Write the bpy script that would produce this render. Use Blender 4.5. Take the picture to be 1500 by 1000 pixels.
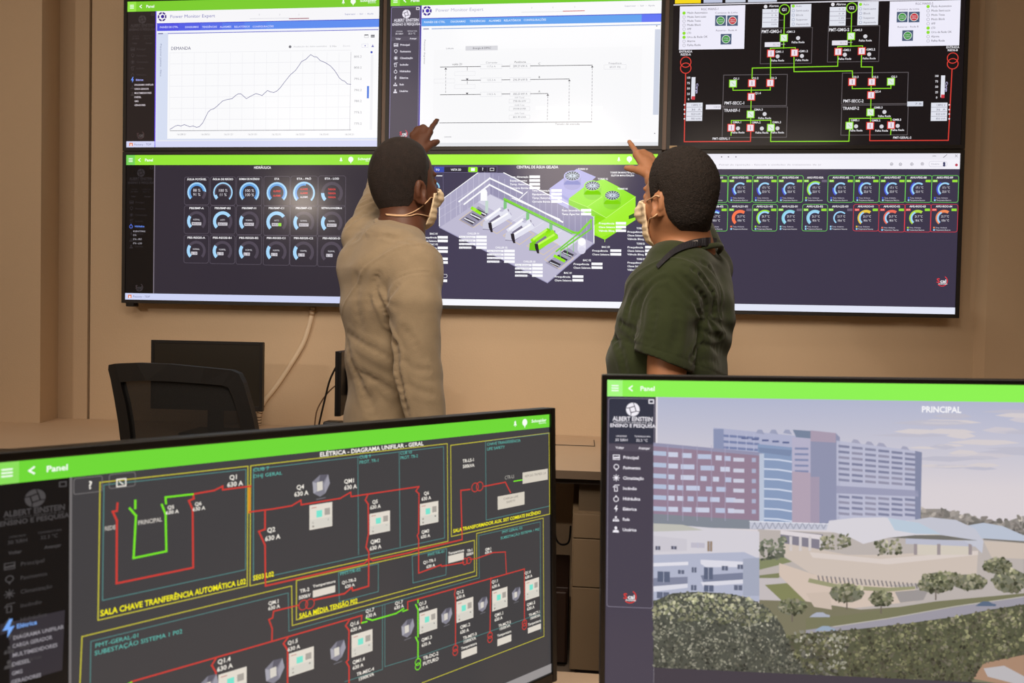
import bpy, bmesh, math, random
import numpy as np
from mathutils import Vector, Matrix

for _o in list(bpy.data.objects):
    bpy.data.objects.remove(_o)
SC = bpy.context.scene
COL = SC.collection
PI = math.pi
Z0 = 1.33            # height of the lower edge of the lower display row above the floor

# ------------------------------------------------------------------ camera
F_PX = 1063.19
CAM = np.array([2.1525, -3.2491, -0.0827 + Z0])
def _rv(r):
    r = np.array(r, float); th = np.linalg.norm(r) + 1e-12; k = r / th
    K = np.array([[0, -k[2], k[1]], [k[2], 0, -k[0]], [-k[1], k[0], 0]])
    return np.eye(3) + math.sin(th) * K + (1 - math.cos(th)) * K @ K
_R = np.array([[1, 0, 0], [0, 0, -1], [0, 1, 0]], float) @ _rv((0.022, 0.0213, -0.0948))
RIGHT, DOWN, FWD = _R[0], _R[1], _R[2]
cam_d = bpy.data.cameras.new('camera')
cam_d.sensor_width = 36.0
cam_d.lens = F_PX / 1500 * 36.0
cam_d.clip_start = 0.02
cam_d.dof.use_dof = True
cam_d.dof.focus_distance = 2.3
cam_d.dof.aperture_fstop = 11.0
cam = bpy.data.objects.new('camera', cam_d)
COL.objects.link(cam)
_m = Matrix.Identity(4)
for i in range(3):
    _m[i][0] = RIGHT[i]; _m[i][1] = -DOWN[i]; _m[i][2] = -FWD[i]; _m[i][3] = CAM[i]
cam.matrix_world = _m
SC.camera = cam

def W(x, y, D):
    """point seen at photo pixel x,y at distance D along the view"""
    p = CAM + D * (FWD + (x - 750) / F_PX * RIGHT + (y - 500) / F_PX * DOWN)
    return Vector(p)
def ray(x, y):
    return FWD + (x - 750) / F_PX * RIGHT + (y - 500) / F_PX * DOWN
def at_y(x, y, Y):
    d = ray(x, y); t = (Y - CAM[1]) / d[1]
    return Vector(CAM + t * d)
def at_z(x, y, Z):
    d = ray(x, y); t = (Z - CAM[2]) / d[2]
    return Vector(CAM + t * d)

# ------------------------------------------------------------------ view, world, lights
SC.view_settings.view_transform = 'Standard'
SC.view_settings.look = 'None'
SC.view_settings.exposure = 0.0
SC.view_settings.gamma = 1.0
SC.view_settings.use_curve_mapping = False
w = bpy.data.worlds.new('room_air'); SC.world = w; w.use_nodes = True
w.node_tree.nodes['Background'].inputs[0].default_value = (1.0, 0.75, 0.55, 1)
w.node_tree.nodes['Background'].inputs[1].default_value = 0.05

def lin(c):
    c = c / 255.0
    return c / 12.92 if c <= 0.04045 else ((c + 0.055) / 1.055) ** 2.4
def rgb(*c):
    if len(c) == 1: c = c[0]
    return (lin(c[0]), lin(c[1]), lin(c[2]), 1.0)

def area(name, loc, rot, size, power, color, sy=None):
    l = bpy.data.lights.new(name, 'AREA'); l.energy = power; l.color = color
    l.size = size
    if sy: l.shape = 'RECTANGLE'; l.size_y = sy
    o = bpy.data.objects.new(name, l); o.location = loc; o.rotation_euler = rot
    COL.objects.link(o); return o
WARM = (1.0, 0.85, 0.71)
# ceiling lamp light over the gap between the wall and the people, and one behind the camera
area('lamp_and_fill', (2.0, -1.0, 2.93), (math.radians(8), 0, 0), 1.2, 4, WARM, 0.25)
area('lamp_and_fill', (-1.12, -4.96, 2.62), (math.radians(68), 0, math.radians(-22)), 0.30, 27, WARM, 0.05)
area('lamp_and_fill', (3.7, -3.5, 2.93), (math.radians(25), 0, 0), 1.4, 20, WARM, 0.8)  # added fill for the right wall and the right man's back
area('lamp_and_fill', (0.25, -2.2, 2.9), (math.radians(35), 0, math.radians(15)), 1.5, 20, WARM, 1.0)  # added fill that brightens the left part of the back wall
_l = bpy.data.lights.new('desk_fill_spot', 'SPOT'); _l.energy = 190; _l.color = WARM; _l.spot_size = math.radians(34); _l.spot_blend = 0.8; _l.shadow_soft_size = 0.06  # added spot, only there to brighten the front desk
_o = bpy.data.objects.new('desk_fill_spot', _l); _o.location = (2.3, -2.75, 2.92); COL.objects.link(_o)
_l = bpy.data.lights.new('spot_light', 'SPOT'); _l.energy = 175; _l.color = WARM; _l.spot_size = math.radians(80); _l.spot_blend = 1.0; _l.shadow_soft_size = 0.42
_o = bpy.data.objects.new('spot_light', _l); _o.location = (2.05, -2.7, 2.55)
_o.rotation_euler = (Vector((1.95, 0.0, 0.95)) - Vector(_o.location)).to_track_quat('-Z', 'Y').to_euler(); COL.objects.link(_o)

# ------------------------------------------------------------------ materials
_M = {}
def mat(name, color, rough=0.6, metal=0.0, spec=0.5, bump=0.0, bscale=200.0, vary=0.0, vscale=6.0, sheen=0.0, emit=None, alpha=1.0, sss=0.0):
    if name in _M: return _M[name]
    m = bpy.data.materials.new(name); m.use_nodes = True
    nt = m.node_tree; b = nt.nodes['Principled BSDF']
    b.inputs['Base Color'].default_value = color
    b.inputs['Roughness'].default_value = rough
    b.inputs['Metallic'].default_value = metal
    b.inputs['Specular IOR Level'].default_value = spec
    if sheen: b.inputs['Sheen Weight'].default_value = sheen
    if sss:
        b.inputs['Subsurface Weight'].default_value = sss
        b.inputs['Subsurface Radius'].default_value = (0.012, 0.005, 0.003)
    if emit:
        b.inputs['Emission Color'].default_value = emit[0]; b.inputs['Emission Strength'].default_value = emit[1]
    if alpha < 1: b.inputs['Alpha'].default_value = alpha
    tc = nt.nodes.new('ShaderNodeTexCoord')
    if vary:
        n = nt.nodes.new('ShaderNodeTexNoise'); n.inputs['Scale'].default_value = vscale; n.inputs['Detail'].default_value = 5
        nt.links.new(tc.outputs['Object'], n.inputs['Vector'])
        r = nt.nodes.new('ShaderNodeValToRGB')
        r.color_ramp.elements[0].color = tuple(c * (1 - vary) for c in color[:3]) + (1,)
        r.color_ramp.elements[1].color = tuple(min(1, c * (1 + vary)) for c in color[:3]) + (1,)
        r.color_ramp.elements[0].position = 0.3; r.color_ramp.elements[1].position = 0.7
        nt.links.new(n.outputs['Fac'], r.inputs['Fac']); nt.links.new(r.outputs['Color'], b.inputs['Base Color'])
    if bump:
        n = nt.nodes.new('ShaderNodeTexNoise'); n.inputs['Scale'].default_value = bscale; n.inputs['Detail'].default_value = 3
        nt.links.new(tc.outputs['Object'], n.inputs['Vector'])
        bp = nt.nodes.new('ShaderNodeBump'); bp.inputs['Strength'].default_value = bump; bp.inputs['Distance'].default_value = 0.004
        nt.links.new(n.outputs['Fac'], bp.inputs['Height']); nt.links.new(bp.outputs['Normal'], b.inputs['Normal'])
    _M[name] = m
    return m

def display_material(name, sampled):
    m = bpy.data.materials.new(name); m.use_nodes = True
    nt = m.node_tree; b = nt.nodes['Principled BSDF']
    b.inputs['Base Color'].default_value = (0.012, 0.012, 0.012, 1)
    b.inputs['Roughness'].default_value = 0.16
    b.inputs['Specular IOR Level'].default_value = 0.12
    a = nt.nodes.new('ShaderNodeVertexColor'); a.layer_name = 'pixels'
    nt.links.new(a.outputs['Color'], b.inputs['Emission Color'])
    b.inputs['Emission Strength'].default_value = 1.0
    m.cycles.emission_sampling = 'AUTO' if sampled else 'NONE'
    return m
DISPLAY_BIG = display_material('display_backlight', True)
DISPLAY = display_material('display_pixels', False)

M_WALL = mat('wall_paint', rgb(214, 190, 160), 0.85, spec=0.2, bump=0.25, bscale=160)
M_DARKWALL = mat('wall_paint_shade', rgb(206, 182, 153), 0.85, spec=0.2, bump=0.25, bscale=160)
M_BLACK = mat('black_plastic', rgb(18, 17, 18), 0.38, spec=0.5, bump=0.03, bscale=900)
M_BEZEL = mat('matte_black_bezel', rgb(34, 31, 30), 0.5, bump=0.03, bscale=900)
M_DESK = mat('beige_laminate', rgb(212, 186, 158), 0.5, vary=0.03, vscale=3)
M_EDGE = mat('desk_edge_band', rgb(120, 104, 88), 0.5, vary=0.03)
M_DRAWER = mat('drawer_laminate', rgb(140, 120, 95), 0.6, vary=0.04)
M_DARK = mat('dark_lacquer', rgb(30, 24, 21), 0.5)
M_METAL = mat('grey_metal', rgb(120, 120, 122), 0.35, 0.9, bump=0.02)

# ------------------------------------------------------------------ object helpers
def tag(o, label=None, cat=None, group=None, kind=None):
    if label: o['label'] = label
    if cat: o['category'] = cat
    if group: o['group'] = group
    if kind: o['kind'] = kind
    return o
def empty(name, loc=(0, 0, 0), rot=(0, 0, 0)):
    o = bpy.data.objects.new(name, None); o.location = loc; o.rotation_euler = rot
    o.empty_display_size = 0.1
    COL.objects.link(o); return o
def link_mesh(name, me, material=None, parent=None, smooth=False):
    if material is not None and not me.materials:
        me.materials.append(material)
    if smooth:
        me.polygons.foreach_set('use_smooth', [True] * len(me.polygons))
    o = bpy.data.objects.new(name, me); COL.objects.link(o)
    if parent is not None: o.parent = parent
    return o
def bm_obj(name, bm, material=None, parent=None, smooth=False):
    me = bpy.data.meshes.new(name); bm.to_mesh(me); bm.free()
    return link_mesh(name, me, material, parent, smooth)
def bx(bm, lo, hi, M=None, bev=0.0, seg=2):
    t = bmesh.new()
    bmesh.ops.create_cube(t, size=1.0)
    s = [hi[i] - lo[i] for i in range(3)]; c = [(hi[i] + lo[i]) / 2 for i in range(3)]
    for v in t.verts: v.co = Vector((v.co.x * s[0] + c[0], v.co.y * s[1] + c[1], v.co.z * s[2] + c[2]))
    if bev:
        bmesh.ops.bevel(t, geom=list(t.edges), offset=bev, segments=seg, profile=0.5, affect='EDGES')
    if M is not None: bmesh.ops.transform(t, matrix=M, verts=list(t.verts))
    me = bpy.data.meshes.new('tmp'); t.to_mesh(me); t.free(); bm.from_mesh(me); bpy.data.meshes.remove(me)
def tube(bm, pts, r, n=10, caps=True):
    pts = [Vector(p) for p in pts]
    rs = r if isinstance(r, (list, tuple)) else [r] * len(pts)
    rings = []; prev = None
    for i, p in enumerate(pts):
        t = (pts[min(i + 1, len(pts) - 1)] - pts[max(i - 1, 0)]).normalized()
        if prev is None:
            a = Vector((0, 0, 1)) if abs(t.z) < 0.9 else Vector((1, 0, 0))
            u = t.cross(a).normalized()
        else:
            u = (prev - t * prev.dot(t)).normalized()
        prev = u; v = t.cross(u)
        rings.append([bm.verts.new(p + (u * math.cos(2 * PI * k / n) + v * math.sin(2 * PI * k / n)) * rs[i]) for k in range(n)])
    for a, b in zip(rings, rings[1:]):
        for k in range(n):
            bm.faces.new((a[k], a[(k + 1) % n], b[(k + 1) % n], b[k]))
    if caps:
        bm.faces.new(rings[0][::-1]); bm.faces.new(rings[-1])
def spline(pts, n=8):
    pts = [Vector(p) for p in pts]; out = []
    P = [pts[0]] + pts + [pts[-1]]
    for i in range(1, len(P) - 2):
        for k in range(n):
            t = k / n; a, b, c, d = P[i - 1], P[i], P[i + 1], P[i + 2]
            out.append(0.5 * ((2 * b) + (c - a) * t + (2 * a - 5 * b + 4 * c - d) * t * t + (3 * b - a - 3 * c + d) * t ** 3))
    out.append(pts[-1]); return out
def struct(name, bm, m):
    return tag(bm_obj(name, bm, m), kind='structure')

# ------------------------------------------------------------------ the room
WALL_Y = 0.085
CEIL = 3.0
b = bmesh.new(); bx(b, (-2.2, -6.6, -0.1), (5.6, 0.5, 0.0)); struct('floor', b, mat('grey_floor', rgb(120, 108, 96), 0.5, vary=0.08))
b = bmesh.new(); bx(b, (-2.2, -6.6, CEIL), (5.6, 0.5, CEIL + 0.1)); struct('ceiling', b, mat('ceiling_paint', rgb(225, 215, 200), 0.9))
xj = at_y(132.5, 400, WALL_Y).x           # the joint in the wall left of the displays
xr = at_y(1433, 300, WALL_Y).x
b = bmesh.new(); bx(b, (xj, WALL_Y, 0), (xr, 0.4, CEIL)); struct('wall_back', b, M_WALL)
# left side: a joint with its shade painted as a dark strip, a narrow strip, a splayed face and the wall face that stands proud
x86 = at_y(86, 500, WALL_Y).x; p59 = at_y(59, 500, -0.10)
def prism(pts, z0, z1):
    b = bmesh.new()
    lo = [b.verts.new((x, y, z0)) for x, y in pts]; hi = [b.verts.new((x, y, z1)) for x, y in pts]
    b.faces.new(lo[::-1]); b.faces.new(hi)
    n = len(pts)
    for i in range(n): b.faces.new((lo[i], lo[(i + 1) % n], hi[(i + 1) % n], hi[i]))
    bmesh.ops.recalc_face_normals(b, faces=list(b.faces))
    return b
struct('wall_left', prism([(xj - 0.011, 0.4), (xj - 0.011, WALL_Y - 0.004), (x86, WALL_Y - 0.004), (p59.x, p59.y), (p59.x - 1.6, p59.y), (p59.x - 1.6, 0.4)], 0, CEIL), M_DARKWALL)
struct('joint_shade_1', prism([(xj, 0.4), (xj, WALL_Y + 0.02), (xj - 0.011, WALL_Y + 0.02), (xj - 0.011, 0.4)], 0, CEIL), mat('joint_shadow', rgb(40, 30, 22), 0.9))
b = bmesh.new(); bx(b, (-2.3, -6.6, 0), (-2.2, 0.5, CEIL)); struct('wall_side', b, M_WALL)
# right side: shallow step, then the wall goes on
struct('wall_right', prism([(xr, 0.4), (xr, WALL_Y), (xr + 0.03, WALL_Y - 0.035), (xr + 0.2, WALL_Y - 0.045), (5.6, WALL_Y - 0.045), (5.6, 0.4)], 0, CEIL), M_WALL)
b = bmesh.new(); bx(b, (5.5, -6.6, 0), (5.6, WALL_Y - 0.045, CEIL)); struct('wall_far_right', b, M_WALL)
b = bmesh.new(); bx(b, (-2.2, -6.7, 0), (5.6, -6.6, CEIL)); struct('wall_front', b, M_WALL)
# ------------------------------------------------------------------ drawing on the displays
_gc = {}
def _tmesh(s, bold):
    cu = bpy.data.curves.new('t', 'FONT'); cu.body = s; cu.resolution_u = 2; cu.size = 1.0; cu.fill_mode = 'BOTH'
    if bold: cu.offset = 0.022
    o = bpy.data.objects.new('t', cu); COL.objects.link(o)
    dg = bpy.context.evaluated_depsgraph_get(); dg.update()
    me = o.evaluated_get(dg).to_mesh()
    v = np.array([tuple(x.co)[:2] for x in me.vertices]) if len(me.vertices) else np.zeros((0, 2))
    f = [tuple(p.vertices) for p in me.polygons]
    o.evaluated_get(dg).to_mesh_clear()
    bpy.data.objects.remove(o); bpy.data.curves.remove(cu)
    return v, f
_cap = [None]
def glyph(c, bold):
    k = (c, bold)
    if k not in _gc:
        if _cap[0] is None:
            v, f = _tmesh('H', False); _cap[0] = v[:, 1].max()
            v, f = _tmesh('||', False); _cap.append(v[:, 0].max())
        v, f = _tmesh('|' + c + '|', False); adv = v[:, 0].max() - _cap[1]
        if c == ' ': v, f = np.zeros((0, 2)), []
        else: v, f = _tmesh(c, bold)
        _gc[k] = (v / _cap[0], f, adv / _cap[0])
    return _gc[k]

class Scr:
    """a flat display: O top-left corner, ex to the right, ey down, n towards the viewer"""
    def __init__(s, O, ex, ey, Wm, Hm):
        s.O = np.array(O, float); s.ex = np.array(ex, float); s.ey = np.array(ey, float)
        s.n = np.cross(s.ey, s.ex); s.n /= np.linalg.norm(s.n)
        if s.n @ (CAM - s.O) < 0: s.n = -s.n
        s.W = Wm; s.H = Hm; s.V = []; s.F = []; s.C = []; s.B = []; s.nv = 0
    def p(s, x, y):
        d = ray(x, y); t = (s.n @ (s.O - CAM)) / (s.n @ d); q = CAM + t * d - s.O
        return (q @ s.ex, q @ s.ey)
    def mh(s, x, y): return (s.p(x + 1, y)[0] - s.p(x, y)[0])
    def mv(s, x, y): return (s.p(x, y + 1)[1] - s.p(x, y)[1])
    def clip(s, pts):
        for ax, lim, sg in ((0, 0, 1), (0, s.W, -1), (1, 0, 1), (1, s.H, -1)):
            out = []
            for i in range(len(pts)):
                a, b = pts[i], pts[(i + 1) % len(pts)]
                da, db = (a[ax] - lim) * sg, (b[ax] - lim) * sg
                if da >= 0: out.append(a)
                if (da >= 0) != (db >= 0):
                    t = da / (da - db); out.append((a[0] + (b[0] - a[0]) * t, a[1] + (b[1] - a[1]) * t))
            pts = out
            if not pts: return []
        return pts
    def raw(s, pts, col, L, big=False, noclip=False):
        if not noclip:
            pts = s.clip(list(pts))
        if len(pts) < 3: return
        if isinstance(L, float): L = L
        for a, b in pts:
            s.V.append(s.O + s.ex * a + s.ey * b + s.n * (L * 7e-5))
        s.F.append(tuple(range(s.nv, s.nv + len(pts)))); s.nv += len(pts)
        c = rgb(col); s.C.append((c, len(pts))); s.B.append(big)
    def grad(s, pts, cols, L, big=False):
        for a, b in pts: s.V.append(s.O + s.ex * a + s.ey * b + s.n * (L * 7e-5))
        s.F.append(tuple(range(s.nv, s.nv + len(pts)))); s.nv += len(pts)
        s.C.append(([rgb(c) for c in cols], -1)); s.B.append(big)
    # in photo pixels
    def rect(s, x0, y0, x1, y1, col, L=1, big=False):
        a = s.p(x0, y0); b = s.p(x1, y1)
        s.raw([(a[0], a[1]), (b[0], a[1]), (b[0], b[1]), (a[0], b[1])], col, L, big)
    def uvrect(s, u0, v0, u1, v1, col, L=1, big=False):
        s.raw([(u0 * s.W, v0 * s.H), (u1 * s.W, v0 * s.H), (u1 * s.W, v1 * s.H), (u0 * s.W, v1 * s.H)], col, L, big)
    def poly(s, pts, col, L=1, big=False):
        s.raw([s.p(*q) for q in pts], col, L, big)
    def lline(s, P, w, col, L=2, closed=False):
        P = [np.array(q, float) for q in P]
        if closed: P = P + [P[0]]
        for a, b in zip(P, P[1:]):
            d = b - a; l = np.linalg.norm(d)
            if l < 1e-9: continue
            d /= l; nn = np.array([-d[1], d[0]]) * w / 2; e = d * w * 0.5
            s.raw([tuple(a - e - nn), tuple(b + e - nn), tuple(b + e + nn), tuple(a - e + nn)], col, L)
    def line(s, pts, w, col, L=2, closed=False, snap=False):
        wm = w * s.mv(*pts[0]); P = [s.p(*q) for q in pts]
        if snap:      # straighten nearly level / plumb runs
            P = [list(q) for q in P]
            for i in range(1, len(P)):
                if abs(P[i][0] - P[i - 1][0]) < 0.25 * abs(P[i][1] - P[i - 1][1]): P[i][0] = P[i - 1][0]
                elif abs(P[i][1] - P[i - 1][1]) < 0.25 * abs(P[i][0] - P[i - 1][0]): P[i][1] = P[i - 1][1]
        s.lline(P, wm, col, L, closed)
    def dash(s, x0, y0, x1, y1, w, col, n, L=2):
        for i in range(n):
            a, b = i / n, (i + 0.55) / n
            s.line([(x0 + (x1 - x0) * a, y0 + (y1 - y0) * a), (x0 + (x1 - x0) * b, y0 + (y1 - y0) * b)], w, col, L)
    def frame(s, x0, y0, x1, y1, w, col, L=2, r=0):
        a = s.p(x0, y0); b = s.p(x1, y1); wm = w * s.mv(x0, y0); r = r * s.mv(x0, y0)
        s.lline(s._rr(a, b, r), wm, col, L, True)
    def _rr(s, a, b, r):
        if r <= 0: return [(a[0], a[1]), (b[0], a[1]), (b[0], b[1]), (a[0], b[1])]
        P = []
        for cx, cy, t0 in ((b[0] - r, a[1] + r, -90), (b[0] - r, b[1] - r, 0), (a[0] + r, b[1] - r, 90), (a[0] + r, a[1] + r, 180)):
            for k in range(4):
                t = math.radians(t0 + 30 * k); P.append((cx + r * math.cos(t), cy + r * math.sin(t)))
        return P
    def rrect(s, x0, y0, x1, y1, r, col, L=1):
        s.raw(s._rr(s.p(x0, y0), s.p(x1, y1), r * s.mv(x0, y0)), col, L)
    def disc(s, x, y, r, col, L=2, n=16):
        c = s.p(x, y); r = r * s.mv(x, y)
        s.raw([(c[0] + r * math.cos(2 * PI * k / n), c[1] + r * math.sin(2 * PI * k / n)) for k in range(n)], col, L)
    def arc(s, x, y, r0, r1, a0, a1, col, L=2, n=None):
        """angles in degrees, clockwise from straight up"""
        c = s.p(x, y); k_ = s.mv(x, y); r0 *= k_; r1 *= k_
        n = n or max(3, int(abs(a1 - a0) / 15))
        for k in range(n):
            t, q = math.radians(a0 + (a1 - a0) * k / n), math.radians(a0 + (a1 - a0) * (k + 1) / n)
            s.raw([(c[0] + r0 * math.sin(t), c[1] - r0 * math.cos(t)), (c[0] + r1 * math.sin(t), c[1] - r1 * math.cos(t)),
                   (c[0] + r1 * math.sin(q), c[1] - r1 * math.cos(q)), (c[0] + r0 * math.sin(q), c[1] - r0 * math.cos(q))], col, L)
    def ring(s, x, y, r, w, col, L=2): s.arc(x, y, r - w / 2, r + w / 2, 0, 360, col, L, 20)
    def ltext(s, t, a, b, h, col, L=6, anchor='l', width=None, bold=False, rot=False):
        """a,b local metres of the middle-left (or centre) of the line, h cap height in metres"""
        x = 0; gl = []
        for ch in t:
            v, f, adv = glyph(ch, bold); gl.append((x, v, f)); x += adv
        sx = 1.0
        if width and x > 0: sx = width / (x * h)
        x0 = {'l': 0, 'c': -x / 2, 'r': -x}[anchor]
        c = rgb(col)
        for gx, v, f in gl:
            if len(v) == 0: continue
            X = (v[:, 0] + gx + x0) * h * sx; Y = -(v[:, 1] - 0.5) * h
            if rot: X, Y = -Y, X
            A = a + X; Bb = b + Y
            if A.min() < 0 or A.max() > s.W or Bb.min() < 0 or Bb.max() > s.H: continue
            pts = s.O + np.outer(A, s.ex) + np.outer(Bb, s.ey) + s.n * (L * 7e-5)
            s.V.extend(pts)
            for q in f:
                s.F.append(tuple(i + s.nv for i in q)); s.C.append((c, len(q))); s.B.append(False)
            s.nv += len(v)
    def text(s, t, x, y, h, col, L=6, anchor='l', w=None, bold=False, rot=False):
        """x,y pixel of middle-left / centre, h cap height in pixels, w width in pixels"""
        a, b = s.p(x, y); hm = h * s.mv(x, y)
        wm = None
        if w:
            if rot: wm = w * s.mv(x, y)
            elif anchor == 'l': wm = s.p(x + w, y)[0] - a
            elif anchor == 'r': wm = a - s.p(x - w, y)[0]
            else: wm = s.p(x + w / 2, y)[0] - s.p(x - w / 2, y)[0]
        s.ltext(t, a, b, hm, col, L, anchor, wm, bold, rot)
    def build(s, name, parent, extra=None):
        me = bpy.data.meshes.new(name)
        me.from_pydata([tuple(v) for v in s.V], [], s.F)
        me.materials.append(DISPLAY_BIG); me.materials.append(DISPLAY)
        ca = me.color_attributes.new('pixels', 'FLOAT_COLOR', 'CORNER')
        buf = []
        for c, n in s.C:
            if n == -1:
                for q in c: buf.extend(q)
            else: buf.extend(list(c) * n)
        ca.data.foreach_set('color', buf)
        me.polygons.foreach_set('material_index', [0 if b else 1 for b in s.B])
        o = bpy.data.objects.new(name, me); COL.objects.link(o)
        if parent is not None:
            o.parent = parent; o.matrix_parent_inverse = parent.matrix_world.inverted() if False else Matrix.Translation(-Vector(parent.location))
        return o

WHITE = (252, 252, 255)
def header(S, g, green, sq, txt=(250, 255, 245), vis_right=True):
    H = S.H; W_ = S.W; hh = 0.0685 * H * g / 1.0
    S.raw([(0, 0), (W_, 0), (W_, hh), (0, hh)], green, 1, True)
    m = 0.0355 * W_ * g
    S.raw([(0, 0), (m, 0), (m, hh), (0, hh)], sq, 2)
    for k in (-1, 0, 1):
        S.lline([(m * 0.32, hh * (0.5 + 0.15 * k)), (m * 0.7, hh * (0.5 + 0.15 * k))], hh * 0.075, (245, 255, 240), 3)
    S.lline([(m * 1.62, hh * 0.36), (m * 1.42, hh * 0.5), (m * 1.62, hh * 0.64)], hh * 0.08, txt, 3)
    S.ltext('Panel', 0.076 * W_ * g, hh * 0.5, hh * 0.27, txt, 3, width=0.034 * W_ * g, bold=True)
    if vis_right:
        x = W_ - 0.14 * W_ * g
        S.raw([(x - hh * .16, hh * .62), (x - hh * .09, hh * .5), (x - hh * .07, hh * .34), (x, hh * .26), (x + hh * .07, hh * .34), (x + hh * .09, hh * .5), (x + hh * .16, hh * .62)], txt, 3)
        S.raw([(x - hh * .05, hh * .66), (x + hh * .05, hh * .66), (x, hh * .73)], txt, 3)
        x = W_ - 0.102 * W_ * g; r = hh * 0.26
        S.raw([(x + r * math.cos(t * PI / 8), hh * .46 + r * math.sin(t * PI / 8)) for t in range(16)], txt, 3)
        S.raw([(x - r * .3, hh * .7), (x + r * .3, hh * .7), (x, hh * .88)], txt, 3)
        S.ltext('Schneider', W_ - 0.075 * W_ * g, hh * .42, hh * .22, txt, 3, width=0.062 * W_ * g, bold=True)
        S.ltext('Electric', W_ - 0.045 * W_ * g, hh * .62, hh * .13, txt, 3, width=0.031 * W_ * g)
    return hh

def logo(S, a, b, r, col, bg):
    """round emblem with a leaning square drawn inside"""
    n = 20
    S.raw([(a + r * math.cos(2 * PI * k / n), b + r * math.sin(2 * PI * k / n)) for k in range(n)], col, 4)
    P = [(a + r * .55 * math.cos(t), b + r * .55 * math.sin(t)) for t in (0.5, 2.1, 3.6, 5.2)]
    S.lline(P, r * .13, bg, 5, True)
    S.lline([(a - r * .95, b - r * .2), P[2]], r * .1, bg, 5)
    S.lline([(a + r * .95, b + r * .3), P[0]], r * .1, bg, 5)
    S.lline([(a + r * .1, b - r * .95), P[3]], r * .1, bg, 5)
    S.lline([(a - r * .3, b + r * .9), P[1]], r * .1, bg, 5)

def seal(S, a, b, r, red, white):
    for k in range(9):
        t, q = math.radians(-60 + 22 * k), math.radians(-60 + 22 * (k + 1))
        S.raw([(a + r * .9 * math.cos(t), b + r * .9 * math.sin(t)), (a + r * 1.06 * math.cos(t), b + r * 1.06 * math.sin(t)),
               (a + r * 1.06 * math.cos(q), b + r * 1.06 * math.sin(q)), (a + r * .9 * math.cos(q), b + r * .9 * math.sin(q))], red, 4)
    S.ltext('S', a - r * .72, b - r * .08, r * .85, red, 5, 'c', width=r * .62, bold=True)
    S.ltext('cal', a + r * .22, b + r * .02, r * .62, white, 6, 'c', width=r * 1.15, bold=True)
    S.ltext('ENGENHARIA', a + r * .15, b + r * .55, r * .22, white, 6, 'c', width=r * 1.6, bold=True)

ITEMS = ['Principal', 'Pavimentos', 'Climatização', 'Incêndio', 'Hidráulica', 'Elétrica', 'Rede', 'Usuários']
def icon(S, kind, a, b, r, col, L=5):
    if kind == 0:
        S.lline([(a - r, b - r * .7), (a + r, b - r * .7), (a + r, b + r * .7), (a - r, b + r * .7)], r * .22, col, L, True)
        S.raw([(a - r, b), (a + r, b - r * .2), (a + r, b + r * .3), (a - r, b + r * .4)], col, L)
    elif kind in (1, 4):
        sg = 1 if kind == 1 else -1
        P = [(a + r * .75 * math.cos(t), b - sg * r * .25 + r * .75 * math.sin(t)) for t in [k * PI / 5 for k in range(10)]]
        S.lline(P, r * .22, col, L, True)
        S.raw([(a - r * .35, b + sg * r * .4), (a + r * .35, b + sg * r * .4), (a, b + sg * r * 1.15)], col, L)
    elif kind == 2:
        for k in range(4):
            t = k * PI / 4; S.lline([(a - r * math.cos(t), b - r * math.sin(t)), (a + r * math.cos(t), b + r * math.sin(t))], r * .2, col, L)
        S.raw([(a + r * .5 * math.cos(t * PI / 4), b + r * .5 * math.sin(t * PI / 4)) for t in range(8)], col, L)
    elif kind == 3:
        S.lline([(a - r * .5, b - r * .4), (a + r * .4, b - r * .4), (a + r * .4, b + r), (a - r * .5, b + r)], r * .22, col, L, True)
        S.lline([(a - r * .9, b - r * .3), (a - r * .4, b - r * .9), (a + r, b - r * 1.0)], r * .22, col, L)
    elif kind == 5:
        S.raw([(a + r * .1, b - r * 1.1), (a - r * .6, b + r * .15), (a, b + r * .15)], col, L)
        S.raw([(a - r * .1, b + r * 1.1), (a + r * .65, b - r * .2), (a, b - r * .15)], col, L)
        S.raw([(a + r * .1, b - r * 1.1), (a + r * .45, b - r * 1.1), (a + r * .1, b - r * .1), (a - r * .2, b)], col, L)
    elif kind == 6:
        for dx, dy in ((-.7, .5), (0, .5), (.7, .5), (0, -.6)):
            S.raw([(a + r * (dx - .28), b + r * (dy - .28)), (a + r * (dx + .28), b + r * (dy - .28)), (a + r * (dx + .28), b + r * (dy + .28)), (a + r * (dx - .28), b + r * (dy + .28))], col, L)
        S.lline([(a - r * .7, b + r * .5), (a - r * .7, b), (a + r * .7, b), (a + r * .7, b + r * .5)], r * .15, col, L)
        S.lline([(a, b - r * .5), (a, b)], r * .15, col, L)
    else:
        S.raw([(a + r * .45 * math.cos(t * PI / 5), b - r * .45 + r * .5 * math.sin(t * PI / 5)) for t in range(10)], col, L)
        S.raw([(a - r, b + r), (a - r * .8, b + r * .3), (a, b + r * .1), (a + r * .8, b + r * .3), (a + r, b + r)], col, L)

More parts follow.
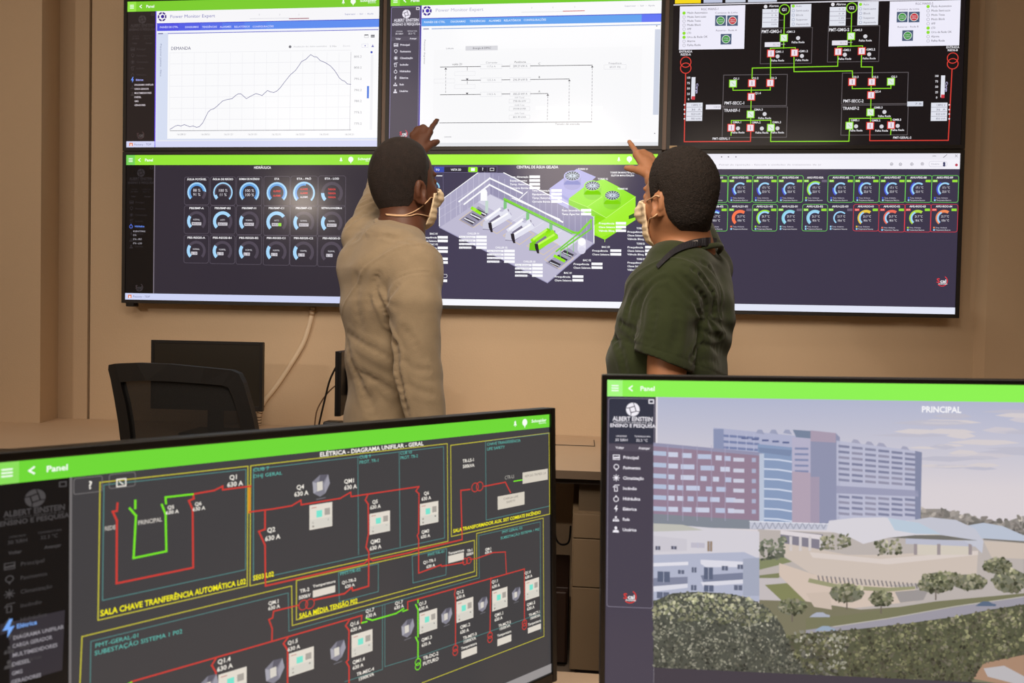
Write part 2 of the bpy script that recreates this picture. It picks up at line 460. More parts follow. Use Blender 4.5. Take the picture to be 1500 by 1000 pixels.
def sidebar(S, g, bg, fg, sealcol, edge, hh, border=None, y_end=None, dim=False):
    w_ = 0.1147 * S.W * g
    ye = y_end if y_end else S.H
    S.raw([(0, hh), (w_, hh), (w_, ye), (0, ye)], bg, 1, True)
    if border: S.raw([(w_, hh), (w_ * 1.035, hh), (w_ * 1.035, ye), (w_, ye)], border, 2)
    Y = lambda k: hh + k * w_
    logo(S, w_ * .53, Y(.265), w_ * .14, fg, bg)
    S.ltext('ALBERT EINSTEIN', w_ * .53, Y(.46), w_ * .085, fg, 5, 'c', width=w_ * .82, bold=True)
    S.ltext('INSTITUTO ISRAELITA DE', w_ * .53, Y(.535), w_ * .03, fg, 5, 'c', width=w_ * .8)
    S.ltext('ENSINO E PESQUISA', w_ * .53, Y(.6), w_ * .07, fg, 5, 'c', width=w_ * .93, bold=True)
    S.ltext('UMIDADE', w_ * .3, Y(.82), w_ * .03, fg, 5, 'c', width=w_ * .22); S.ltext('TEMPERATURA', w_ * .73, Y(.82), w_ * .03, fg, 5, 'c', width=w_ * .33)
    S.ltext('30 %RH', w_ * .3, Y(.9), w_ * .055, fg, 5, 'c', width=w_ * .26); S.ltext('32.3 °C', w_ * .72, Y(.9), w_ * .055, fg, 5, 'c', width=w_ * .24)
    S.ltext('Voltar', w_ * .27, Y(1.06), w_ * .05, fg, 5, 'c', width=w_ * .17, bold=True); S.ltext('Avançar', w_ * .77, Y(1.06), w_ * .05, fg, 5, 'c', width=w_ * .23, bold=True)
    S.lline([(w_ * .86, Y(.06)), (w_ * .95, Y(.06)), (w_ * .95, Y(.13)), (w_ * .86, Y(.13))], w_ * .02, fg, 5, True)
    if not dim:
        S.raw([(w_ * .04, Y(.99)), (w_ * .97, Y(.99)), (w_ * .97, Y(1.13)), (w_ * .04, Y(1.13))], tuple(min(255, c + 10) for c in bg), 2)
        S.lline(S._rr((w_ * .03, Y(.04)), (w_ * .97, Y(4.36)), w_ * .05), w_ * .012, edge, 3, True)
    for i, t in enumerate(ITEMS):
        icon(S, i, w_ * .2, Y(1.26 + .2135 * i), w_ * .065, fg)
        S.ltext(t, w_ * .34, Y(1.26 + .2135 * i), w_ * .06, fg, 5, width=w_ * .0355 * len(t), bold=not dim)
    seal(S, w_ * .5, Y(4.14), w_ * .13, sealcol[0], sealcol[1])
    return w_

# ------------------------------------------------------------------ wall displays
SW, SH, PXW, PZH = 1.21, 0.68, 1.261, 0.7151
EMPTY_INV = None
def wall_display(c, r, label, paint):
    x0 = c * PXW; z0 = Z0 + r * PZH
    root = empty('wall_display', (x0 + SW / 2, WALL_Y, z0 - 0.016))
    tag(root, label, 'display', 'displays of the video wall')
    inv = Matrix.Translation(-root.location)
    bw = 0.016
    b = bmesh.new()
    for lo, hi in (((x0 - bw, -0.002, z0 - bw), (x0, 0.03, z0 + SH + bw)), ((x0 + SW, -0.002, z0 - bw), (x0 + SW + bw, 0.03, z0 + SH + bw)),
                   ((x0, -0.002, z0 - bw), (x0 + SW, 0.03, z0)), ((x0, -0.002, z0 + SH), (x0 + SW, 0.03, z0 + SH + bw))):
        bx(b, lo, hi)
    bx(b, (x0, 0.006, z0), (x0 + SW, 0.03, z0 + SH))
    o = bm_obj('frame', b, M_BEZEL, root); o.matrix_parent_inverse = inv
    b = bmesh.new(); bx(b, (x0 + 0.01, 0.03, z0 + 0.01), (x0 + SW - 0.01, 0.062, z0 + SH - 0.01), bev=0.006)
    o = bm_obj('back_cover', b, M_BLACK, root); o.matrix_parent_inverse = inv
    b = bmesh.new(); bx(b, (x0 + 0.2, 0.062, z0 + 0.12), (x0 + SW - 0.2, WALL_Y, z0 + SH - 0.12))
    o = bm_obj('wall_bracket', b, M_METAL, root); o.matrix_parent_inverse = inv
    S = Scr((x0, 0.003, z0 + SH), (1, 0, 0), (0, 0, -1), SW, SH)
    paint(S)
    o = S.build('screen', root)
    return root, inv, S

def taskbar(S, y0f, col, icon_=True):
    H, W_ = S.H, S.W; a = y0f * H
    S.raw([(0, a), (W_, a), (W_, H), (0, H)], col, 2, True)
    if icon_:
        m = (a + H) / 2; h = H - a
        S.raw([(.012 * W_, m - h * .25), (.026 * W_, m - h * .25), (.026 * W_, m + h * .25), (.012 * W_, m + h * .25)], (235, 120, 50), 4)
        S.raw([(.016 * W_, m - h * .1), (.022 * W_, m - h * .1), (.022 * W_, m + h * .25), (.016 * W_, m + h * .25)], (250, 240, 240), 5)
        S.ltext('Factory - TDP', .032 * W_, m, h * .3, (110, 110, 150), 5, width=.07 * W_)

def pme_top(S, xl, yb, txtcol, bar, bar_hi, sel):
    """the bright page head of the power monitor: xl left edge pixel, yb function(x)->centre y of the blue bar"""
    pass

def paint_demand(S):
    W_, H = S.W, S.H
    S.uvrect(0, 0, 1, 1, (232, 232, 240), 0, True)
    hh = header(S, 1.0, (125, 205, 48), (150, 230, 70))
    w_ = sidebar(S, 1.0, (40, 32, 31), (66, 58, 58), ((80, 60, 60), (96, 88, 88)), (60, 52, 52), hh, (105, 75, 235), dim=True)
    S.raw([(w_ * .06, hh), (w_ * .98, hh), (w_ * .98, .55 * H), (w_ * .06, .55 * H)], (44, 36, 35), 3)
    for k in range(0):
        pass
    icon(S, 5, *S.p(194, 117), .012, (110, 150, 255), 7); S.text('Elétrica', 199, 117, 2.4, (170, 175, 255), 7, w=11, bold=True)
    for y, t, w in ((124.3, 'DIAGRAMA UNIFILAR', 28), (130.3, 'CARGA GERADOR', 21), (136.3, 'MULTIMEDIDORES', 25), (142.3, 'DIESEL', 10), (148.2, 'GMG', 6), (154, 'GERADORES', 16)):
        S.text(t, 197, y, 2.4, (215, 205, 212), 7, w=w, bold=True)
    x0 = S.p(229.5, 100)[0]
    S.raw([(x0, hh), (W_, hh), (W_, H * .155), (x0, H * .155)], (247, 246, 249), 2, True)
    # emblem
    for k in range(6): S.arc(237.5, 24.5, 4.4, 6.8, k * 60 + 6, k * 60 + 54, (72, 50, 130), 4)
    S.disc(238.2, 24.3, 2.6, (60, 40, 150), 4)
    S.text('Power Monitor Expert', 249, 24.3, 4.6, (122, 122, 185), 4, w=66)
    S.text('Superuser  -  Sair  -  Ajuda', 505, 20.8, 2.2, (120, 125, 180), 4, w=42)
    S.line([(366, 27.6), (424, 27.2)], .5, (200, 200, 210), 4, snap=True); S.line([(424, 27.4), (452, 27.2)], 1.1, (150, 50, 80), 4, snap=True)
    for x in (379, 409, 437): S.text('0', x, 21.5, 2.4, (195, 195, 205), 4)
    ya, yb = S.p(229, 34.6)[1], S.p(229, 45.6)[1]
    n = 10
    for k in range(n):
        a, c = x0 + (W_ - x0) * k / n, x0 + (W_ - x0) * (k + 1) / n
        t = k / (n - 1); cc = tuple(int(p + (q - p) * min(1, 2.0 * t)) for p, q in zip((82, 84, 226), (96, 142, 240)))
        S.raw([(a, ya), (c, ya), (c, yb), (a, yb)], cc, 3, True)
    S.lline([(x0, ya), (W_, ya)], .0028, (60, 60, 200), 4)
    for t, x, w in (('PAINÉIS DE CTRL', 234, 27), ('DIAGRAMAS', 271, 20), ('TENDÊNCIAS', 296, 22), ('ALARMES', 322, 17), ('RELATÓRIOS', 343, 23), ('CONFIGURAÇÕES', 370, 31)):
        S.text(t, x, 40 - (x - 230) * .006, 2.6, (205, 212, 255), 5, w=w, bold=True)
    S.raw([(x0, yb), (W_, yb), (W_, H * .95), (x0, H * .95)], (214, 222, 242), 1, True)
    x1 = S.p(246, 100)[0]
    S.raw([(x1, yb + .004), (W_, yb + .004), (W_, S.p(300, 203)[1]), (x1, S.p(300, 203)[1])], (250, 250, 252), 3, True)
    S.raw([(x0, yb), (W_, yb), (W_, yb + .009), (x0, yb + .009)], (240, 242, 252), 4, True)
    S.lline([(x1, yb + .012), (W_ - .005, yb + .012)], .0035, (104, 106, 205), 5); S.lline([(x0 + .008, yb + .012), (x0 + .028, yb + .012)], .004, (90, 90, 150), 5)
    S.text('Pesquisar painéis - filtro', 236, 64, 2.4, (120, 130, 165), 5, w=48, rot=True)
    S.text('DEMANDA', 250.5, 71, 4.6, (62, 62, 110), 6, w=29)
    for i in range(8): S.line([(249, 77.5 + i * 16.3), (514, 77.2 + i * 16.2)], .45, (228, 228, 233), 4, snap=True)
    for i in range(16): S.line([(249 + i * 17.7, 77), (249 + i * 17.7, 191)], .45, (232, 232, 237), 4, snap=True)
    cp = [(249, 189.5), (253, 187), (257, 184.5), (261, 183.5), (265, 184.5), (270, 182.5), (274, 184), (278, 185.5), (283, 184.5), (288, 186.5), (292, 185.5), (297, 180), (301, 172), (305, 164), (309, 160.5), (313, 159.5), (318, 155.5), (326, 148), (332, 146), (340, 144.5), (345, 140), (349, 137.5), (353, 137.5), (357, 141), (361, 144.5), (367, 141), (375, 137), (380, 138.5), (384, 140), (388, 136), (392, 132.5), (396, 134.5), (401, 135.5), (406, 133), (411, 128), (417, 120), (425, 110), (433, 103), (438, 96), (442, 90), (448, 87), (455, 80), (460, 83), (464, 83.5), (469, 88.5), (477, 92), (484, 96.5), (490, 103), (494, 109), (497, 114), (501, 117.5), (505, 119), (509, 123), (514, 123.5)]
    S.line(cp, .75, (98, 96, 150), 6)
    S.line([(249, 191.5), (514, 190.8)], .7, (120, 118, 130), 5, snap=True); S.line([(514, 76), (514, 190.8)], .5, (190, 190, 196), 5, snap=True)
    for y, t in ((83, '805.2'), (99, '800.2'), (115.5, '795.2'), (132, '790.2'), (148, '780.2'), (164.5, '775.2'), (181, '770.2')):
        S.text(t, 518.5, y, 3, (150, 150, 158), 5, w=11.5)
    for x, t in ((266, '16:28:51'), (301, '16:30:51'), (335, '16:31:21'), (370, '16:31:51'), (405, '16:32:31'), (440, '16:32:51'), (475, '16:33:41'), (512, '16:34:21')):
        S.text(t, x, 196.8, 2.6, (165, 165, 172), 5, 'c', w=14)
    S.rect(537.7, 126, 540.4, 144, (70, 120, 220), 6); S.disc(544.3, 76.5, 1.7, (60, 80, 190), 6)
    S.rect(543.3, 80, 545.3, 190, (240, 240, 244), 4)
    S.rect(534, 50.5, 539.5, 51.8, (50, 50, 60), 6); S.frame(534, 51, 539.5, 55, .4, (150, 150, 160), 6)
    for k in range(3): S.rect(543.3, 51 + k * 1.4, 548.8, 52 + k * 1.4, (90, 90, 100), 6)
    S.disc(425, 68.5, 2.1, (120, 120, 128), 6); S.text('Atualização dos dados automática', 430, 68.3, 2.2, (185, 185, 192), 5, w=49)
    S.text('5 Min', 483, 67.8, 2.4, (165, 165, 172), 5, w=10); S.text('Zoom', 502, 67.3, 2.2, (195, 195, 200), 5, w=11); S.frame(530, 64.3, 539, 69.5, .3, (190, 190, 220), 5); S.disc(535, 67, .9, (90, 90, 180), 6)
    S.poly([(544, 69), (548, 69), (546, 65)], (120, 120, 190), 6)
    taskbar(S, .957, (214, 216, 246))

def paint_power(S):
    W_, H = S.W, S.H
    S.uvrect(0, 0, 1, 1, (250, 250, 252), 0, True)
    hh = header(S, 1.0, (116, 202, 44), (140, 225, 66))
    w_ = sidebar(S, 1.0, (80, 74, 88), (236, 232, 244), ((225, 60, 80), (250, 245, 250)), (150, 140, 190), hh, (92, 78, 190), y_end=H * .975)
    x0 = S.p(616.5, 100)[0]
    for k in range(6): S.arc(625.5, 16, 4.4, 7.1, k * 60 + 6, k * 60 + 54, (72, 50, 150), 4)
    S.disc(626.3, 15.8, 2.8, (70, 50, 175), 4)
    S.text('Power Monitor Expert', 638, 15, 4.6, (176, 176, 205), 4, w=70)
    S.text('Superuser  -  Sair  -  Ajuda', 915, 8.8, 2.2, (150, 150, 170), 4, w=44)
    S.line([(764, 18), (825, 16.5)], .5, (205, 205, 212), 4, snap=True); S.line([(825, 16.4), (856, 15.8)], 1.1, (205, 95, 100), 4, snap=True)
    for x in (778, 809, 841): S.text('0', x, 11.5 - (x - 778) * .02, 2.4, (200, 200, 208), 4)
    ya, yb = S.p(616, 27.3)[1], S.p(616, 38.6)[1]
    S.raw([(x0, ya), (W_, ya), (W_, yb), (x0, yb)], (98, 162, 238), 3, True)
    S.raw([(W_ * .93, ya), (W_, ya), (W_, yb), (W_ * .93, yb)], (96, 118, 244), 4, True)
    S.lline([(x0, ya), (W_, ya)], .0035, (70, 82, 205), 5)
    for t, x, w in (('PAINÉIS DE CTRL', 621, 31), ('DIAGRAMAS', 660, 22), ('TENDÊNCIAS', 688, 23), ('ALARMES', 716, 18), ('RELATÓRIOS', 738, 25), ('CONFIGURAÇÕES', 767, 33)):
        S.text(t, x, 32.6 - (x - 620) * .022, 2.8, (215, 232, 255), 5, w=w, bold=True)
    S.lline([(S.p(633, 42)[0], yb + .012), (W_ - .004, yb + .012)], .0035, (125, 160, 215), 5); S.lline([(x0 + .01, yb + .012), (x0 + .032, yb + .012)], .004, (120, 120, 160), 5)
    S.text('Pesquisar diagramas', 622.5, 58, 2.2, (120, 120, 132), 5, w=36, rot=True)
    S.raw([(S.p(636, 72)[0], S.p(636, 73)[1]), (W_ * .935, S.p(636, 73)[1]), (W_ * .935, H * .955), (S.p(636, 72)[0], H * .955)], (248, 248, 250), 1, True)
    S.rect(682, 67.5, 729, 73.5, (216, 216, 222), 4); S.text('Energia & DPRC', 706, 70.3, 2.8, (85, 85, 95), 5, 'c', w=27)
    S.text('Leitura', 659, 70.8, 2.6, (150, 150, 156), 5, 'c', w=11)
    BK = (58, 55, 66); GY = (150, 150, 158)
    S.text('volts 21', 670, 94, 3, BK, 5, 'c', w=15); S.text('Corrente', 720, 91.5, 2.8, GY, 5, 'c', w=17); S.text('Potência', 762, 90.8, 2.8, BK, 5, 'c', w=17)
    for (ys, xe, letter, v1, v2) in ((98.2, 867.5, 'C', '117.6 A', '289.27 kW A'), (118, 834, 'B', '123.3 A', '296.39 kW B'), (138.8, 802.5, 'A', '110.5 A', '282.25 kW A')):
        a0 = 645 if ys != 118 else 676
        f = lambda x: ys - (x - 645) * .012
        for xa, xb in ((a0, 704), (735, 747), (777, xe)):
            S.line([(xa, f(xa)), (xb, f(xb))], .8, BK, 5, snap=True)
        S.frame(704, f(704) - 3, 735, f(704) + 3, .3, (205, 205, 212), 5); S.frame(747, f(747) - 3, 777, f(747) + 3, .3, (205, 205, 212), 5)
        S.text(v1, 719.5, f(719), 2.6, GY, 5, 'c', w=13); S.text(v2, 762, f(762), 3, (120, 120, 130), 5, 'c', w=21)
        S.text(letter, 790, f(790) - 3.2, 3, BK, 5, 'c')
        S.poly([(xe - 1.9, f(xe) + 3.2), (xe + 1.9, f(xe) + 3.2), (xe, f(xe) + .6)], BK, 6)
        S.dash(xe, f(xe) + 4, xe - .8, 177.5, .6, (120, 118, 128), int((177 - f(xe)) / 5), 5)
    S.poly([(651, 101.8), (655, 101.8), (653, 98.8)], BK, 6); S.dash(653, 103, 652.8, 138, .6, (120, 118, 128), 7, 5)
    S.line([(684.4, 98), (684.4, 103)], .5, BK, 5); S.poly([(682.4, 115), (686.4, 115), (684.4, 118)], BK, 6); S.line([(684.4, 119), (684.4, 123)], .5, BK, 5)
    S.poly([(682.2, 135.8), (686.2, 135.8), (684.2, 138.6)], BK, 6)
    for x, y in ((636, 116), (666, 105), (666, 124)): S.frame(x, y, x + 30, y + 5.5, .3, (216, 216, 222), 5)
    for y, t, bxd in ((142.8, 'kW Total', 0), (148, '798.46 kW', 1), (154, 'kVAR Total', 0), (159.2, '29.04 kVAR', 1), (166, 'kVA Total', 0), (171.4, '801.90 kVA', 1)):
        S.text(t, 761, y, 2.5, (120, 120, 130) if bxd else (170, 170, 178), 5, 'c', w=19 if bxd else 14)
        if bxd: S.frame(746, y - 2.7, 776, y + 2.7, .3, (200, 200, 206), 5)
    S.line([(644, 180), (867, 177.4)], .8, (80, 78, 88), 5, snap=True)
    for xa in (785, 828, 855): S.rect(xa, 155.5, xa + (34 if xa != 855 else 28), 160.5, (253, 253, 254), 5)
    S.text('Tensão de entrada', 831, 181.6, 2.9, (110, 110, 120), 5, 'c', w=36)
    S.text('Frequência', 901, 92.5, 2.7, GY, 5, 'c', w=19); S.frame(885, 95, 917, 101, .3, (205, 205, 212), 5); S.text('60.01 Hz', 901, 98, 2.8, GY, 5, 'c', w=16)
    S.rect(959.5, 43, 964.5, 168, (206, 212, 228), 5); S.disc(962, 38, .9, (110, 110, 120), 6); S.disc(959, 195.3, .8, (110, 110, 120), 6)
    S.line([(651, 200.7), (661, 200.5)], .7, (160, 160, 165), 5)
    taskbar(S, .975, (226, 228, 232), False)
    S.raw([(0, .975 * H), (w_ * .6, .975 * H), (w_ * .6, H), (0, H)], (235, 232, 248), 4)

def paint_oneline(S):
    GR = (142, 222, 40); RD = (222, 66, 56); WH = (228, 226, 232); GY = (120, 114, 118); PALE = (226, 228, 238)
    S.uvrect(0, 0, 1, 1, (25, 20, 22), 0, True)
    S.line([(986, 7.3), (1407, -3.5)], 1.5, (225, 222, 232), 3, snap=True)
    for x0, x1, c in ((989, 1026.5, (246, 214, 30)), (1031, 1058, (190, 196, 220)), (1063, 1092, (198, 204, 220)), (1096, 1138, (200, 206, 222))):
        yy = 4.6 - (x0 - 989) * .02
        S.rect(x0, yy - 14, x1, yy, c, 3, True)
    def node(x, y, green=False, h=5.6):
        S.rect(x - h, y - h, x + h, y + h, GR if green else RD, 6)
        S.rect(x - h + 1.4, y - h + 1.2, x + h - 1.4, y + h - 1.2, (240, 226, 238) if not green else (226, 240, 226), 7)
        if green: S.line([(x - 2, y - 2), (x + 2, y + 2)], .5, (150, 170, 150), 8)
        else: S.line([(x, y - 2.5), (x, y + 2.5)], .8, (120, 100, 120), 8)
    def falha(x, y): S.disc(x, y, 2.9, (214, 212, 218), 6); S.text('Falha Rede', x, y + 6, 2.7, WH, 6, 'c', w=19, bold=True)
    # the two mains boards
    for (x0, y0, x1, y1, lx, bxs, tx) in ((996, 9.5, 1090, 71.5, 1002, 1047, 1040), (1303.5, 2.2, 1405, 66.5, 1359.5, 1313, 1354)):
        S.rect(x0, y0, x1, y1, (238, 236, 250), 4, True)
        left = x0 < 1200
        S.text('RGC MAINS-1' if left else 'RGC MAINS-2', tx + (0 if left else 0), y0 + 3.8 if left else y0 + 3, 3.2, (110, 100, 120), 5, 'c', w=26)
        for i, t in enumerate(('Modo Automatico', 'Modo Semi-auto', 'Modo Teste', 'Modo Block', 'AMF', 'LTO', 'Urru de Rede OK', 'Alarme', 'Falha Rede')):
            yy = (19.2 if left else 9.6) + i * (5.9 if left else 6.3)
            S.disc(lx, yy, 2.4, GR if i in (0, 5, 6) else (190, 188, 200), 5)
            if i not in (0, 5, 6): S.disc(lx, yy, 1.6, (238, 236, 250), 6)
            S.text(t, lx + 4.5, yy - .3, 2.9, (60, 55, 70), 5, w=2.0 * len(t))
        cy = 30.2 if left else 25
        S.text('Contatos da Linha', bxs + 17, cy - 11.6, 2.5, (120, 112, 130), 5, 'c', w=33); S.text('Retorno - Rede A' if left else 'Retorno - Rede B', bxs + 17, cy + 14.2, 2.5, (120, 112, 130), 5, 'c', w=31)
        for dx, dy, c in ((8.5, 0, (60, 150, 60)), (26, 0, (200, 50, 60)), (16.5, 27.2, (60, 150, 60))):
            S.rect(bxs + dx - 7.7, cy + dy - 7.6, bxs + dx + 7.7, cy + dy + 7.6, (76, 92, 120), 5)
            S.disc(bxs + dx, cy + dy, 6, c, 6); S.ring(bxs + dx, cy + dy, 5.6, .8, (225, 235, 225), 7)
            S.text('ATIVA' if dx != 26 else 'DESLIGA', bxs + dx, cy + dy - 1.4, 1.9, WH, 7, 'c', w=7); S.text('LIGADO' if dx != 26 else 'GERAL', bxs + dx, cy + dy + 1.6, 1.9, WH, 7, 'c', w=8)
    # transformers and mains lines
    for sx, ex, ty in ((1004.5, 1, 0), (1395.5, -1, -8)):
        S.text('ENTRADA', sx, 75.5 + ty * .8, 3.2, WH, 6, 'c', w=19, bold=True); S.text('REDE-A' if ex == 1 else 'REDE-B', sx, 79.8 + ty * .8, 3, WH, 6, 'c', w=15, bold=True)
        S.ring(sx, 91 + ty * .75, 7.6, 1.2, RD, 5); S.ring(sx, 99.8 + ty * .8, 7.6, 1.2, RD, 5)
    S.line([(1004.3, 107.5), (1002.3, 207.5), (1099.3, 207), (1099.7, 192)], 1.4, RD, 5)
    S.line([(1394.5, 102), (1389, 205.5), (1274, 206), (1274.3, 190)], 1.4, RD, 5)
    for (a, b) in ((1005, 1), (1391.5, -1)):
        bx_ = a + 10.5 * b; y0 = 113 if b == 1 else 110.5
        S.rect(bx_ - 2.4, y0, bx_ + 2.4, y0 + 32, PALE, 6); S.rect(bx_ - 2.4, y0 + 28, bx_ + 2.4, y0 + 33, (205, 60, 70), 7)
        for i, t in enumerate(('100', '75', '50', '25', '0')): S.text(t, bx_ - (7 if b == 1 else 9), y0 + .8 + i * 7.9, 2.9, WH, 6, 'c', w=5.6 if i == 0 else None, bold=True)
        S.text('Carga', bx_ + 5.8, y0 + 9, 2.8, (190, 186, 225), 6, w=15, rot=True, bold=True)
        X0 = 1005.5 if b == 1 else 1364; Y0 = 150.5 if b == 1 else 150.5
        S.rect(X0, Y0, X0 + 23, Y0 + 26.5, PALE, 6)
        for i, t in enumerate(('13892 V', '36  A', '820 kW', '850 kVA')):
            S.text(t, X0 + 21, Y0 + 3.3 + i * 6.6, 2.8, (110, 106, 125), 7, 'r', w=14)
            if i: S.rect(X0, Y0 + i * 6.6 - .3, X0 + 23, Y0 + i * 6.6 + .2, (160, 158, 172), 7)
        for yy in (153.5, 160.5, 167, 174): S.disc(a - (2.4 if b == 1 else 1.2), yy, 1.2, (235, 220, 225), 7)
    # generator boards
    for gi, (gx, gy, lab, pm) in enumerate(((1149, 14, 'G1', 'PMT-GMG-1'), (1247.5, 11.5, 'G2', 'PMT-GMG-2'))):
        d = -2.5 if gi else 0
        S.ring(gx, gy, 7.3, 1.3, GR, 6); S.text(lab, gx, gy, 4.2, WH, 6, 'c', bold=True)
        S.line([(gx, gy + 7.5), (gx - .7, 50.5 + d)], 1.3, GR, 5)
        S.disc(gx - 27.5, 9.8 + d * 1.3, 2.6, WH, 6); S.text('Alarme', gx - 22.5, 8.8 + d, 3, WH, 6, w=14, bold=True)
        S.rect(gx - 32, 13.5 + d * 1.2, gx - 9, 40 + d, PALE, 6); S.rect(gx + 9.3, 6.5 + d * 1.5, gx + 38.5, 39 + d, PALE, 6)
        for i, t in enumerate(('0  V', '0  A', '0  kW', '0 kVA')):
            S.text(t, gx - 11, 15.8 + d + i * 6.6, 2.5, (130, 126, 140), 7, 'r', w=8)
            if i: S.rect(gx - 32, 12.5 + d + i * 6.6, gx - 9, 12.9 + d + i * 6.6, (175, 172, 186), 7)
        for i, t in enumerate(('Auto', 'Semi-auto', 'Block', 'Suspenso', 'Aquecendo')):
            yy = 9 + d + i * 6.6; S.disc(gx + 13, yy, 2.3, GR if i == 0 else (170, 180, 205), 7)
            if i: S.disc(gx + 13, yy, 1.5, PALE, 8)
            S.text(t, gx + 17, yy, 2.7, (120, 116, 132), 7, w=2.1 * len(t))
        S.line([(gx - 9, 29.5 + d), (gx, 29.3 + d)], .5, GY, 5)
        S.frame(gx - 34, 41.5 + d, gx + 39.5, 92.5 + d, .8, (96, 90, 94), 4)
        S.text(pm, gx - 33.5, 46.3 + d, 4.4, WH, 6, w=30, bold=True); S.text('-GM1.3' if gi == 0 else '-GM2.3', gx + 2.5, 46.6 + d, 3, WH, 6, w=13, bold=True)
        node(gx - .8, 55.5 + d, True); falha(gx + 20, 55.8 + d)
        S.rect(gx - 28.7, 62 + d, gx - 6, 68.5 + d, (232, 228, 238), 6); S.text('50.2 Hz', gx - 7, 65.2 + d, 2.6, (140, 136, 150), 7, 'r', w=10)
        S.line([(gx - 1, 61 + d), (gx - 1.2, 70.5 + d)], 1.2, GR, 5)
        S.line([(gx - 20.5, 73 + d), (gx - 20.5, 70.7 + d), (gx + 16, 69.6 + d), (gx + 16, 73 + d)], 1.1, GR, 5); S.line([(gx - 5, 64.8 + d), (gx + 1, 64.6 + d)], .5, WH, 5)
        node(gx - 19.7, 78.3 + d); node(gx + 14.8, 77.3 + d)
        S.text('GM1.1' if gi == 0 else '-GM2.1', gx - 13, 75.8 + d, 3, WH, 6, w=12, bold=True); S.text('-GM1.2' if gi == 0 else '-GM2.2', gx + 20.5, 75 + d, 3, WH, 6, w=14, bold=True)
        falha(gx - 10, 82.6 + d); falha(gx + 25.6, 82 + d)
    S.line([(1128.8, 84), (1128.6, 117)], 1.3, GR, 5)
    S.line([(1101.5, 115), (1102, 99.7), (1227, 97), (1227.5, 81.5)], 1.3, GR, 5)
    S.line([(1163, 83.5), (1163, 105), (1248.5, 103.8), (1249, 114)], 1.3, GR, 5)
    S.line([(1262, 81), (1261.5, 98), (1278, 98), (1277.5, 114)], 1.3, GR, 5)
    # section boards
    for (x0, x1, y0, nodes, mid, title, tr, gm, low) in (
            (1060, 1152, 110, ((1073.7, 122.4, 1), (1101.5, 121.8, 0), (1128.3, 121.5, 0)), 1101, 'PMT-SECC-1', 'TRANSF-1', 'GMA', ((1071.3, 187, 0), (1099.2, 187.2, 0), (1129.2, 187, 1))),
            (1234, 1329, 107, ((1248.3, 120, 0), (1277, 120, 0), (1305, 119.6, 1)), 1276.5, 'PMT-SECC-2', 'TRANSF-2', 'GMB', ((1244.2, 184, 1), (1274.5, 184.3, 0), (1305.2, 183.3, 0)))):
        S.frame(x0, y0, x1, y0 + 44.5, .9, (100, 94, 98), 4); S.frame(x0 - 1, y0 + 47.3, x1, 201 if x0 < 1100 else 197.5, .9, (100, 94, 98), 4)
        ym = nodes[0][1]
        S.line([(nodes[0][0], ym), (nodes[0][0], ym + 9.8), (nodes[2][0], ym + 9.4), (nodes[2][0], ym)], 1.2, GR, 5)
        S.line([(mid - .3, ym), (mid - 1.6, 187)], 1.2, GR, 5)
        for i, (x, y, gflag) in enumerate(nodes):
            node(x, y, bool(gflag)); S.text(('Q1.%d' if x0 < 1100 else 'Q2.%d') % (i + 1 if x0 < 1100 else 3 - i), x + 5, y - 7.3, 2.9, WH, 6, 'c', w=9, bold=True)
        node(mid - .5, ym + 19.3); S.text('Q1.4' if x0 < 1100 else 'Q2.4', mid + 9, ym + 14, 2.9, WH, 6, 'c', w=9, bold=True)
        S.text(title, x0 + 1, y0 + 41, 4.2, WH, 6, w=30, bold=True); S.text(tr, x0 + .5, y0 + 51.7, 4.2, WH, 6, w=24, bold=True)
        node(mid - 1.5, 167.5 - (3 if x0 > 1100 else 0), True); falha(mid + 19, 167 - (3 if x0 > 1100 else 0))
        S.text(gm + '.3', mid + 10, 160.5 - (3 if x0 > 1100 else 0), 2.9, WH, 6, 'c', w=13, bold=True)
        yb = low[0][1] - 10.5
        S.line([(low[0][0], low[0][1]), (low[0][0], yb), (low[2][0], yb - .4), (low[2][0], low[2][1])], 1.2, GR, 5)
        for i, (x, y, gflag) in enumerate(low):
            node(x, y, bool(gflag)); S.text('%s.%d' % (gm, i + 1), x + 8.5, y - 8, 2.9, WH, 6, 'c', w=13, bold=True)
            xf = x + (9.7 if i != 1 else 16.8); falha(xf, y + 1)
        if x0 < 1100:
            S.rect(1034, 153.3, 1056, 160, (232, 230, 240), 6); S.text('13.8 kV', 1055, 156.6, 2.5, (150, 146, 160), 7, 'r', w=10); S.line([(1056, 156.5), (1061, 156.3)], .6, GY, 5)
            S.line([(1071, 192.5), (1070.8, 198)], 1.3, GR, 5)
        else:
            S.rect(1329, 148.7, 1352, 155.5, (216, 220, 232), 6); S.text('7.8', 1350, 152, 2.5, (120, 116, 130), 7, 'r', w=10)
            S.line([(1305, 189), (1304.6, 197)], 1.3, GR, 5)
    S.text('PMT-GERAL-1', 1056.5, 203, 3.1, WH, 6, 'c', w=26, bold=True); S.text('PMT-GERAL-2', 1321.5, 201.5, 3.1, WH, 6, 'c', w=27, bold=True)
    S.line([(1129.3, 192), (1128.7, 207.2), (1243.5, 206.8), (1244.3, 189)], 1.3, GR, 5)

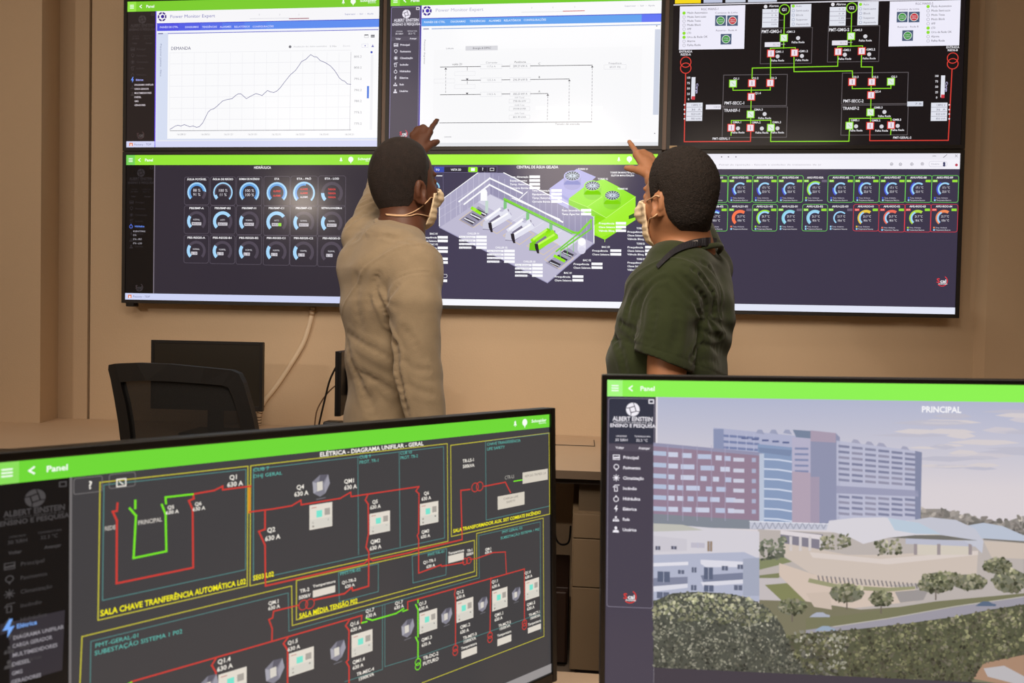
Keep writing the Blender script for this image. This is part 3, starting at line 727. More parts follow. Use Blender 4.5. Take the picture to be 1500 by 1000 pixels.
def paint_water(S):
    W_, H = S.W, S.H
    S.uvrect(0, 0, 1, 1, (49, 43, 54), 0, True)
    hh = header(S, 1.0, (150, 230, 56), (120, 210, 90))
    w_ = sidebar(S, 1.0, (16, 12, 12), (46, 42, 46), ((70, 60, 64), (66, 62, 66)), (50, 45, 50), hh, (118, 110, 122), y_end=H * .955, dim=True)
    icon(S, 4, *S.p(192, 331), .010, (90, 120, 230), 7); S.text('Hidráulica', 197.5, 331.3, 2.4, (110, 150, 255), 7, w=14, bold=True)
    for y, t, w in ((338.6, 'RESERVATÓRIOS', 18), (344.3, 'ETA', 5), (350.2, 'ETA - PRÓ', 13), (356.2, 'ETA - LOD', 13)):
        S.text(t, 195, y, 2.3, (190, 186, 196), 7, w=w)
    S.text('HIDRÁULICA', 384.5, 245.3, 3.4, (250, 248, 252), 6, 'c', w=25, bold=True)
    xs = (288.3, 326.6, 365.3, 405.6, 445.4, 486.3); wd = (17.8, 18, 18.3, 18.8, 19.3, 19.6)
    titles = (('ÁGUA POTÁVEL', 'ÁGUA DE REÚSO', 'BOMBAS DE INCÊNDIO', 'ETA', 'ETA - PRÓ', 'ETA - LOD'),
              ('PBS/BMP-A', 'PBS/BMP-B2', 'PBS/BMP-H', 'PBS/BMP-C1', 'PBS/BMP-C2', 'RETROLAVAGEM-A'),
              ('PBS-REGIS-A', 'PBS-REGIS-B1', 'PBS-REGIS-B2', 'PBS-REGIS-C1', 'PBS-REGIS-C2', 'PBS-REGIS-D'))
    BL = (166, 214, 250); BL2 = (96, 160, 225); OFF = (78, 70, 84)
    vals = [(.82, .80), (1., .10), (1., 1.), (1., 1.), (1., .55), (.15, .15)]
    for c in range(6):
        for r in range(3):
            x = xs[c] - r * .4; y = (281.6, 323.8, 367.0)[r] + (x - 288) * (.006, .011, .016)[r]
            k = 1 + (x - 288) * .0006
            S.frame(x - wd[c], y - 22.5 * k, x + wd[c], y + 18.3 * k, .45, (104, 96, 110), 4, r=3)
            t = titles[r][c]; S.text(t, x, y - 19 * k, 2.7, (248, 246, 250), 6, 'c', w=min(2.35 * len(t), 30), bold=True)
            rr = 14.6 * k if not (r == 0 and c > 3) else 16.6
            S.arc(x, y, rr * .72, rr, -135, 135, OFF, 4)
            if r == 0:
                a, b = vals[c]
                if c == 1: S.arc(x, y, rr * .86, rr, -135, 135, BL, 5); S.arc(x, y, rr * .68, rr * .86, -135, -108, BL, 5)
                elif c == 5: S.arc(x, y, rr * .7, rr, -135, -90, BL, 5)
                else:
                    S.arc(x, y, rr * .84, rr, -135, -135 + 270 * a, BL, 5); S.arc(x, y, rr * .66, rr * .84, -135, -135 + 270 * b, BL2, 5)
                if c < 3:
                    v = (('88 %', '91 %'), ('100 %', '11 %'), ('100 %', '100 %'))[c]
                    S.text(v[0], x, y - 3, 4, (225, 222, 230), 6, 'c'); S.text(v[1], x, y + 3.2, 4, (225, 222, 230), 6, 'c')
                else:
                    for j in range(2 if c == 3 else 3):
                        S.text('ALARME' if c != 5 else 'PARADA', x, y + (-2.4 + j * 6.6 if c == 3 else -5.6 + j * 5.8), 2.6, (235, 60, 55) if not (c == 4 and j == 2) else (225, 222, 230), 6, 'c', w=11, bold=True)
            else:
                on = (.3, .7, .3, .7, .3, .3)[c] if r == 1 else (.3, .3, .3, .3, .3, 0)[c]
                if on: S.arc(x, y, rr * .68, rr, -135, -135 + 270 * on, BL, 5)
                S.text('AUTO' if on == .7 else 'NORMAL', x, y - 2.2, 2.3, (225, 222, 230), 6, 'c', w=10 if on != .7 else 7)
                ww = 7 if r == 1 else 4.6; yy = y + 3.8; xo = x if r == 1 else x - 3
                S.rect(xo - ww, yy - 2.3, xo + ww, yy + 2.3, (206, 202, 210), 6)
                S.text('MAN AUT' if r == 1 else 'L  D', xo, yy, 2.4, (120, 115, 125), 7, 'c', w=ww * 1.7, bold=True)
                if r == 1 and c == 3: S.rect(x + 2.5, yy - 2.3, x + ww, yy + 2.3, (150, 225, 60), 8)
    taskbar(S, .955, (206, 212, 244))

def paint_chiller(S):
    W_, H = S.W, S.H
    S.uvrect(0, 0, 1, 1, (66, 60, 84), 0, True)
    header(S, 1.0, (172, 246, 66), (150, 230, 70))
    WH = (252, 252, 255); GR = (148, 232, 20); GD = (118, 200, 16); FL = (190, 186, 210)
    S.rect(560, 243, 614, 440, (50, 44, 60), 1)
    S.rect(636, 244.3, 650.5, 252, (56, 76, 175), 4); S.text('TO', 641, 248.6, 2.8, WH, 6, 'c', bold=True); S.rect(651, 244.3, 685, 252, (44, 40, 56), 4); S.frame(637, 244, 728, 252.5, .4, (120, 112, 150), 5)
    S.text('VISTA 2D', 668, 248.4, 2.8, WH, 6, 'c', w=15, bold=True); S.rrect(686, 244.5, 699.5, 252, 1.5, GR, 6); S.rect(690, 246, 695.5, 250.5, WH, 7)
    for x in (707, 720.5): S.rrect(x - 6, 244.6, x + 6, 251.8, 1, (38, 34, 50), 6)
    S.text('?', 707, 247.6, 4, WH, 7, 'c', bold=True); S.frame(718, 246.3, 723.5, 249.8, .6, WH, 7)
    S.text('CENTRAL DE ÁGUA GELADA', 787, 244.6, 3.7, WH, 6, 'c', w=61, bold=True)
    S.line([(638, 257.5), (647.5, 257.5)], 1.1, WH, 6); S.arc(635, 275, 7.5, 9.5, 0, 90, (150, 210, 240), 5); S.line([(649, 254), (649.5, 289)], .5, (110, 104, 135), 5)
    # room: two walls and floor in isometric view
    wl, pk, wr0, wr1, fr, fb = (643, 295), (700, 252.5), (735, 252.5), (870, 318), (870, 356), (802, 414)
    S.poly([(644, 294.5), (700, 253), (718, 253), (718, 285), (644, 333)], (172, 168, 196), 2)
    S.poly([(718, 253), (738, 253), (870, 317), (870, 358), (718, 284)], (150, 146, 178), 2)
    S.poly([(644, 333), (718, 284), (870, 356), (802, 414)], FL, 3)
    S.poly([(700, 296), (718, 285), (850, 350), (830, 365)], (212, 210, 228), 4)
    for i in range(8): S.line([(652 + i * 8.3, 289 - i * 6), (652 + i * 8.3, 327 - i * 5.4)], .5, (205, 202, 222), 4)
    for i in range(17): S.line([(722 + i * 8.6, 254 + i * 4.1), (722 + i * 8.6, 288 + i * 4.1)], .5, (190, 188, 212), 4)
    for j in (1, 2): S.line([(644, 295 + j * 12), (716, 253 + j * 10)], .4, (205, 202, 222), 4)
    S.line([(643.5, 331), (643.5, 295), (700, 253)], 1.1, WH, 5); S.line([(738, 253), (870, 317.5), (870, 356)], 1.3, WH, 5)
    S.line([(672.5, 295), (717.5, 261), (765, 283)], 2.2, WH, 6); S.line([(680, 299), (717, 270.5), (824, 325)], 2.2, WH, 6); S.line([(750, 290), (820, 321)], 1.2, WH, 6); S.line([(761, 291), (772, 281)], 1.2, WH, 6)
    S.line([(674, 295), (674, 312)], .7, (225, 225, 240), 5)
    S.line([(739, 291.5), (840, 340.5), (848, 341), (866, 322)], 3.2, (126, 214, 52), 7); S.line([(739, 293.8), (838, 342.5)], 1, (90, 170, 40), 8)
    S.line([(866, 324), (866, 335), (822, 366)], 2.2, (118, 206, 52), 7); S.line([(846, 343), (815, 368)], 2.2, (118, 206, 52), 7)
    for x, y in ((740, 294), (773, 311), (807, 327)): S.rect(x - 2.2, y, x + 2.2, y + 13, (128, 196, 130), 6)
    for i in range(5): S.line([(742 + i * 27, 300 + i * 12.5), (722 + i * 27, 313 + i * 12.5)], .5, (236, 236, 246), 5)
    S.line([(644, 333), (802, 414), (870, 356)], 1.2, (160, 156, 190), 5)
    # pump skids and chillers
    def pad(cx, cy, w, h, c=(228, 204, 152)): S.line([(cx - w, cy), (cx, cy + h), (cx + w * .9, cy - h * .15), (cx - w * .1, cy - h * 1.2)], .7, c, 5, closed=True)
    S.poly([(673, 322.5), (701, 302), (716, 314), (692, 333)], (150, 146, 170), 5); pad(694, 321.5, 21, 11.5)
    for dx, dy in ((0, 0), (9, -6), (17, -12)):
        S.poly([(679 + dx, 321 + dy), (683 + dx, 318 + dy), (697 + dx, 325 + dy), (692 + dx, 329 + dy)], (60, 55, 70), 6)
        S.line([(681 + dx, 320 + dy), (694 + dx, 326 + dy)], 1.6, (240, 240, 248), 7)
    S.line([(692, 305), (703, 312)], 4.5, GR, 8); S.disc(695, 306.5, 2.8, (170, 240, 60), 9)
    S.rect(704, 281, 713.5, 294, WH, 7); S.disc(708.7, 281, 4.7, WH, 7); S.rect(711, 294, 715, 312, (195, 215, 205), 6)
    for cx, cy, main, hi, base in ((728, 322, (226, 226, 240), WH, (172, 168, 196)), (761, 338, (226, 226, 240), WH, (172, 168, 196)), (796, 353, GR, (196, 250, 90), GD)):
        pad(cx, cy + 7, 24, 13)
        S.poly([(cx - 21, cy + 14), (cx - 17, cy + 2), (cx + 17, cy - 16), (cx + 19, cy - 4), (cx - 8, cy + 15)], (120, 114, 140) if main != GR else (126, 120, 140), 6)
        S.line([(cx - 14, cy - 1), (cx + 5, cy - 14)], 8, main, 7); S.line([(cx - 14, cy - 3), (cx + 4, cy - 16)], 3, hi, 8)
        S.line([(cx - 7, cy + 8), (cx + 16, cy - 6)], 9, main, 8); S.line([(cx - 8, cy + 5), (cx + 15, cy - 9)], 3, hi, 9)
        S.line([(cx + 6, cy - 9), (cx + 13, cy - 13)], 6, main, 7); S.disc(cx + 17, cy - 7, 4.4, base, 7); S.disc(cx + 7, cy - 15, 3.6, base, 7)
        S.poly([(cx - 21, cy + 13), (cx - 20, cy + 3), (cx - 11, cy - 1), (cx - 11, cy + 14)], base if main == GR else (205, 204, 222), 9)
        S.poly([(cx - 13, cy + 4), (cx - 8, cy + 4), (cx - 6, cy + 18), (cx - 9, cy + 18), (cx - 12, cy + 11)], (34, 28, 40), 10)
    S.poly([(799, 385), (833, 363), (846, 372), (816, 394)], (160, 156, 180), 5); pad(820, 380, 22, 14)
    for dx, dy in ((0, 0), (10, -7), (19, -14)):
        S.poly([(803 + dx, 384 + dy), (808 + dx, 380 + dy), (822 + dx, 387 + dy), (817 + dx, 391 + dy)], (52, 48, 62), 6); S.line([(806 + dx, 384 + dy), (818 + dx, 389 + dy)], 1.2, (220, 222, 232), 7)
        S.line([(821 + dx, 382 + dy), (821 + dx, 362 + dy)], .8, (120, 200, 90), 8)
    S.line([(813, 375), (826, 382)], 4, GR, 8)
    S.rect(846.5, 354, 858, 367, (232, 230, 245), 7); S.disc(852.3, 354, 5.7, WH, 8); S.disc(852.3, 366.5, 5.6, (215, 212, 232), 7)
    # cooling towers
    def tower(x, y, top, side, low):
        S.poly(top, low, 3); S.rect(x - 12.5, y, x + 12.5, y + 13, side, 5)
        a, b = S.p(x, y + 13); k = S.mv(x, y); P = lambda yy, r: [(S.p(x, y)[0] + r * k * math.cos(t * PI / 9), S.p(x, yy)[1] + r * .62 * k * math.sin(t * PI / 9)) for t in range(18)]
        S.raw(P(y + 13, 12.5), side, 5); S.raw(P(y, 12.5), tuple(min(255, c + 25) for c in side), 6); S.raw(P(y, 10.8), (52, 70, 92), 7)
        c = S.p(x, y)
        for t in range(14):
            q = t * 2 * PI / 14; S.lline([(c[0] + 2 * k * math.cos(q), c[1] + 1.2 * k * math.sin(q)), (c[0] + 9.8 * k * math.cos(q), c[1] + 6.1 * k * math.sin(q))], .75 * k, (215, 230, 246), 8)
    S.poly([(805, 276), (845, 247), (873, 259), (833, 296)], (172, 172, 226), 3)
    S.poly([(805, 276), (833, 290), (833, 306), (805, 292)], (190, 188, 232), 3)
    S.poly([(833, 291), (862, 269), (884, 262), (905, 273), (931, 288), (931, 322), (886, 351), (870, 344), (870, 318)], GR, 4)
    S.poly([(833, 291), (860, 303), (882, 290), (888, 319), (931, 288), (931, 322), (886, 351), (870, 344), (870, 318), (834, 300)], (136, 222, 18), 5) if False else None
    S.poly([(888, 319), (931, 288), (931, 322), (912, 334), (880, 348), (872, 340), (872, 314)], (162, 240, 40), 5); S.poly([(833, 292), (860, 303), (888, 319), (870, 330), (870, 318), (833, 300)], (134, 214, 20), 5)
    S.line([(834, 292), (860, 303), (882, 288)], .6, (200, 250, 120), 6); S.line([(860, 303), (888, 319), (931, 288)], .7, (200, 250, 120), 6)
    S.poly([(921, 316), (931, 311), (931, 318), (921, 321)], (40, 90, 30), 6)
    S.line([(886, 351), (885.8, 354)], .7, (200, 250, 120), 6)
    tower(838.5, 257.5, [(838, 257)] * 3, (160, 160, 212), (160, 160, 212)); tower(868, 272, [(868, 272)] * 3, (132, 214, 20), GR); tower(897, 286, [(897, 286)] * 3, (132, 214, 20), GR)
    for t, x, y, w in (('TORRE 01', 854, 247.5, 15), ('TORRE 02', 883, 262, 15), ('TORRE 03', 912, 276.5, 15)): S.text(t, x, y, 2.4, WH, 10, 'c', w=w, bold=True)
    S.text('TORRES EM MANUTENÇÃO', 894, 252.7, 2.4, WH, 9, w=36, bold=True); S.text('SELETOR MANUTENÇÃO', 895, 257, 2.4, WH, 9, w=34, bold=True)
    def tab(x, y, rows, lw, bxw, title=None, gap=5.4, c=WH):
        if title: S.text(title, x + lw * .75, y - gap, 2.6, WH, 11, 'c', w=12, bold=True)
        for i, t in enumerate(rows):
            S.text(t, x, y + i * gap, 2.6, WH, 11, w=min(lw * .95, 2.3 * len(t)), bold=True)
            S.rect(x + lw, y + i * gap - 2, x + lw + bxw, y + i * gap + 1.9, WH, 10)
    tab(747, 259, ('Temp. Alimentação', 'Equipamento', 'Temp. Retorno', 'Corrente Bomba'), 28.5, 15.5)
    tab(779.5, 279, ('Temp. Alimentação', 'Equipamento', 'Temp. Retorno', 'Corrente Bomba'), 28, 15.5)
    tab(823, 308, ('Fluxo Secundário', 'Temp. Água Gel.'), 28, 15)
    tab(877, 327, ('Frequência', 'Chave Seletora', 'Válvula Bloq.'), 25, 15)
    for (x, y) in ((672.5, 347), (713.5, 367.5), (754.5, 388)):
        S.text('CHILLER 0%d' % (1 + int((x - 672) / 41)), x + 21, y - 5, 2.6, WH, 11, 'c', w=18, bold=True)
        for i, t in enumerate(('Temp. Alimentação', 'Pot. Água Gelada', 'Pot. Água Cond.', 'Capacidade')):
            S.rect(x, y + i * 5.2 - 1.6, x + (24 if i < 3 else 18), y + i * 5.2 + 1.6, WH, 10); S.rect(x + 25, y + i * 5.2 - 2, x + 40.5, y + i * 5.2 + 1.9, WH, 10)
            S.text(t, x + 1, y + i * 5.2, 1.8, (150, 148, 170), 11, w=20)
    tab(867.5, 367, ('Frequência', 'Chave Seletora'), 26.5, 16, 'BAC 03'); tab(840, 386.5, ('Frequência', 'Chave Seletora'), 26.5, 16, 'BAC 02'); tab(812.5, 405, ('Frequência', 'Chave Seletora'), 26, 16, 'BAC 01')
    for k, y in enumerate((339.5, 362, 384.5)): tab(919, y, ('Frequência', 'Chave Seletora', 'Válvula Bloq.'), 26, 17, 'TORRE 0%d' % (k + 1), gap=5.2)
    for k, y in enumerate((347.5, 363, 379)): tab(619, y, ('Frequência', 'Chave Seletora'), 22, 15, 'BAC 0%d' % (k + 1), gap=5.3)
    S.frame(643, 401.5, 655, 406.5, .5, WH, 10, r=2); S.rect(644, 409, 655, 413, WH, 10)
    seal(S, *S.p(941, 406), .024, (215, 70, 60), WH)
    S.raw([(0, .958 * H), (W_, .958 * H), (W_, H), (0, H)], (246, 247, 253), 11, True)

def paint_ahu(S):
    W_, H = S.W, S.H
    S.uvrect(0, 0, 1, 1, (60, 54, 74), 0, True)
    S.raw([(0, 0), (W_, 0), (W_, S.p(1100, 247.6)[1]), (0, S.p(1100, 247.6)[1])], (244, 242, 250), 1, True)
    S.raw([(0, 0), (W_, 0), (W_, S.p(1100, 234)[1]), (0, S.p(1100, 234)[1])], (236, 234, 244), 2, True)
    S.text('Painel de operação - fancoils e unidades de tratamento de ar', 1053, 241.2, 2.2, (176, 172, 184), 5, w=150)
    for x in (1057, 1067, 1078): S.disc(x, 229.7, 1, (130, 126, 140), 5)
    S.line([(1366, 228.3), (1371, 228.3)], .6, (90, 88, 100), 5); S.line([(1382, 230.5), (1387, 226.5)], .7, (90, 88, 100), 5)
    S.line([(1399, 226.5), (1402.5, 230)], .5, (110, 108, 120), 5); S.line([(1399, 230), (1402.5, 226.5)], .5, (110, 108, 120), 5)
    for x, y in ((1306, 240.3), (1319, 240.6), (1335.6, 240.4), (1351, 240)): S.ring(x, y, 1.9, .6, (120, 118, 130), 5); S.disc(x, y, .7, (110, 108, 120), 5)
    S.frame(1361, 236.2, 1387, 244, .4, (190, 188, 204), 5, r=3); S.text('Usuário', 1364, 240, 2.4, (160, 158, 176), 5, w=12); S.disc(1383, 239, 1.8, (60, 62, 100), 6); S.disc(1383, 242, 1.8, (60, 62, 100), 6); S.disc(1401, 241.6, 2, (190, 70, 90), 6)
    GB = (110, 205, 90); RB = (215, 62, 74); GR = (156, 228, 60)
    BLU = (120, 160, 246); SKY = (160, 214, 250); IN = (74, 90, 215)
    xs = [1016.5, 1048, 1084.3, 1120.8, 1157.6, 1194, 1231.7, 1269.5, 1307.3, 1345.2, 1384]
    edges = [(995, 1029), (1030, 1065.3), (1067, 1101.6), (1102.8, 1138.2), (1139.6, 1175.6), (1176.4, 1212), (1213.2, 1250), (1251.4, 1287.4), (1288.8, 1325.8), (1326.6, 1364), (1365, 1403.2)]
    nm1 = ['AHU-PSG-00', 'AHU-PSG-01', 'AHU-PSG-02', 'AHU-PSG-03', 'AHU-PSG-04', 'AHU-PSG-03A', 'AHU-PSG-05', 'AHU-PSG-06', 'AHU-PSG-07', 'AHU-PSG-08', 'AHU-PSG-09']
    nm2 = ['AHU-P06-01', 'AHU-P06-02', 'AHU-LS1-01', 'AHU-LS1-02', 'AHU-LS2-01', 'AHU-LS2-02', 'AHU-LS2-03', 'AHU-ROO-01', 'AHU-ROO-02', 'AHU-ROO-03', 'AHU-ROO-04']
    st2 = {2: ((250, 120, 80), None), 3: (GR, GB), 4: ((140, 216, 226), None), 5: ((150, 210, 230), GB), 6: (SKY, None), 7: ((236, 200, 70), RB), 8: ((238, 110, 90), RB), 9: ((180, 220, 70), RB), 10: ((244, 140, 90), RB)}
    for r in range(2):
        for i, (x0, x1) in enumerate(edges):
            if i < 1: continue
            x = (x0 + x1) / 2 - r * 1.2 * (i / 10); y0, y1 = (257, 296.3) if r == 0 else (299.2, 339.8 - (0 if i > 7 else 1.5))
            x0 -= r * 1.2 * (i / 10); x1 -= r * 1.2 * (i / 10); cy = y0 + 20
            arcc, box = (IN, GB) if r == 0 else st2.get(i, (IN, GB))
            if r == 0 and i == 5: arcc, box = GR, None
            if box: S.frame(x0, y0, x1, y1, .7, box, 5, r=3)
            S.text((nm1 if r == 0 else nm2)[i], x, y0 + 3, 2.8, (248, 246, 250), 6, 'c', w=24, bold=True)
            red = box == RB
            S.rect(x0 + 1.5, y0 + 6.3, x0 + 8.2, y0 + 9.6, (240, 80, 66) if red else GR, 8); S.rect(x1 - 8.2, y0 + 6.3, x1 - .8, y0 + 9.8, GR if box else (110, 100, 122), 8)
            S.text('AUT', x0 + 4.8, y0 + 8, 1.8, (250, 250, 250), 9, 'c', w=5)
            if r == 1 and i == 6: S.arc(x, cy, 8, 10, -140, 45, SKY, 6)
            else:
                S.arc(x, cy, 9.2 if r == 0 and i != 5 else 8, 12, -140, (-80 if (r == 0 and i < 7) else -30) if r == 0 and i != 5 else 35, arcc, 6)
                S.arc(x, cy, 7.6, 10, -140, 38 if not red else -25, SKY if not (r == 1 and i == 2) else arcc, 7)
            S.text('17.1 °C' if r == 0 else '21.7 °C', x + 1.5, cy - 2.3, 3.1, (236, 234, 242), 7, 'c', w=11.5); S.text('22.0 °C' if r == 0 else '18.6 °C', x + 1.5, cy + 3.6, 3.1, (236, 234, 242), 7, 'c', w=11.5)
            S.rect(x0 + 3.2, y1 - 7.7, x0 + 5.4, y1 - 5.3, arcc, 7); S.text('Temp. Ambiente', x0 + 6.4, y1 - 6.5, 1.9, (210, 206, 222), 7, w=17)
            S.rect(x0 + 3.2, y1 - 4.3, x0 + 5.4, y1 - 1.9, SKY, 7); S.text('Temperatura Retorno', x0 + 6.4, y1 - 3.1, 1.9, (236, 234, 242), 7, w=22)
    seal(S, *S.p(1380, 411.5), .022, (225, 60, 70), (250, 248, 250))
    S.raw([(0, .958 * H), (W_, .958 * H), (W_, H), (0, H)], (226, 230, 246), 11, True)

r1, _, _ = wall_display(0, 1, 'large wall display at upper left showing a rising demand line chart on white', paint_demand)
r2, _, _ = wall_display(1, 1, 'large wall display at upper middle with a white power meter page and blue menu bar', paint_power)
r3, inv3, _ = wall_display(2, 1, 'large wall display at upper right with a black page of green and red circuit lines', paint_oneline)
r4, inv4, _ = wall_display(0, 0, 'large wall display at lower left with three rows of pale blue ring gauges', paint_water)
r5, _, _ = wall_display(1, 0, 'large wall display at lower middle showing a plant room drawing with green chillers', paint_chiller)
r6, _, _ = wall_display(2, 0, 'large wall display at lower right with green and red outlined temperature gauge tiles', paint_ahu)
b = bmesh.new(); p = at_y(986, 216, -0.002); bx(b, (p.x - .016, -.0035, p.z - .006), (p.x + .016, -.0015, p.z + .008))
o = bm_obj('paper_label', b, mat('aged_label', rgb(190, 165, 130), .7), r3); o.matrix_parent_inverse = inv3; o['label'] = 'small beige sticker on the frame'
b = bmesh.new(); p = at_y(184, 443, 0.0); bx(b, (p.x, .0, p.z - .018), (p.x + .04, .04, p.z + .004), bev=.003)
o = bm_obj('control_module', b, M_BLACK, r4); o.matrix_parent_inverse = inv4

# added strips coloured like the lit wall behind, in the upper row's two gaps
for k, rt in ((0, r1), (1, r2)):
    xa = k * PXW + SW + .0165
    b = bmesh.new(); bx(b, (xa, .004, Z0 + PZH - .016), (xa + PXW - SW - .033, .05, Z0 + PZH + SH + .016))
    o = bm_obj('lit_gap_strip', b, mat('lit_gap_brown', rgb(112, 92, 80), .5), rt); o.matrix_parent_inverse = Matrix.Translation(-rt.location); o['label'] = 'added light brown strip for the lit wall in the gap'
# ------------------------------------------------------------------ the two monitors in front
def paint_unifilar(S):
    W_, H = S.W, S.H
    S.uvrect(0, 0, 1, 1, (66, 64, 66), 0, True)
    hh = header(S, .735, (112, 216, 56), (140, 224, 92))
    w_ = sidebar(S, .72, (20, 18, 18), (74, 71, 72), ((80, 60, 60), (90, 86, 86)), (44, 42, 42), hh, (118, 114, 114), dim=True)
    S.poly([(0, 914), (95, 893), (91, 981), (14, 1003), (14, 925), (0, 930)], (52, 48, 54), 3)
    icon(S, 5, *S.p(12, 920), .0062, (120, 170, 245), 7); S.text('Elétrica', 24, 917, 6, (120, 165, 235), 7, w=30, bold=True)
    for x, y, t, w in ((19, 934, 'DIAGRAMA UNIFILAR', 74), (18, 946, 'CARGA GERADOR', 58), (18, 959.5, 'MULTIMEDIDORES', 66), (17, 973, 'DIESEL', 27), (17, 986, 'GMG', 16), (16, 999, 'GERADORES', 44)):
        S.text(t, x, y - .2 * 0, 5.5, (150, 146, 152), 7, w=w, bold=True)
    WH = (240, 234, 224); YE = (196, 188, 60); YT = (250, 240, 20); TE = (84, 132, 130); TT = (98, 190, 178); RD = (206, 62, 54); GR = (120, 226, 40)
    S.frame(108, 701, 149.5, 719, 1, (120, 116, 116), 4, r=3); S.frame(160, 695, 198, 711, 1, (120, 116, 116), 4, r=3)
    S.text('?', 132, 710, 11, WH, 7, 'c', bold=True); S.frame(171, 702, 184, 711, 1.6, WH, 7); S.line([(175, 705), (180, 709)], 1.4, WH, 7)
    S.text('ELÉTRICA - DIAGRAMA UNIFILAR - GERAL', 468, 665.6, 6.2, (250, 246, 238), 7, w=152, bold=True)
    def L(pts, c, w=1.3, layer=4): S.line(pts, w * .9, c, layer)
    L([(149, 706), (363, 682.5), (362, 857.8), (143.5, 908), (146.5, 706)], YE, 1.8)
    L([(152, 710), (360, 687.3), (359.5, 834), (150, 879), (152, 710)], TE, 1.5)
    L([(367, 682), (655, 649.5), (656, 792.4), (366, 857.7), (367, 682)], YE, 1.6)
    L([(371, 687), (649.5, 654), (651, 787.6), (402, 842)], TE, 1.4); L([(371, 687), (371, 850)], TE, 1.6)
    L([(524, 670), (525, 812)], TE, 1.2); L([(584.5, 663), (586, 800)], TE, 1.2)
    L([(660, 652), (804, 634), (805, 752.5), (661, 785.5), (660, 652)], YE, 1.4)
    L([(711, 646), (804.5, 634.5)], TE, 1); L([(711, 646), (712, 761.5), (804, 741)], TE, 1.2)
    L([(434, 850), (694.7, 791), (694.7, 836.7), (434, 907.4), (434, 850)], YE, 1.6)
    L([(117, 1000), (120, 932), (427, 857.7), (428, 915.8), (698, 842.7), (698, 781), (795.5, 758.5), (796.6, 931.5), (618, 999.8)], YE, 1.8)
    L([(132, 1000), (133, 939), (422, 868), (423, 924), (702, 846), (701, 784), (791, 764), (792, 925)], TE, 1.4)
    L([(560, 886), (560, 980), (505, 998)], TE, 1.1); L([(563.5, 885), (563.5, 976), (620, 959), (775, 904), (790, 899)], TE, 1.1)
    L([(495.7, 838.3), (554, 825), (554, 866), (497, 881), (495.7, 838.3)], TE, 1.2); L([(603.6, 814), (654, 803), (653, 841.5), (604.8, 853.5), (603.6, 814)], TE, 1.2)
    for t, x0, y0, x1, h in (('SALA CHAVE TRANFERÊNCIA AUTOMÁTICA L02', 146.5, 898, 360, 8.5), ('SE03 L02', 370.5, 846.5, 401, 7), ('SALA TRANSFORMADOR AUX. SIST COMBATE INCÊNDIO', 663.5, 777.5, 792, 5), ('SALA MÉDIA TENSÃO P02', 438, 902, 523.5, 7)):
        S.text(t, x0, y0, h, YT, 6, w=x1 - x0, bold=True)
    for t, x0, y0, x1, h in (('PMT-GERAL-01', 139, 945.5, 204, 6), ('SUBESTAÇÃO SISTEMA 1 P02', 138, 956.5, 267, 6.5), ('PMT-GERAL-02', 735, 779.5, 765, 3.6), ('SUBESTAÇÃO SISTEMA 1 P02', 733, 788, 790, 3.6),
                             ('CUB 7', 370.5, 688, 394, 5), ('DHJ GERAL', 370.5, 697.5, 413, 5), ('CUB 9', 526, 669.5, 543, 4.6), ('PROT. TR-1', 526, 677, 555, 4.6), ('CUB 10', 586, 663.5, 603, 4.4), ('PROT. TR-2', 586, 670.5, 612, 4.4),
                             ('CHAVE TRANSFERÊNCIA', 713, 650.5, 762, 4), ('LIFE SAFETY', 713, 657.5, 739, 4), ('PMT/TR-02', 498, 840.5, 528, 4.6), ('PMT/TR-01', 626, 812.8, 651.5, 3.8)):
        S.text(t, x0, y0, h, TT, 6, w=x1 - x0)
    R = lambda pts, w=1.9, c=RD: S.line(pts, w, c, 5)
    R([(172, 737), (171, 748), (165, 749), (171, 762), (170.6, 854), (282.8, 831), (282, 746), (276.5, 733), (283.7, 730), (283, 724)], 2.8)
    R([(282, 723.5), (313.4, 718), (326, 711.8), (326, 717), (359, 712.7), (367, 712)], 2.4); R([(365, 712), (365, 749.6)], 4, (214, 140, 40))
    R([(365, 749.6), (400, 745), (427, 740.4), (440.5, 732.3), (441, 739), (498, 729.6), (513.4, 720.6), (514, 727), (613.5, 712.4), (609, 718.7), (613.5, 723), (613, 780), (611, 784), (613, 790), (613, 839), (645.6, 827), (647, 829), (679, 823.5)], 2.2)
    R([(688, 819), (698, 817.6), (722, 809), (740, 808), (741.5, 839)], 1.5)
    for x, y, r in ((681, 822, 4.6), (686.5, 820.5, 4.6), (695.7, 713.5, 6.4), (702.5, 712, 6.4), (444, 885.7, 7), (453.8, 884, 7)): S.ring(x, y, r, 1.3, RD, 5)
    R([(242.3, 728), (282, 723.5)], 2.8, GR); R([(243, 737), (242.3, 728)], 2.8, GR); R([(198, 733), (198, 744)], 3, GR)
    R([(190, 744.4), (199, 755), (195.5, 817), (243.5, 807), (242.4, 753), (237, 739)], 3, GR)
    R([(388, 748), (388, 775), (379, 778), (388, 798), (388.7, 857.7), (533.5, 824.8), (540.5, 818), (546, 820.6), (600, 809), (613, 804), (621, 803), (676.7, 790), (674.7, 718), (688, 716.5)], 2.4)
    R([(709, 712), (740, 706), (747.5, 721)], 1.8)
    R([(538.6, 724), (535, 732), (539, 738), (539.7, 780), (536, 801), (540, 808), (539.7, 858), (516.6, 864.7), (515, 860), (504.5, 869), (461, 878)], 2.2)
    R([(437, 886), (400.6, 894.8), (399, 904.6), (393.6, 907), (398.5, 920), (398, 938.8)], 2)
    R([(192, 998), (318, 962), (400, 938.4), (529.8, 901), (528.7, 912)], 2.4); R([(597, 892), (597, 881), (767.9, 833), (768, 910)], 1.8)
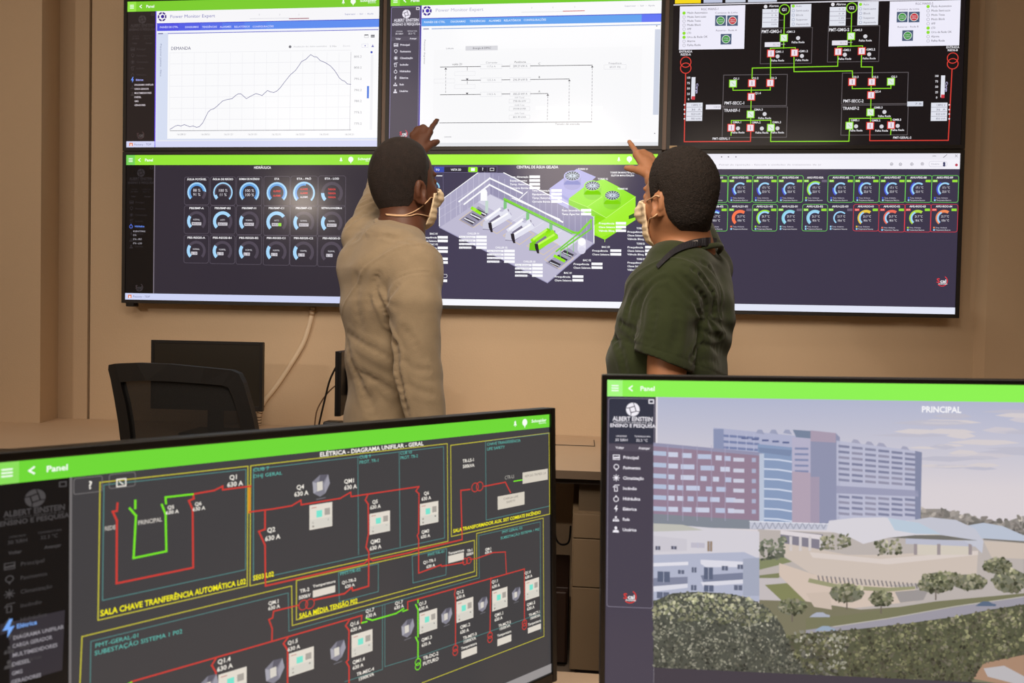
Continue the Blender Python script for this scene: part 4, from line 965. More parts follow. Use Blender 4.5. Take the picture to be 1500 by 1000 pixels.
    R([(316, 964), (310, 974), (316, 984), (316, 1004)], 2.4); R([(421, 934), (415, 942), (421, 951.6), (421, 1004)], 2.4)
    R([(511, 908.7), (506, 916), (511, 922.7), (510, 966), (507, 969), (511, 976), (511, 1004)], 2.2)
    R([(667, 862), (665.5, 870), (667, 876), (667, 945)], 1.8); R([(718.7, 846), (717.5, 927)], 1.7)
    for x, y in ((666.7, 949), (666.7, 955), (717.5, 930), (717.5, 936), (768, 912), (768, 917)): S.ring(x, y, 4.4, 1.3, RD, 5)
    R([(529, 912), (537, 910)], 2.2, GR); R([(536, 905), (545, 908), (580, 898), (591, 891)], 2.2, GR); R([(590, 895), (597, 892.5)], 2, GR)
    R([(612, 877), (612, 882)], 2, GR); R([(608.7, 885.3), (612, 892), (612, 932)], 2.2, GR); R([(608.7, 933), (612, 940), (612, 964)], 2.2, GR)
    S.ring(612, 969, 4.8, 1.3, GR, 5); S.ring(612, 975.5, 4.8, 1.3, GR, 5); R([(192, 999), (186, 1002)], 2.5, GR)
    for x0, y0, x1, y1 in ((453, 740, 486.4, 770), (541, 752.5, 571, 777), (615, 738, 641.8, 764), (319.7, 988, 361, 1012), (423, 957, 459.4, 979), (514.7, 930, 545.3, 952.7), (614, 898, 640, 920), (668.3, 881, 693, 904), (720.6, 865.5, 743, 888), (769, 851, 789.4, 872.7)):
        S.rect(x0, y0, x1, y1, (226, 218, 206), 6)
        a = S.p(x0, y0); b = S.p(x1, y1); q = lambda u, v: (a[0] + (b[0] - a[0]) * u, a[1] + (b[1] - a[1]) * v)
        bb = lambda u0, v0, u1, v1, c: S.raw([q(u0, v0), q(u1, v0), q(u1, v1), q(u0, v1)], c, 7)
        bb(.3, .26, .55, .54, (120, 226, 205)); bb(.66, .22, .9, .5, (168, 162, 154)); bb(.03, .6, .97, .96, (214, 210, 200)); bb(.12, .68, .2, .76, (150, 140, 130)); bb(.12, .84, .2, .92, (140, 130, 120)); bb(.8, .66, .86, .72, (60, 60, 60)); bb(.08, .1, .3, .14, (200, 150, 140))
    for x, y, k in ((470, 711, 16), (306, 1004, 15), (402, 983, 17), (494.6, 953, 14.5), (597, 920, 13), (654, 902, 11.5), (707, 885, 10.5), (756, 870, 9.8)):
        c = S.p(x, y); kv = S.mv(x, y) * k; kh = kv * .95
        pts = [(-.9, -.45), (-.1, -1), (.75, -.95), (.95, -.1), (.45, .75), (-.1, 1), (-.8, .6)]
        P = [(c[0] + kh * u, c[1] + kv * v) for u, v in pts]
        S.raw(P, (132, 130, 142), 5); S.raw([P[1], P[2], (c[0] + kh * .25, c[1] - kv * .3), (c[0] - kh * .2, c[1] - kv * .4)], (96, 94, 106), 6); S.raw([P[2], P[3], P[4], (c[0] + kh * .3, c[1])], (156, 154, 166), 6)
        S.raw([P[0], (c[0] - kh * .5, c[1] - kv * .3), (c[0] - kh * .45, c[1] + kv * .5), P[6]], (168, 166, 176), 6)
        S.raw([(c[0] - kh * .45, c[1] - kv * .35), (c[0] + kh * .15, c[1] - kv * .4), (c[0] + kh * .18, c[1] + kv * .4), (c[0] - kh * .42, c[1] + kv * .48)], (216, 210, 200), 7)
        S.raw([(c[0] - kh * .5, c[1] + kv * 1.15), (c[0] + kh * .5, c[1] + kv * 1.1), (c[0] + kh * .5, c[1] + kv * 1.2), (c[0] - kh * .5, c[1] + kv * 1.25)], (110, 108, 114), 5)
    def lab(t1, t2, x, y, x2, y2, h): S.text(t1, x, y, h, WH, 7, 'c', bold=True); S.text(t2, x2, y2, h, WH, 7, 'c', bold=True)
    for a in (('Q1', '630 A', 342, 698.5, 344, 708.5, 6.5), ('Q5', '630 A', 250, 742.5, 252, 749.5, 5), ('Q6', '630 A', 290, 737.5, 291, 744.5, 5), ('Q2', '630 A', 397, 775.5, 399, 787, 6.5), ('Q4', '630 A', 439.6, 713, 441, 722.5, 6.2), ('QM1', '630 A', 511.6, 704, 513, 713, 5.8),
              ('Q5', '630 A', 549, 734.5, 549.4, 742, 5), ('Q6', '630 A', 624.3, 722, 624, 729.5, 4.8), ('QM2', '630 A', 549.6, 792.3, 549.6, 801.5, 5.5), ('QM3', '630 A', 622.8, 778, 622.8, 785, 4.6), ('TR-LS-1', '500kVA', 686, 674, 686, 682, 4.6),
              ('Q1.5', '630 A', 428.6, 939.5, 430, 948.5, 5.4), ('Q1.6', '630 A', 519, 912.7, 521, 920.5, 5), ('Q1.7', '630 A', 541.5, 893.5, 543, 900.5, 4.8), ('Q1.7', '630 A', 584, 882, 584, 888.5, 4.6), ('Q1.3', '630 A', 618.7, 883, 620, 890, 4.6), ('Q1.2', '630 A', 673.5, 866.7, 674.5, 873.4, 4.4),
              ('Q1.1', '630 A', 724.7, 851, 726, 857.8, 4.2), ('Q1.4', '630 A', 772.7, 838, 774, 844.2, 4), ('Q1.4', '630 A', 328, 966.7, 329, 977, 6.4), ('QM.1', '630 A', 400.7, 881.5, 401, 889, 5), ('TR-2', '500kV', 446, 864, 446, 873, 5), ('Q1-TR-2', '630 A', 511, 850.7, 512, 857.5, 4.4),
              ('Q1-TR-1', '630 A', 629, 821.5, 630.5, 828.5, 4.3), ('TR-1', '500kV', 688, 805.6, 688, 810.8, 3.6), ('QM.1', '630 A', 715, 803.6, 715, 808.3, 3.6), ('QM1.4', '630 A', 525, 967, 524, 975.5, 5), ('TR-MEC-4', '1500KVA', 535, 983, 536, 990.5, 4.6), ('QM1.3', '630 A', 624.7, 934.7, 624, 942.7, 4.6),
              ('TR-DC-2', 'FUTURO', 630.7, 960, 630.7, 968, 5), ('QM1.2', '630 A', 681, 916, 680, 924, 4.6), ('TR-MET-3', '1500KVA', 688, 931, 687.5, 937, 4.2), ('QM1.1', '630 A', 730.7, 899, 729.8, 905.8, 4.3), ('TR-MCT-2', '1500KVA', 739, 913.3, 739, 918.3, 3.8), ('QM1.5', '630 A', 777.5, 883.5, 777, 890, 4.2), ('TR-MCT-1', '1500KVA', 782.7, 898, 783.4, 903, 3.6)):
        lab(*a)
    S.text('PRINCIPAL', 202, 765.5, 6, (200, 194, 186), 6, w=35, bold=True); S.text('REDE', 153, 774, 6, (190, 184, 176), 6, w=16, bold=True); S.text('CTR-LS', 739, 699.5, 5, (180, 176, 168), 7, w=14)
    for x, y, w, b_ in ((458, 858.5, 33, (458, 864.8, 490.7, 866.8)), (656.4, 810.5, 23, (656.4, 814, 679, 819)), (675, 949.5, 23, (675.5, 954, 698.3, 956)), (728, 931, 20.5, (728.3, 936, 748.7, 938.5)), (773, 914.7, 19, (773, 919.5, 792, 920.5))):
        S.text('Temperatura', x, y, 3.6, WH, 7, w=w, bold=True); S.rect(*b_, (222, 214, 202), 6)
    S.rect(765.2, 692, 802, 702, (214, 206, 192), 6); S.text('VEM DO TR/MED. L4', 768, 697.5, 3.4, (120, 112, 104), 7, w=31); R([(752.7, 704.5), (765, 702.6)], 1.8, GR)
    S.rect(728.7, 727, 768, 738.5, (214, 206, 192), 6); S.text('CARGA LIFE', 748, 728.5, 3.2, (130, 122, 114), 7, 'c', w=22); S.text('SAFETY', 748, 734, 3.2, (130, 122, 114), 7, 'c', w=13)
    S.raw([(0, .967 * H), (W_, .967 * H), (W_, H), (0, H)], (150, 146, 146), 9, True)

def paint_campus(S):
    W_, H = S.W, S.H; rnd = random.Random(5)
    S.uvrect(0, 0, 1, 1, (66, 60, 72), 0, True)
    hh = header(S, .735, (142, 242, 84), (166, 248, 128))
    w_ = sidebar(S, .72, (72, 66, 80), (240, 236, 244), ((226, 60, 50), (252, 248, 250)), (130, 124, 140), hh, (226, 220, 226))
    S.raw([(w_ * .04, hh * 1.04), (w_ * .96, hh * 1.04), (w_ * .96, hh + w_ * .97), (w_ * .04, hh + w_ * .97)], (50, 52, 68), 2)
    x0 = w_ * 1.035; x1 = W_; yT = hh; 
    yh = S.p(1200, 800)[1]; n = 14
    for k in range(n):
        a, c = yT + (yh - yT) * k / n, yT + (yh - yT) * (k + 1) / n
        f = lambda t: tuple(p + (q - p) * min(1, t * 1.7) for p, q in zip((178, 182, 206), (216, 208, 212)))
        S.grad([(x0, a), (x1, a), (x1, c), (x0, c)], [f(k / n), f(k / n), f((k + 1) / n), f((k + 1) / n)], 1, True)
    for _ in range(26):
        x, y = rnd.uniform(1330, 1500), rnd.uniform(600, 690); w, h = rnd.uniform(20, 60), rnd.uniform(2, 5)
        c = rnd.choice([(212, 204, 206), (190, 188, 202), (204, 198, 206)])
        S.poly([(x - w, y), (x - w * .3, y - h), (x + w * .6, y - h * .7), (x + w, y + 1), (x + w * .2, y + h), (x - w * .5, y + h * .6)], c, 2)
    hz = lambda c: tuple(int(p + (q - p) * .16) for p, q in zip(c, (184, 180, 184)))
    P = lambda pts, c, L=3: S.poly(pts, hz(c) if L < 14.9 else c, L)
    def blobs(region, n, cols, size, L, seed):
        r = random.Random(seed); xs = [p[0] for p in region]; ys = [p[1] for p in region]
        def inside(x, y):
            ins = False; m = len(region)
            for i in range(m):
                (xa, ya), (xb, yb) = region[i], region[(i + 1) % m]
                if (ya > y) != (yb > y) and x < (xb - xa) * (y - ya) / (yb - ya) + xa: ins = not ins
            return ins
        k = 0; tries = 0
        while k < n and tries < n * 20:
            tries += 1
            x, y = r.uniform(min(xs), max(xs)), r.uniform(min(ys), max(ys))
            if not inside(x, y): continue
            k += 1; s = size * r.uniform(.5, 1.3); q = r.uniform(0, PI); e = r.uniform(.4, .9)
            pts = []
            for t in range(6):
                a = t * PI / 3 + r.uniform(-.3, .3); u, v = s * math.cos(a), s * e * math.sin(a)
                pts.append((x + u * math.cos(q) - v * math.sin(q), y + u * math.sin(q) + v * math.cos(q)))
            sh = 1.12 - .38 * (y - min(ys)) / (max(ys) - min(ys)); sh *= r.uniform(.85, 1.12) * (1 + .14 * math.sin(x * .11 + y * .05) * math.sin(y * .13 - x * .04))
            P(pts, tuple(int(min(255, q_ * sh)) for q_ in r.choice(cols)), L + (k % 3) * .6)
    # right hills and far trees
    P([(1345, 745), (1380, 745), (1420, 757), (1470, 765), (1500, 755), (1500, 800), (1345, 790)], (140, 134, 128), 2)
    blobs([(1345, 742), (1400, 750), (1460, 762), (1500, 754), (1500, 782), (1345, 770)], 160, [(150, 142, 134), (120, 116, 108), (176, 166, 156), (110, 104, 96)], 5, 3, 3)
    # long block with the tall slab
    P([(1045, 626), (1165, 638), (1187, 640), (1187, 768), (1045, 765)], (172, 176, 206), 3)
    P([(1045, 628), (1060, 628), (1060, 770), (1045, 768)], (130, 140, 178), 4)
    for j in range(14):
        y = 636 + j * 8.6; S.poly([(1060, y), (1112, y + 4), (1112, y + 7.5), (1060, y + 3.6)], (120, 130, 168), 4)
        for x in (1068, 1080, 1093, 1104): S.line([(x, y), (x, y + 6)], .9, (186, 190, 214), 5)
    for x in (1113, 1133, 1153): P([(x - 6, 634), (x - 3, 629), (x + 3, 629), (x + 7, 636)], (150, 156, 186), 4)
    for i in range(5): S.rect(1086 + i * 15, 640 + i * 1.6, 1096 + i * 15, 643 + i * 1.6, (96, 106, 146), 5)
    P([(1110, 650), (1160, 655), (1160, 766), (1110, 766)], (128, 150, 188), 5)
    for j in range(7): S.line([(1120, 672 + j * 14.5), (1140, 673 + j * 14.5), (1159, 676 + j * 14.5)], 2.2, (206, 214, 232), 6)
    P([(1110, 655), (1160, 659), (1158, 668), (1112, 662)], (112, 130, 168), 6)
    P([(1160, 640), (1187, 642), (1187, 766), (1160, 766)], (180, 176, 202), 6)
    for j in range(9): S.rect(1164, 655 + j * 8.3, 1184, 658.5 + j * 8.3, (130, 138, 172), 7)
    P([(1160, 690), (1187, 692), (1187, 766), (1160, 766)], (176, 158, 178), 8)
    P([(1161, 629), (1188, 631), (1188, 642), (1166, 640)], (106, 122, 150), 7)
    P([(1187, 630), (1224, 634), (1230, 640), (1230, 766), (1187, 766)], (136, 140, 172), 8); P([(1187, 630), (1224, 634), (1224, 648), (1187, 646)], (166, 150, 172), 9)
    P([(1187, 698), (1200, 698), (1200, 766), (1187, 766)], (160, 146, 170), 9)
    P([(1225, 645), (1348, 661), (1348, 762), (1225, 762)], (186, 188, 212), 8)
    for j in range(13):
        if j in (7,): continue
        y = 651 + j * 8.2
        for i in range(6):
            xa = 1228 + i * 19.4; yy = y + (xa - 1228) * .115 * (1 - j * .07)
            if xa > 1335: continue
            P([(xa, yy), (xa + 16, yy + 1.6), (xa + 16, yy + 5.2), (xa, yy + 3.8)], rnd.choice([(128, 130, 160), (118, 122, 154), (140, 140, 166)]), 9)
    P([(1225, 711), (1345, 718), (1345, 727), (1225, 722)], (150, 152, 182), 10)
    P([(1340, 660), (1350, 662), (1348, 764), (1340, 762)], (122, 128, 160), 10)
    for x, y in ((1253, 648), (1273, 651), (1291, 653), (1290, 653), (1325, 658)): P([(x - 7, y + 1), (x - 3, y - 5), (x + 3, y - 4), (x + 8, y + 2)], (160, 160, 186), 7)
    # brick block at left
    P([(957, 648), (1085, 661), (1118, 664), (1112, 768), (957, 768)], (142, 118, 140), 9)
    P([(957, 648), (1112, 662), (1112, 667), (957, 653)], (140, 140, 172), 9.5)
    for j, y in enumerate((664, 681, 697, 712.5, 728.5, 745)):
        x = 960
        sl = .07 * (1 - j * .13)
        P([(957, y - 4), (976, y - 3), (976, y + 3.5), (957, y + 2.5)], (178, 192, 222), 10)
        x = 979
        while x < 1072:
            w = rnd.choice([9, 9, 14, 20]); yy = y + (x - 957) * sl
            P([(x, yy - 3.8), (x + w, yy - 3.4), (x + w, yy + 3.6), (x, yy + 3.2)], rnd.choice([(196, 206, 232), (184, 196, 226), (206, 212, 234)]), 10)
            x += w + rnd.choice([4, 6, 9])
        yy = y + 120 * sl
        P([(1074, yy - 2.5), (1090, yy - 2), (1090, yy + 3.5), (1074, yy + 3)], (206, 208, 228), 10)
        P([(1101, yy - 2), (1107, yy - 2), (1107, yy + 4), (1101, yy + 4)], (168, 176, 206), 10)
    for x in (978, 1000, 1021, 1042, 1062): S.line([(x, 652), (x, 762)], .7, (170, 164, 190), 10.5)
    P([(1112, 664), (1119, 664), (1119, 766), (1112, 766)], (186, 198, 220), 10)
    P([(957, 752), (1112, 762), (1120, 768), (1120, 775), (957, 770)], (120, 128, 140), 10)
    # bridge
    P([(1098, 763), (1216, 767), (1212, 776), (1098, 774)], (196, 198, 214), 11); S.line([(1098, 763), (1216, 767)], 1.2, (232, 232, 240), 12)
    for i in range(13): S.line([(1101 + i * 8.8, 773), (1105 + i * 8.8, 765), (1109 + i * 8.8, 774)], .8, (120, 124, 146), 12)
    # planted ground, middle pavilion
    P([(1110, 775), (1500, 790), (1500, 940), (1110, 940)], (186, 176, 170), 9)
    blobs([(1114, 790), (1150, 786), (1148, 815), (1114, 820)], 90, [(96, 104, 84), (74, 84, 66), (120, 126, 100), (140, 142, 120)], 4, 12, 9)
    P([(1111, 818), (1145, 814), (1160, 822), (1112, 834)], (122, 128, 84), 11); P([(1112, 842), (1146, 838), (1140, 846), (1112, 850)], (116, 120, 78), 11)
    P([(1112, 846), (1160, 846), (1190, 900), (1150, 905), (1112, 878)], (196, 188, 188), 11.5)
    P([(1120, 856), (1156, 853), (1180, 880), (1150, 884)], (120, 124, 74), 12)
    P([(1143, 776), (1205, 782), (1205, 806), (1143, 800)], (120, 116, 132), 10); P([(1143, 776), (1203, 783), (1203, 790), (1143, 782)], (226, 218, 222), 11)
    for x in (1156, 1170, 1184, 1200): P([(x, 785), (x + 4, 785), (x + 4, 806), (x, 806)], (212, 204, 206), 12)
    P([(1147, 795), (1190, 802), (1240, 812), (1300, 812), (1360, 808), (1432, 806), (1430, 840), (1360, 852), (1290, 858), (1230, 852), (1185, 838), (1147, 813)], (208, 192, 180), 12)
    P([(1185, 808), (1290, 818), (1432, 806), (1432, 812), (1300, 826), (1190, 816)], (222, 208, 200), 12.5)
    P([(1141, 824), (1190, 840), (1260, 856), (1340, 860), (1340, 880), (1250, 890), (1180, 880), (1141, 842)], (214, 194, 178), 12.2)
    for i in range(26): S.line([(1198 + i * 6.2, 843 + i * .5), (1200 + i * 6.2, 851 + i * .4)], 2, (126, 120, 122), 13)
    P([(1185, 846), (1230, 856), (1300, 860), (1340, 858), (1340, 862), (1300, 866), (1230, 862), (1183, 852)], (146, 146, 106), 13.2)
    P([(1340, 780), (1418, 782), (1418, 812), (1340, 812)], (214, 204, 188), 12.6); P([(1326, 788), (1432, 792), (1430, 800), (1326, 796)], (186, 188, 206), 13)
    for x in (1338, 1372, 1418): P([(x, 796), (x + 5, 796), (x + 5, 812), (x, 812)], (150, 138, 140), 13.4)
    dome = lambda pts, c, L: P(pts, c, L)
    P([(1440, 792), (1500, 794), (1500, 818), (1452, 816)], (206, 190, 176), 12)
    dome([(1412, 770), (1440, 765), (1468, 770), (1500, 784), (1500, 792), (1436, 788)], (186, 196, 214), 12.8)
    dome([(1330, 762), (1362, 757), (1400, 761), (1428, 774), (1440, 792), (1438, 810), (1428, 800), (1400, 786), (1340, 778)], (196, 198, 212), 13.6)
    dome([(1214, 762), (1250, 758), (1295, 757), (1345, 765), (1378, 782), (1340, 783), (1300, 787), (1264, 796), (1240, 784), (1210, 776)], (220, 216, 224), 14)
    dome([(1300, 758), (1345, 765), (1378, 782), (1340, 781), (1310, 776)], (186, 204, 222), 14.5)
    P([(1300, 787), (1340, 783), (1378, 783), (1432, 791), (1380, 790), (1330, 788)], (100, 98, 92), 14.6); P([(1440, 788), (1500, 792), (1500, 795), (1440, 790)], (110, 106, 98), 13)
    for x, y in ((1211, 791), (1235, 790), (1290, 799), (1310, 797)): blobs([(x - 9, y - 6), (x + 9, y - 8), (x + 10, y + 12), (x - 8, y + 14)], 34, [(120, 122, 96), (152, 150, 122), (92, 96, 72), (176, 170, 142)], 3, 14, int(x))
    # apartment block at left
    P([(957, 766), (1010, 770), (1112, 778), (1112, 880), (957, 880)], (216, 212, 220), 11)
    P([(957, 812), (1090, 808), (1112, 818), (1112, 880), (957, 880)], (176, 182, 206), 12); P([(1088, 818), (1112, 816), (1112, 872), (1088, 872)], (160, 166, 188), 13)
    P([(957, 784), (1006, 789), (1006, 806), (957, 808)], (206, 202, 212), 12); P([(957, 766), (1000, 768), (1030, 776), (957, 778)], (190, 190, 180), 12)
    for x0_, y0_, x1_, y1_, c in ((960, 799, 967, 805, (92, 92, 110)), (983, 799, 991, 804, (92, 92, 110)), (1012, 794, 1032, 802, (190, 186, 200)), (1036, 792, 1043, 807, (150, 130, 112)), (963, 836, 981, 852, (92, 100, 124)), (993, 834, 1002, 840, (96, 102, 124)), (1013, 830, 1020, 838, (96, 102, 124)), (1031, 830, 1044, 848, (92, 100, 124)), (1057, 828, 1066, 835, (96, 102, 124)), (1080, 826, 1088, 833, (96, 102, 124)), (1012, 856, 1020, 864, (96, 102, 124)), (1031, 856, 1045, 866, (92, 100, 124)), (962, 866, 980, 876, (100, 106, 128)), (1075, 856, 1087, 864, (100, 106, 128))):
        S.rect(x0_, y0_, x1_, y1_, c, 14); S.line([((x0_ + x1_) / 2, y0_), ((x0_ + x1_) / 2, y1_)], .7, (186, 190, 210), 14.5)
    P([(957, 824), (1008, 822), (1008, 827), (957, 829)], (232, 230, 240), 13.5); P([(1026, 819), (1088, 822), (1088, 830), (1034, 830), (1026, 825)], (226, 226, 238), 13.2); P([(957, 846), (1007, 844), (1007, 854), (957, 858)], (120, 126, 152), 13.4); P([(1026, 842), (1088, 838), (1088, 848), (1030, 852)], (112, 120, 148), 13.4); P([(957, 858), (1007, 854), (1007, 860), (957, 866)], (224, 224, 236), 13.6); P([(1026, 852), (1088, 848), (1088, 854), (1030, 858)], (224, 224, 236), 13.6)
    # lawns, road, cars
    P([(1112, 878), (1180, 880), (1260, 892), (1500, 876), (1500, 1010), (1112, 1010)], (112, 108, 80), 12.9)
    P([(1180, 905), (1240, 900), (1370, 880), (1500, 868), (1500, 878), (1380, 892), (1260, 912), (1180, 925)], (108, 108, 74), 13.8)
    P([(1180, 922), (1300, 905), (1400, 888), (1500, 872), (1500, 884), (1420, 900), (1330, 912), (1230, 926), (1180, 930)], (150, 146, 158), 14); S.line([(1220, 917), (1300, 905), (1400, 887), (1500, 873)], 1.2, (190, 184, 176), 14.5)
    P([(1310, 866), (1360, 862), (1352, 878), (1318, 882)], (150, 144, 142), 14); P([(1180, 868), (1215, 866), (1218, 892), (1192, 888)], (206, 186, 170), 13.5)
    for x, y, c in ((1200, 900, (170, 174, 190)), (1208, 920, (150, 166, 186)), (1443, 884, (90, 106, 130))): P([(x - 15, y + 3), (x - 10, y - 1), (x - 4, y - 4), (x + 5, y - 4), (x + 10, y - 1), (x + 15, y), (x + 15, y + 3)], c, 15)
    P([(1430, 966), (1500, 958), (1500, 1008), (1410, 990)], (164, 126, 98), 13.5); P([(1440, 978), (1470, 974), (1500, 990), (1500, 1004), (1446, 990)], (186, 182, 184), 14)
    # trees in front
    T1 = [(957, 880), (985, 868), (1020, 866), (1060, 868), (1095, 874), (1125, 890), (1145, 915), (1160, 950), (1190, 993), (1100, 988), (957, 977)]
    P(T1, (78, 80, 72), 15)
    blobs(T1, 2200, [(92, 94, 84), (76, 79, 70), (122, 122, 107), (150, 148, 130), (104, 106, 92), (70, 73, 67), (168, 165, 148)], 2.3, 15.5, 1)
    blobs([(957, 880), (1020, 867), (1095, 874), (1140, 905), (1100, 915), (957, 905)], 260, [(166, 164, 130), (186, 182, 152), (140, 142, 112), (110, 114, 88)], 3, 17, 2)
    T2 = [(1150, 930), (1200, 925), (1260, 920), (1330, 912), (1400, 902), (1450, 892), (1500, 884), (1500, 958), (1440, 970), (1420, 1000), (1300, 1003), (1190, 995), (1165, 965)]
    P(T2, (84, 86, 66), 15)
    blobs(T2, 2200, [(98, 99, 74), (82, 84, 64), (118, 118, 86), (138, 136, 102), (104, 100, 82), (74, 72, 58), (122, 117, 100)], 2.9, 15.5, 4)
    blobs([(1160, 925), (1240, 920), (1240, 1000), (1190, 995)], 150, [(150, 148, 132), (120, 118, 108), (170, 166, 150), (80, 80, 72)], 3, 17, 6)
    for x, y, rx, ry in ((1240, 868, 26, 14), (1290, 876, 18, 12), (1370, 856, 28, 12), (1420, 852, 26, 12), (1160, 888, 22, 12), (1380, 845, 30, 8), (1478, 850, 26, 18), (1460, 828, 22, 12)):
        reg = [(x + rx * math.cos(t), y + ry * math.sin(t)) for t in [k * PI / 5 for k in range(10)]]
        P(reg, (104, 106, 84), 14.8); blobs(reg, 90, [(124, 124, 96), (98, 102, 78), (146, 144, 116), (82, 84, 64), (164, 158, 136)], 3.2, 15, int(x))
        if y > 855: S.line([(x, y + ry * .6), (x, y + ry + 9)], 2, (110, 100, 92), 15)
    S.text('PRINCIPAL', 1378, 599.5, 8.5, (250, 248, 250), 18, 'c', w=58, bold=True)
    S.raw([(w_, S.p(1100, 983)[1]), (W_, S.p(1100, 983)[1]), (W_, H), (w_, H)], (66, 60, 70), 19, True)
    S.raw([(0, .968 * H), (W_, .968 * H), (W_, H), (0, H)], (150, 146, 146), 20, True)

def desk_monitor(name, C, yaw, tilt, roll, Wm, Hm, bez, deskz, label, group, paint, stand_yaw=None, off=False):
    M = Matrix.Translation(C) @ Matrix.Rotation(yaw, 4, 'Z') @ Matrix.Rotation(tilt, 4, 'X') @ Matrix.Rotation(roll, 4, 'Y')
    back = M.to_3x3() @ Vector((0, 1, 0))
    base = Vector((C[0] + back.x * .09, C[1] + back.y * .09, deskz + .001))
    root = empty(name, base); tag(root, label, 'monitor', group)
    inv = Matrix.Translation(-base)
    def add(n, bm, m, smooth=False):
        o = bm_obj(n, bm, m, root, smooth); o.matrix_parent_inverse = inv; return o
    b = bmesh.new(); w, h = Wm / 2, Hm / 2
    for lo, hi in (((-w - bez, -.004, -h - bez * 1.6), (-w, .012, h + bez)), ((w, -.004, -h - bez * 1.6), (w + bez, .012, h + bez)), ((-w, -.004, h), (w, .012, h + bez)), ((-w, -.004, -h - bez * 1.6), (w, .012, -h))):
        bx(b, lo, hi, M, .0012)
    add('bezel', b, M_BLACK)
    b = bmesh.new(); bx(b, (-w - bez, .002, -h - bez * 1.6), (w + bez, .020, h + bez), M, .004); bx(b, (-w * .6, .02, -h * .55), (w * .6, .045, h * .5), M, .01)
    add('back_cover', b, M_BLACK)
    yawm = Matrix.Translation(base) @ Matrix.Rotation(yaw, 4, 'Z')
    b = bmesh.new(); bx(b, (-.032, -.02, .012), (.032, .012, C[2] - deskz - .02), yawm, .006); add('stand_neck', b, M_BLACK)
    b = bmesh.new(); bx(b, (-.12, -.10, 0), (.12, .09, .012), yawm, .005); add('stand_base', b, M_BLACK)
    R3 = M.to_3x3(); O = M @ Vector((-w, 0, h))
    if off:
        b = bmesh.new(); bx(b, (-w, -.002, -h), (w, .002, h), M); add('screen', b, mat('switched_off_screen', rgb(30, 27, 20), .32, spec=.6))
    else:
        S = Scr(O, R3 @ Vector((1, 0, 0)), R3 @ Vector((0, 0, -1)), Wm, Hm); paint(S); S.build('screen', root)
    return root
TABLE = 0.745
desk_monitor('desktop_monitor', Vector((1.9195, -2.5278, -.3643 + Z0)), .8437, -.0462, .0077, .598, .336, .008, TABLE,
             'black desktop monitor turned away at left front showing an electrical diagram', 'monitors on the front desk', paint_unifilar)
desk_monitor('desktop_monitor', Vector((2.4817, -2.5005, -.3009 + Z0)), .0089, -.0243, -.0138, .598, .336, .0055, TABLE,
             'black desktop monitor at right front showing a picture of a hospital campus', 'monitors on the front desk', paint_campus)
# dark monitor on the rear desk behind the chair
a_, b_ = W(227, 504, 3.12), W(380, 594, 3.07)
pc = (a_ + b_) / 2
desk_monitor('desktop_monitor', pc, .03, 0, .0, (b_ - a_).length * .866, (b_ - a_).length * .487, .013, TABLE, 'switched off black monitor on the rear desk behind the office chair', 'monitors on the rear desk', None, off=True)
# monitor seen edge on, beside the man in the beige sweater
pe = W(508.5, 556, 2.9)
mm = desk_monitor('desktop_monitor', Vector((pe.x, pe.y + .02, pe.z)), math.radians(-87), 0, 0, .34, .215, .012, TABLE, 'black monitor seen edge on behind the man in the beige sweater', 'monitors on the rear desk', None, off=True)

# ------------------------------------------------------------------ rear desk, drawers, front desk
front = at_z(850, 689.5, TABLE)
YF = front.y
DESK_L = p59.x; 
root = empty('rear_desk', (1.9, YF / 2, 0)); tag(root, 'long beige laminate desk running along the wall under the displays', 'desk'); inv = Matrix.Translation(-root.location)
def addp(n, bm, m, root, inv, smooth=False, label=None):
    o = bm_obj(n, bm, m, root, smooth); o.matrix_parent_inverse = inv
    if label: o['label'] = label
    return o
b = bmesh.new()
lo = [b.verts.new(v) for v in ((-.62, p59.y, TABLE - .028), (-.62, YF, TABLE - .028), (4.6, YF, TABLE - .028), (4.6, WALL_Y - .046, TABLE - .028), (xr + .2, WALL_Y - .046, TABLE - .028), (xr, WALL_Y - .001, TABLE - .028), (x86, WALL_Y - .005, TABLE - .028), (p59.x, p59.y - .001, TABLE - .028))]
ft = b.faces.new(lo); ex_ = bmesh.ops.extrude_face_region(b, geom=[ft]); bmesh.ops.translate(b, verts=[v for v in ex_['geom'] if isinstance(v, bmesh.types.BMVert)], vec=(0, 0, .028)); bmesh.ops.recalc_face_normals(b, faces=list(b.faces))
addp('desktop', b, M_DESK, root, inv)
b = bmesh.new(); bx(b, (-.62, YF - .002, TABLE - .029), (4.6, YF, TABLE - .0005)); addp('front_edge', b, M_EDGE, root, inv)
b = bmesh.new(); bx(b, (-.6, YF + .02, TABLE - .05), (4.6, YF + .05, TABLE - .029)); addp('rail', b, mat('dark_rail', rgb(52, 44, 38), .5), root, inv)
for x in (-.55, 1.1, 3.1, 4.5):
    b = bmesh.new(); bx(b, (x, YF + .06, 0), (x + .03, WALL_Y - .05, TABLE - .05)); addp('leg_panel', b, M_DARK, root, inv)
# cable flap at the back of the worktop
f0, f1 = at_z(796, 651, TABLE), at_z(871, 652, TABLE); f2 = at_z(871, 645, TABLE)
b = bmesh.new(); bx(b, (f0.x - .25, f0.y - .002, TABLE), (f1.x, f0.y + .002, TABLE + .0025)); bx(b, (f1.x - .002, f0.y, TABLE), (f1.x + .001, f2.y, TABLE + .0025)); addp('flap_gap', b, M_DARK, root, inv)
b = bmesh.new(); bx(b, (f0.x - .25, f0.y + .002, TABLE), (f1.x - .002, f2.y + .03, TABLE + .002), bev=.0005); addp('cable_flap', b, M_DESK, root, inv)
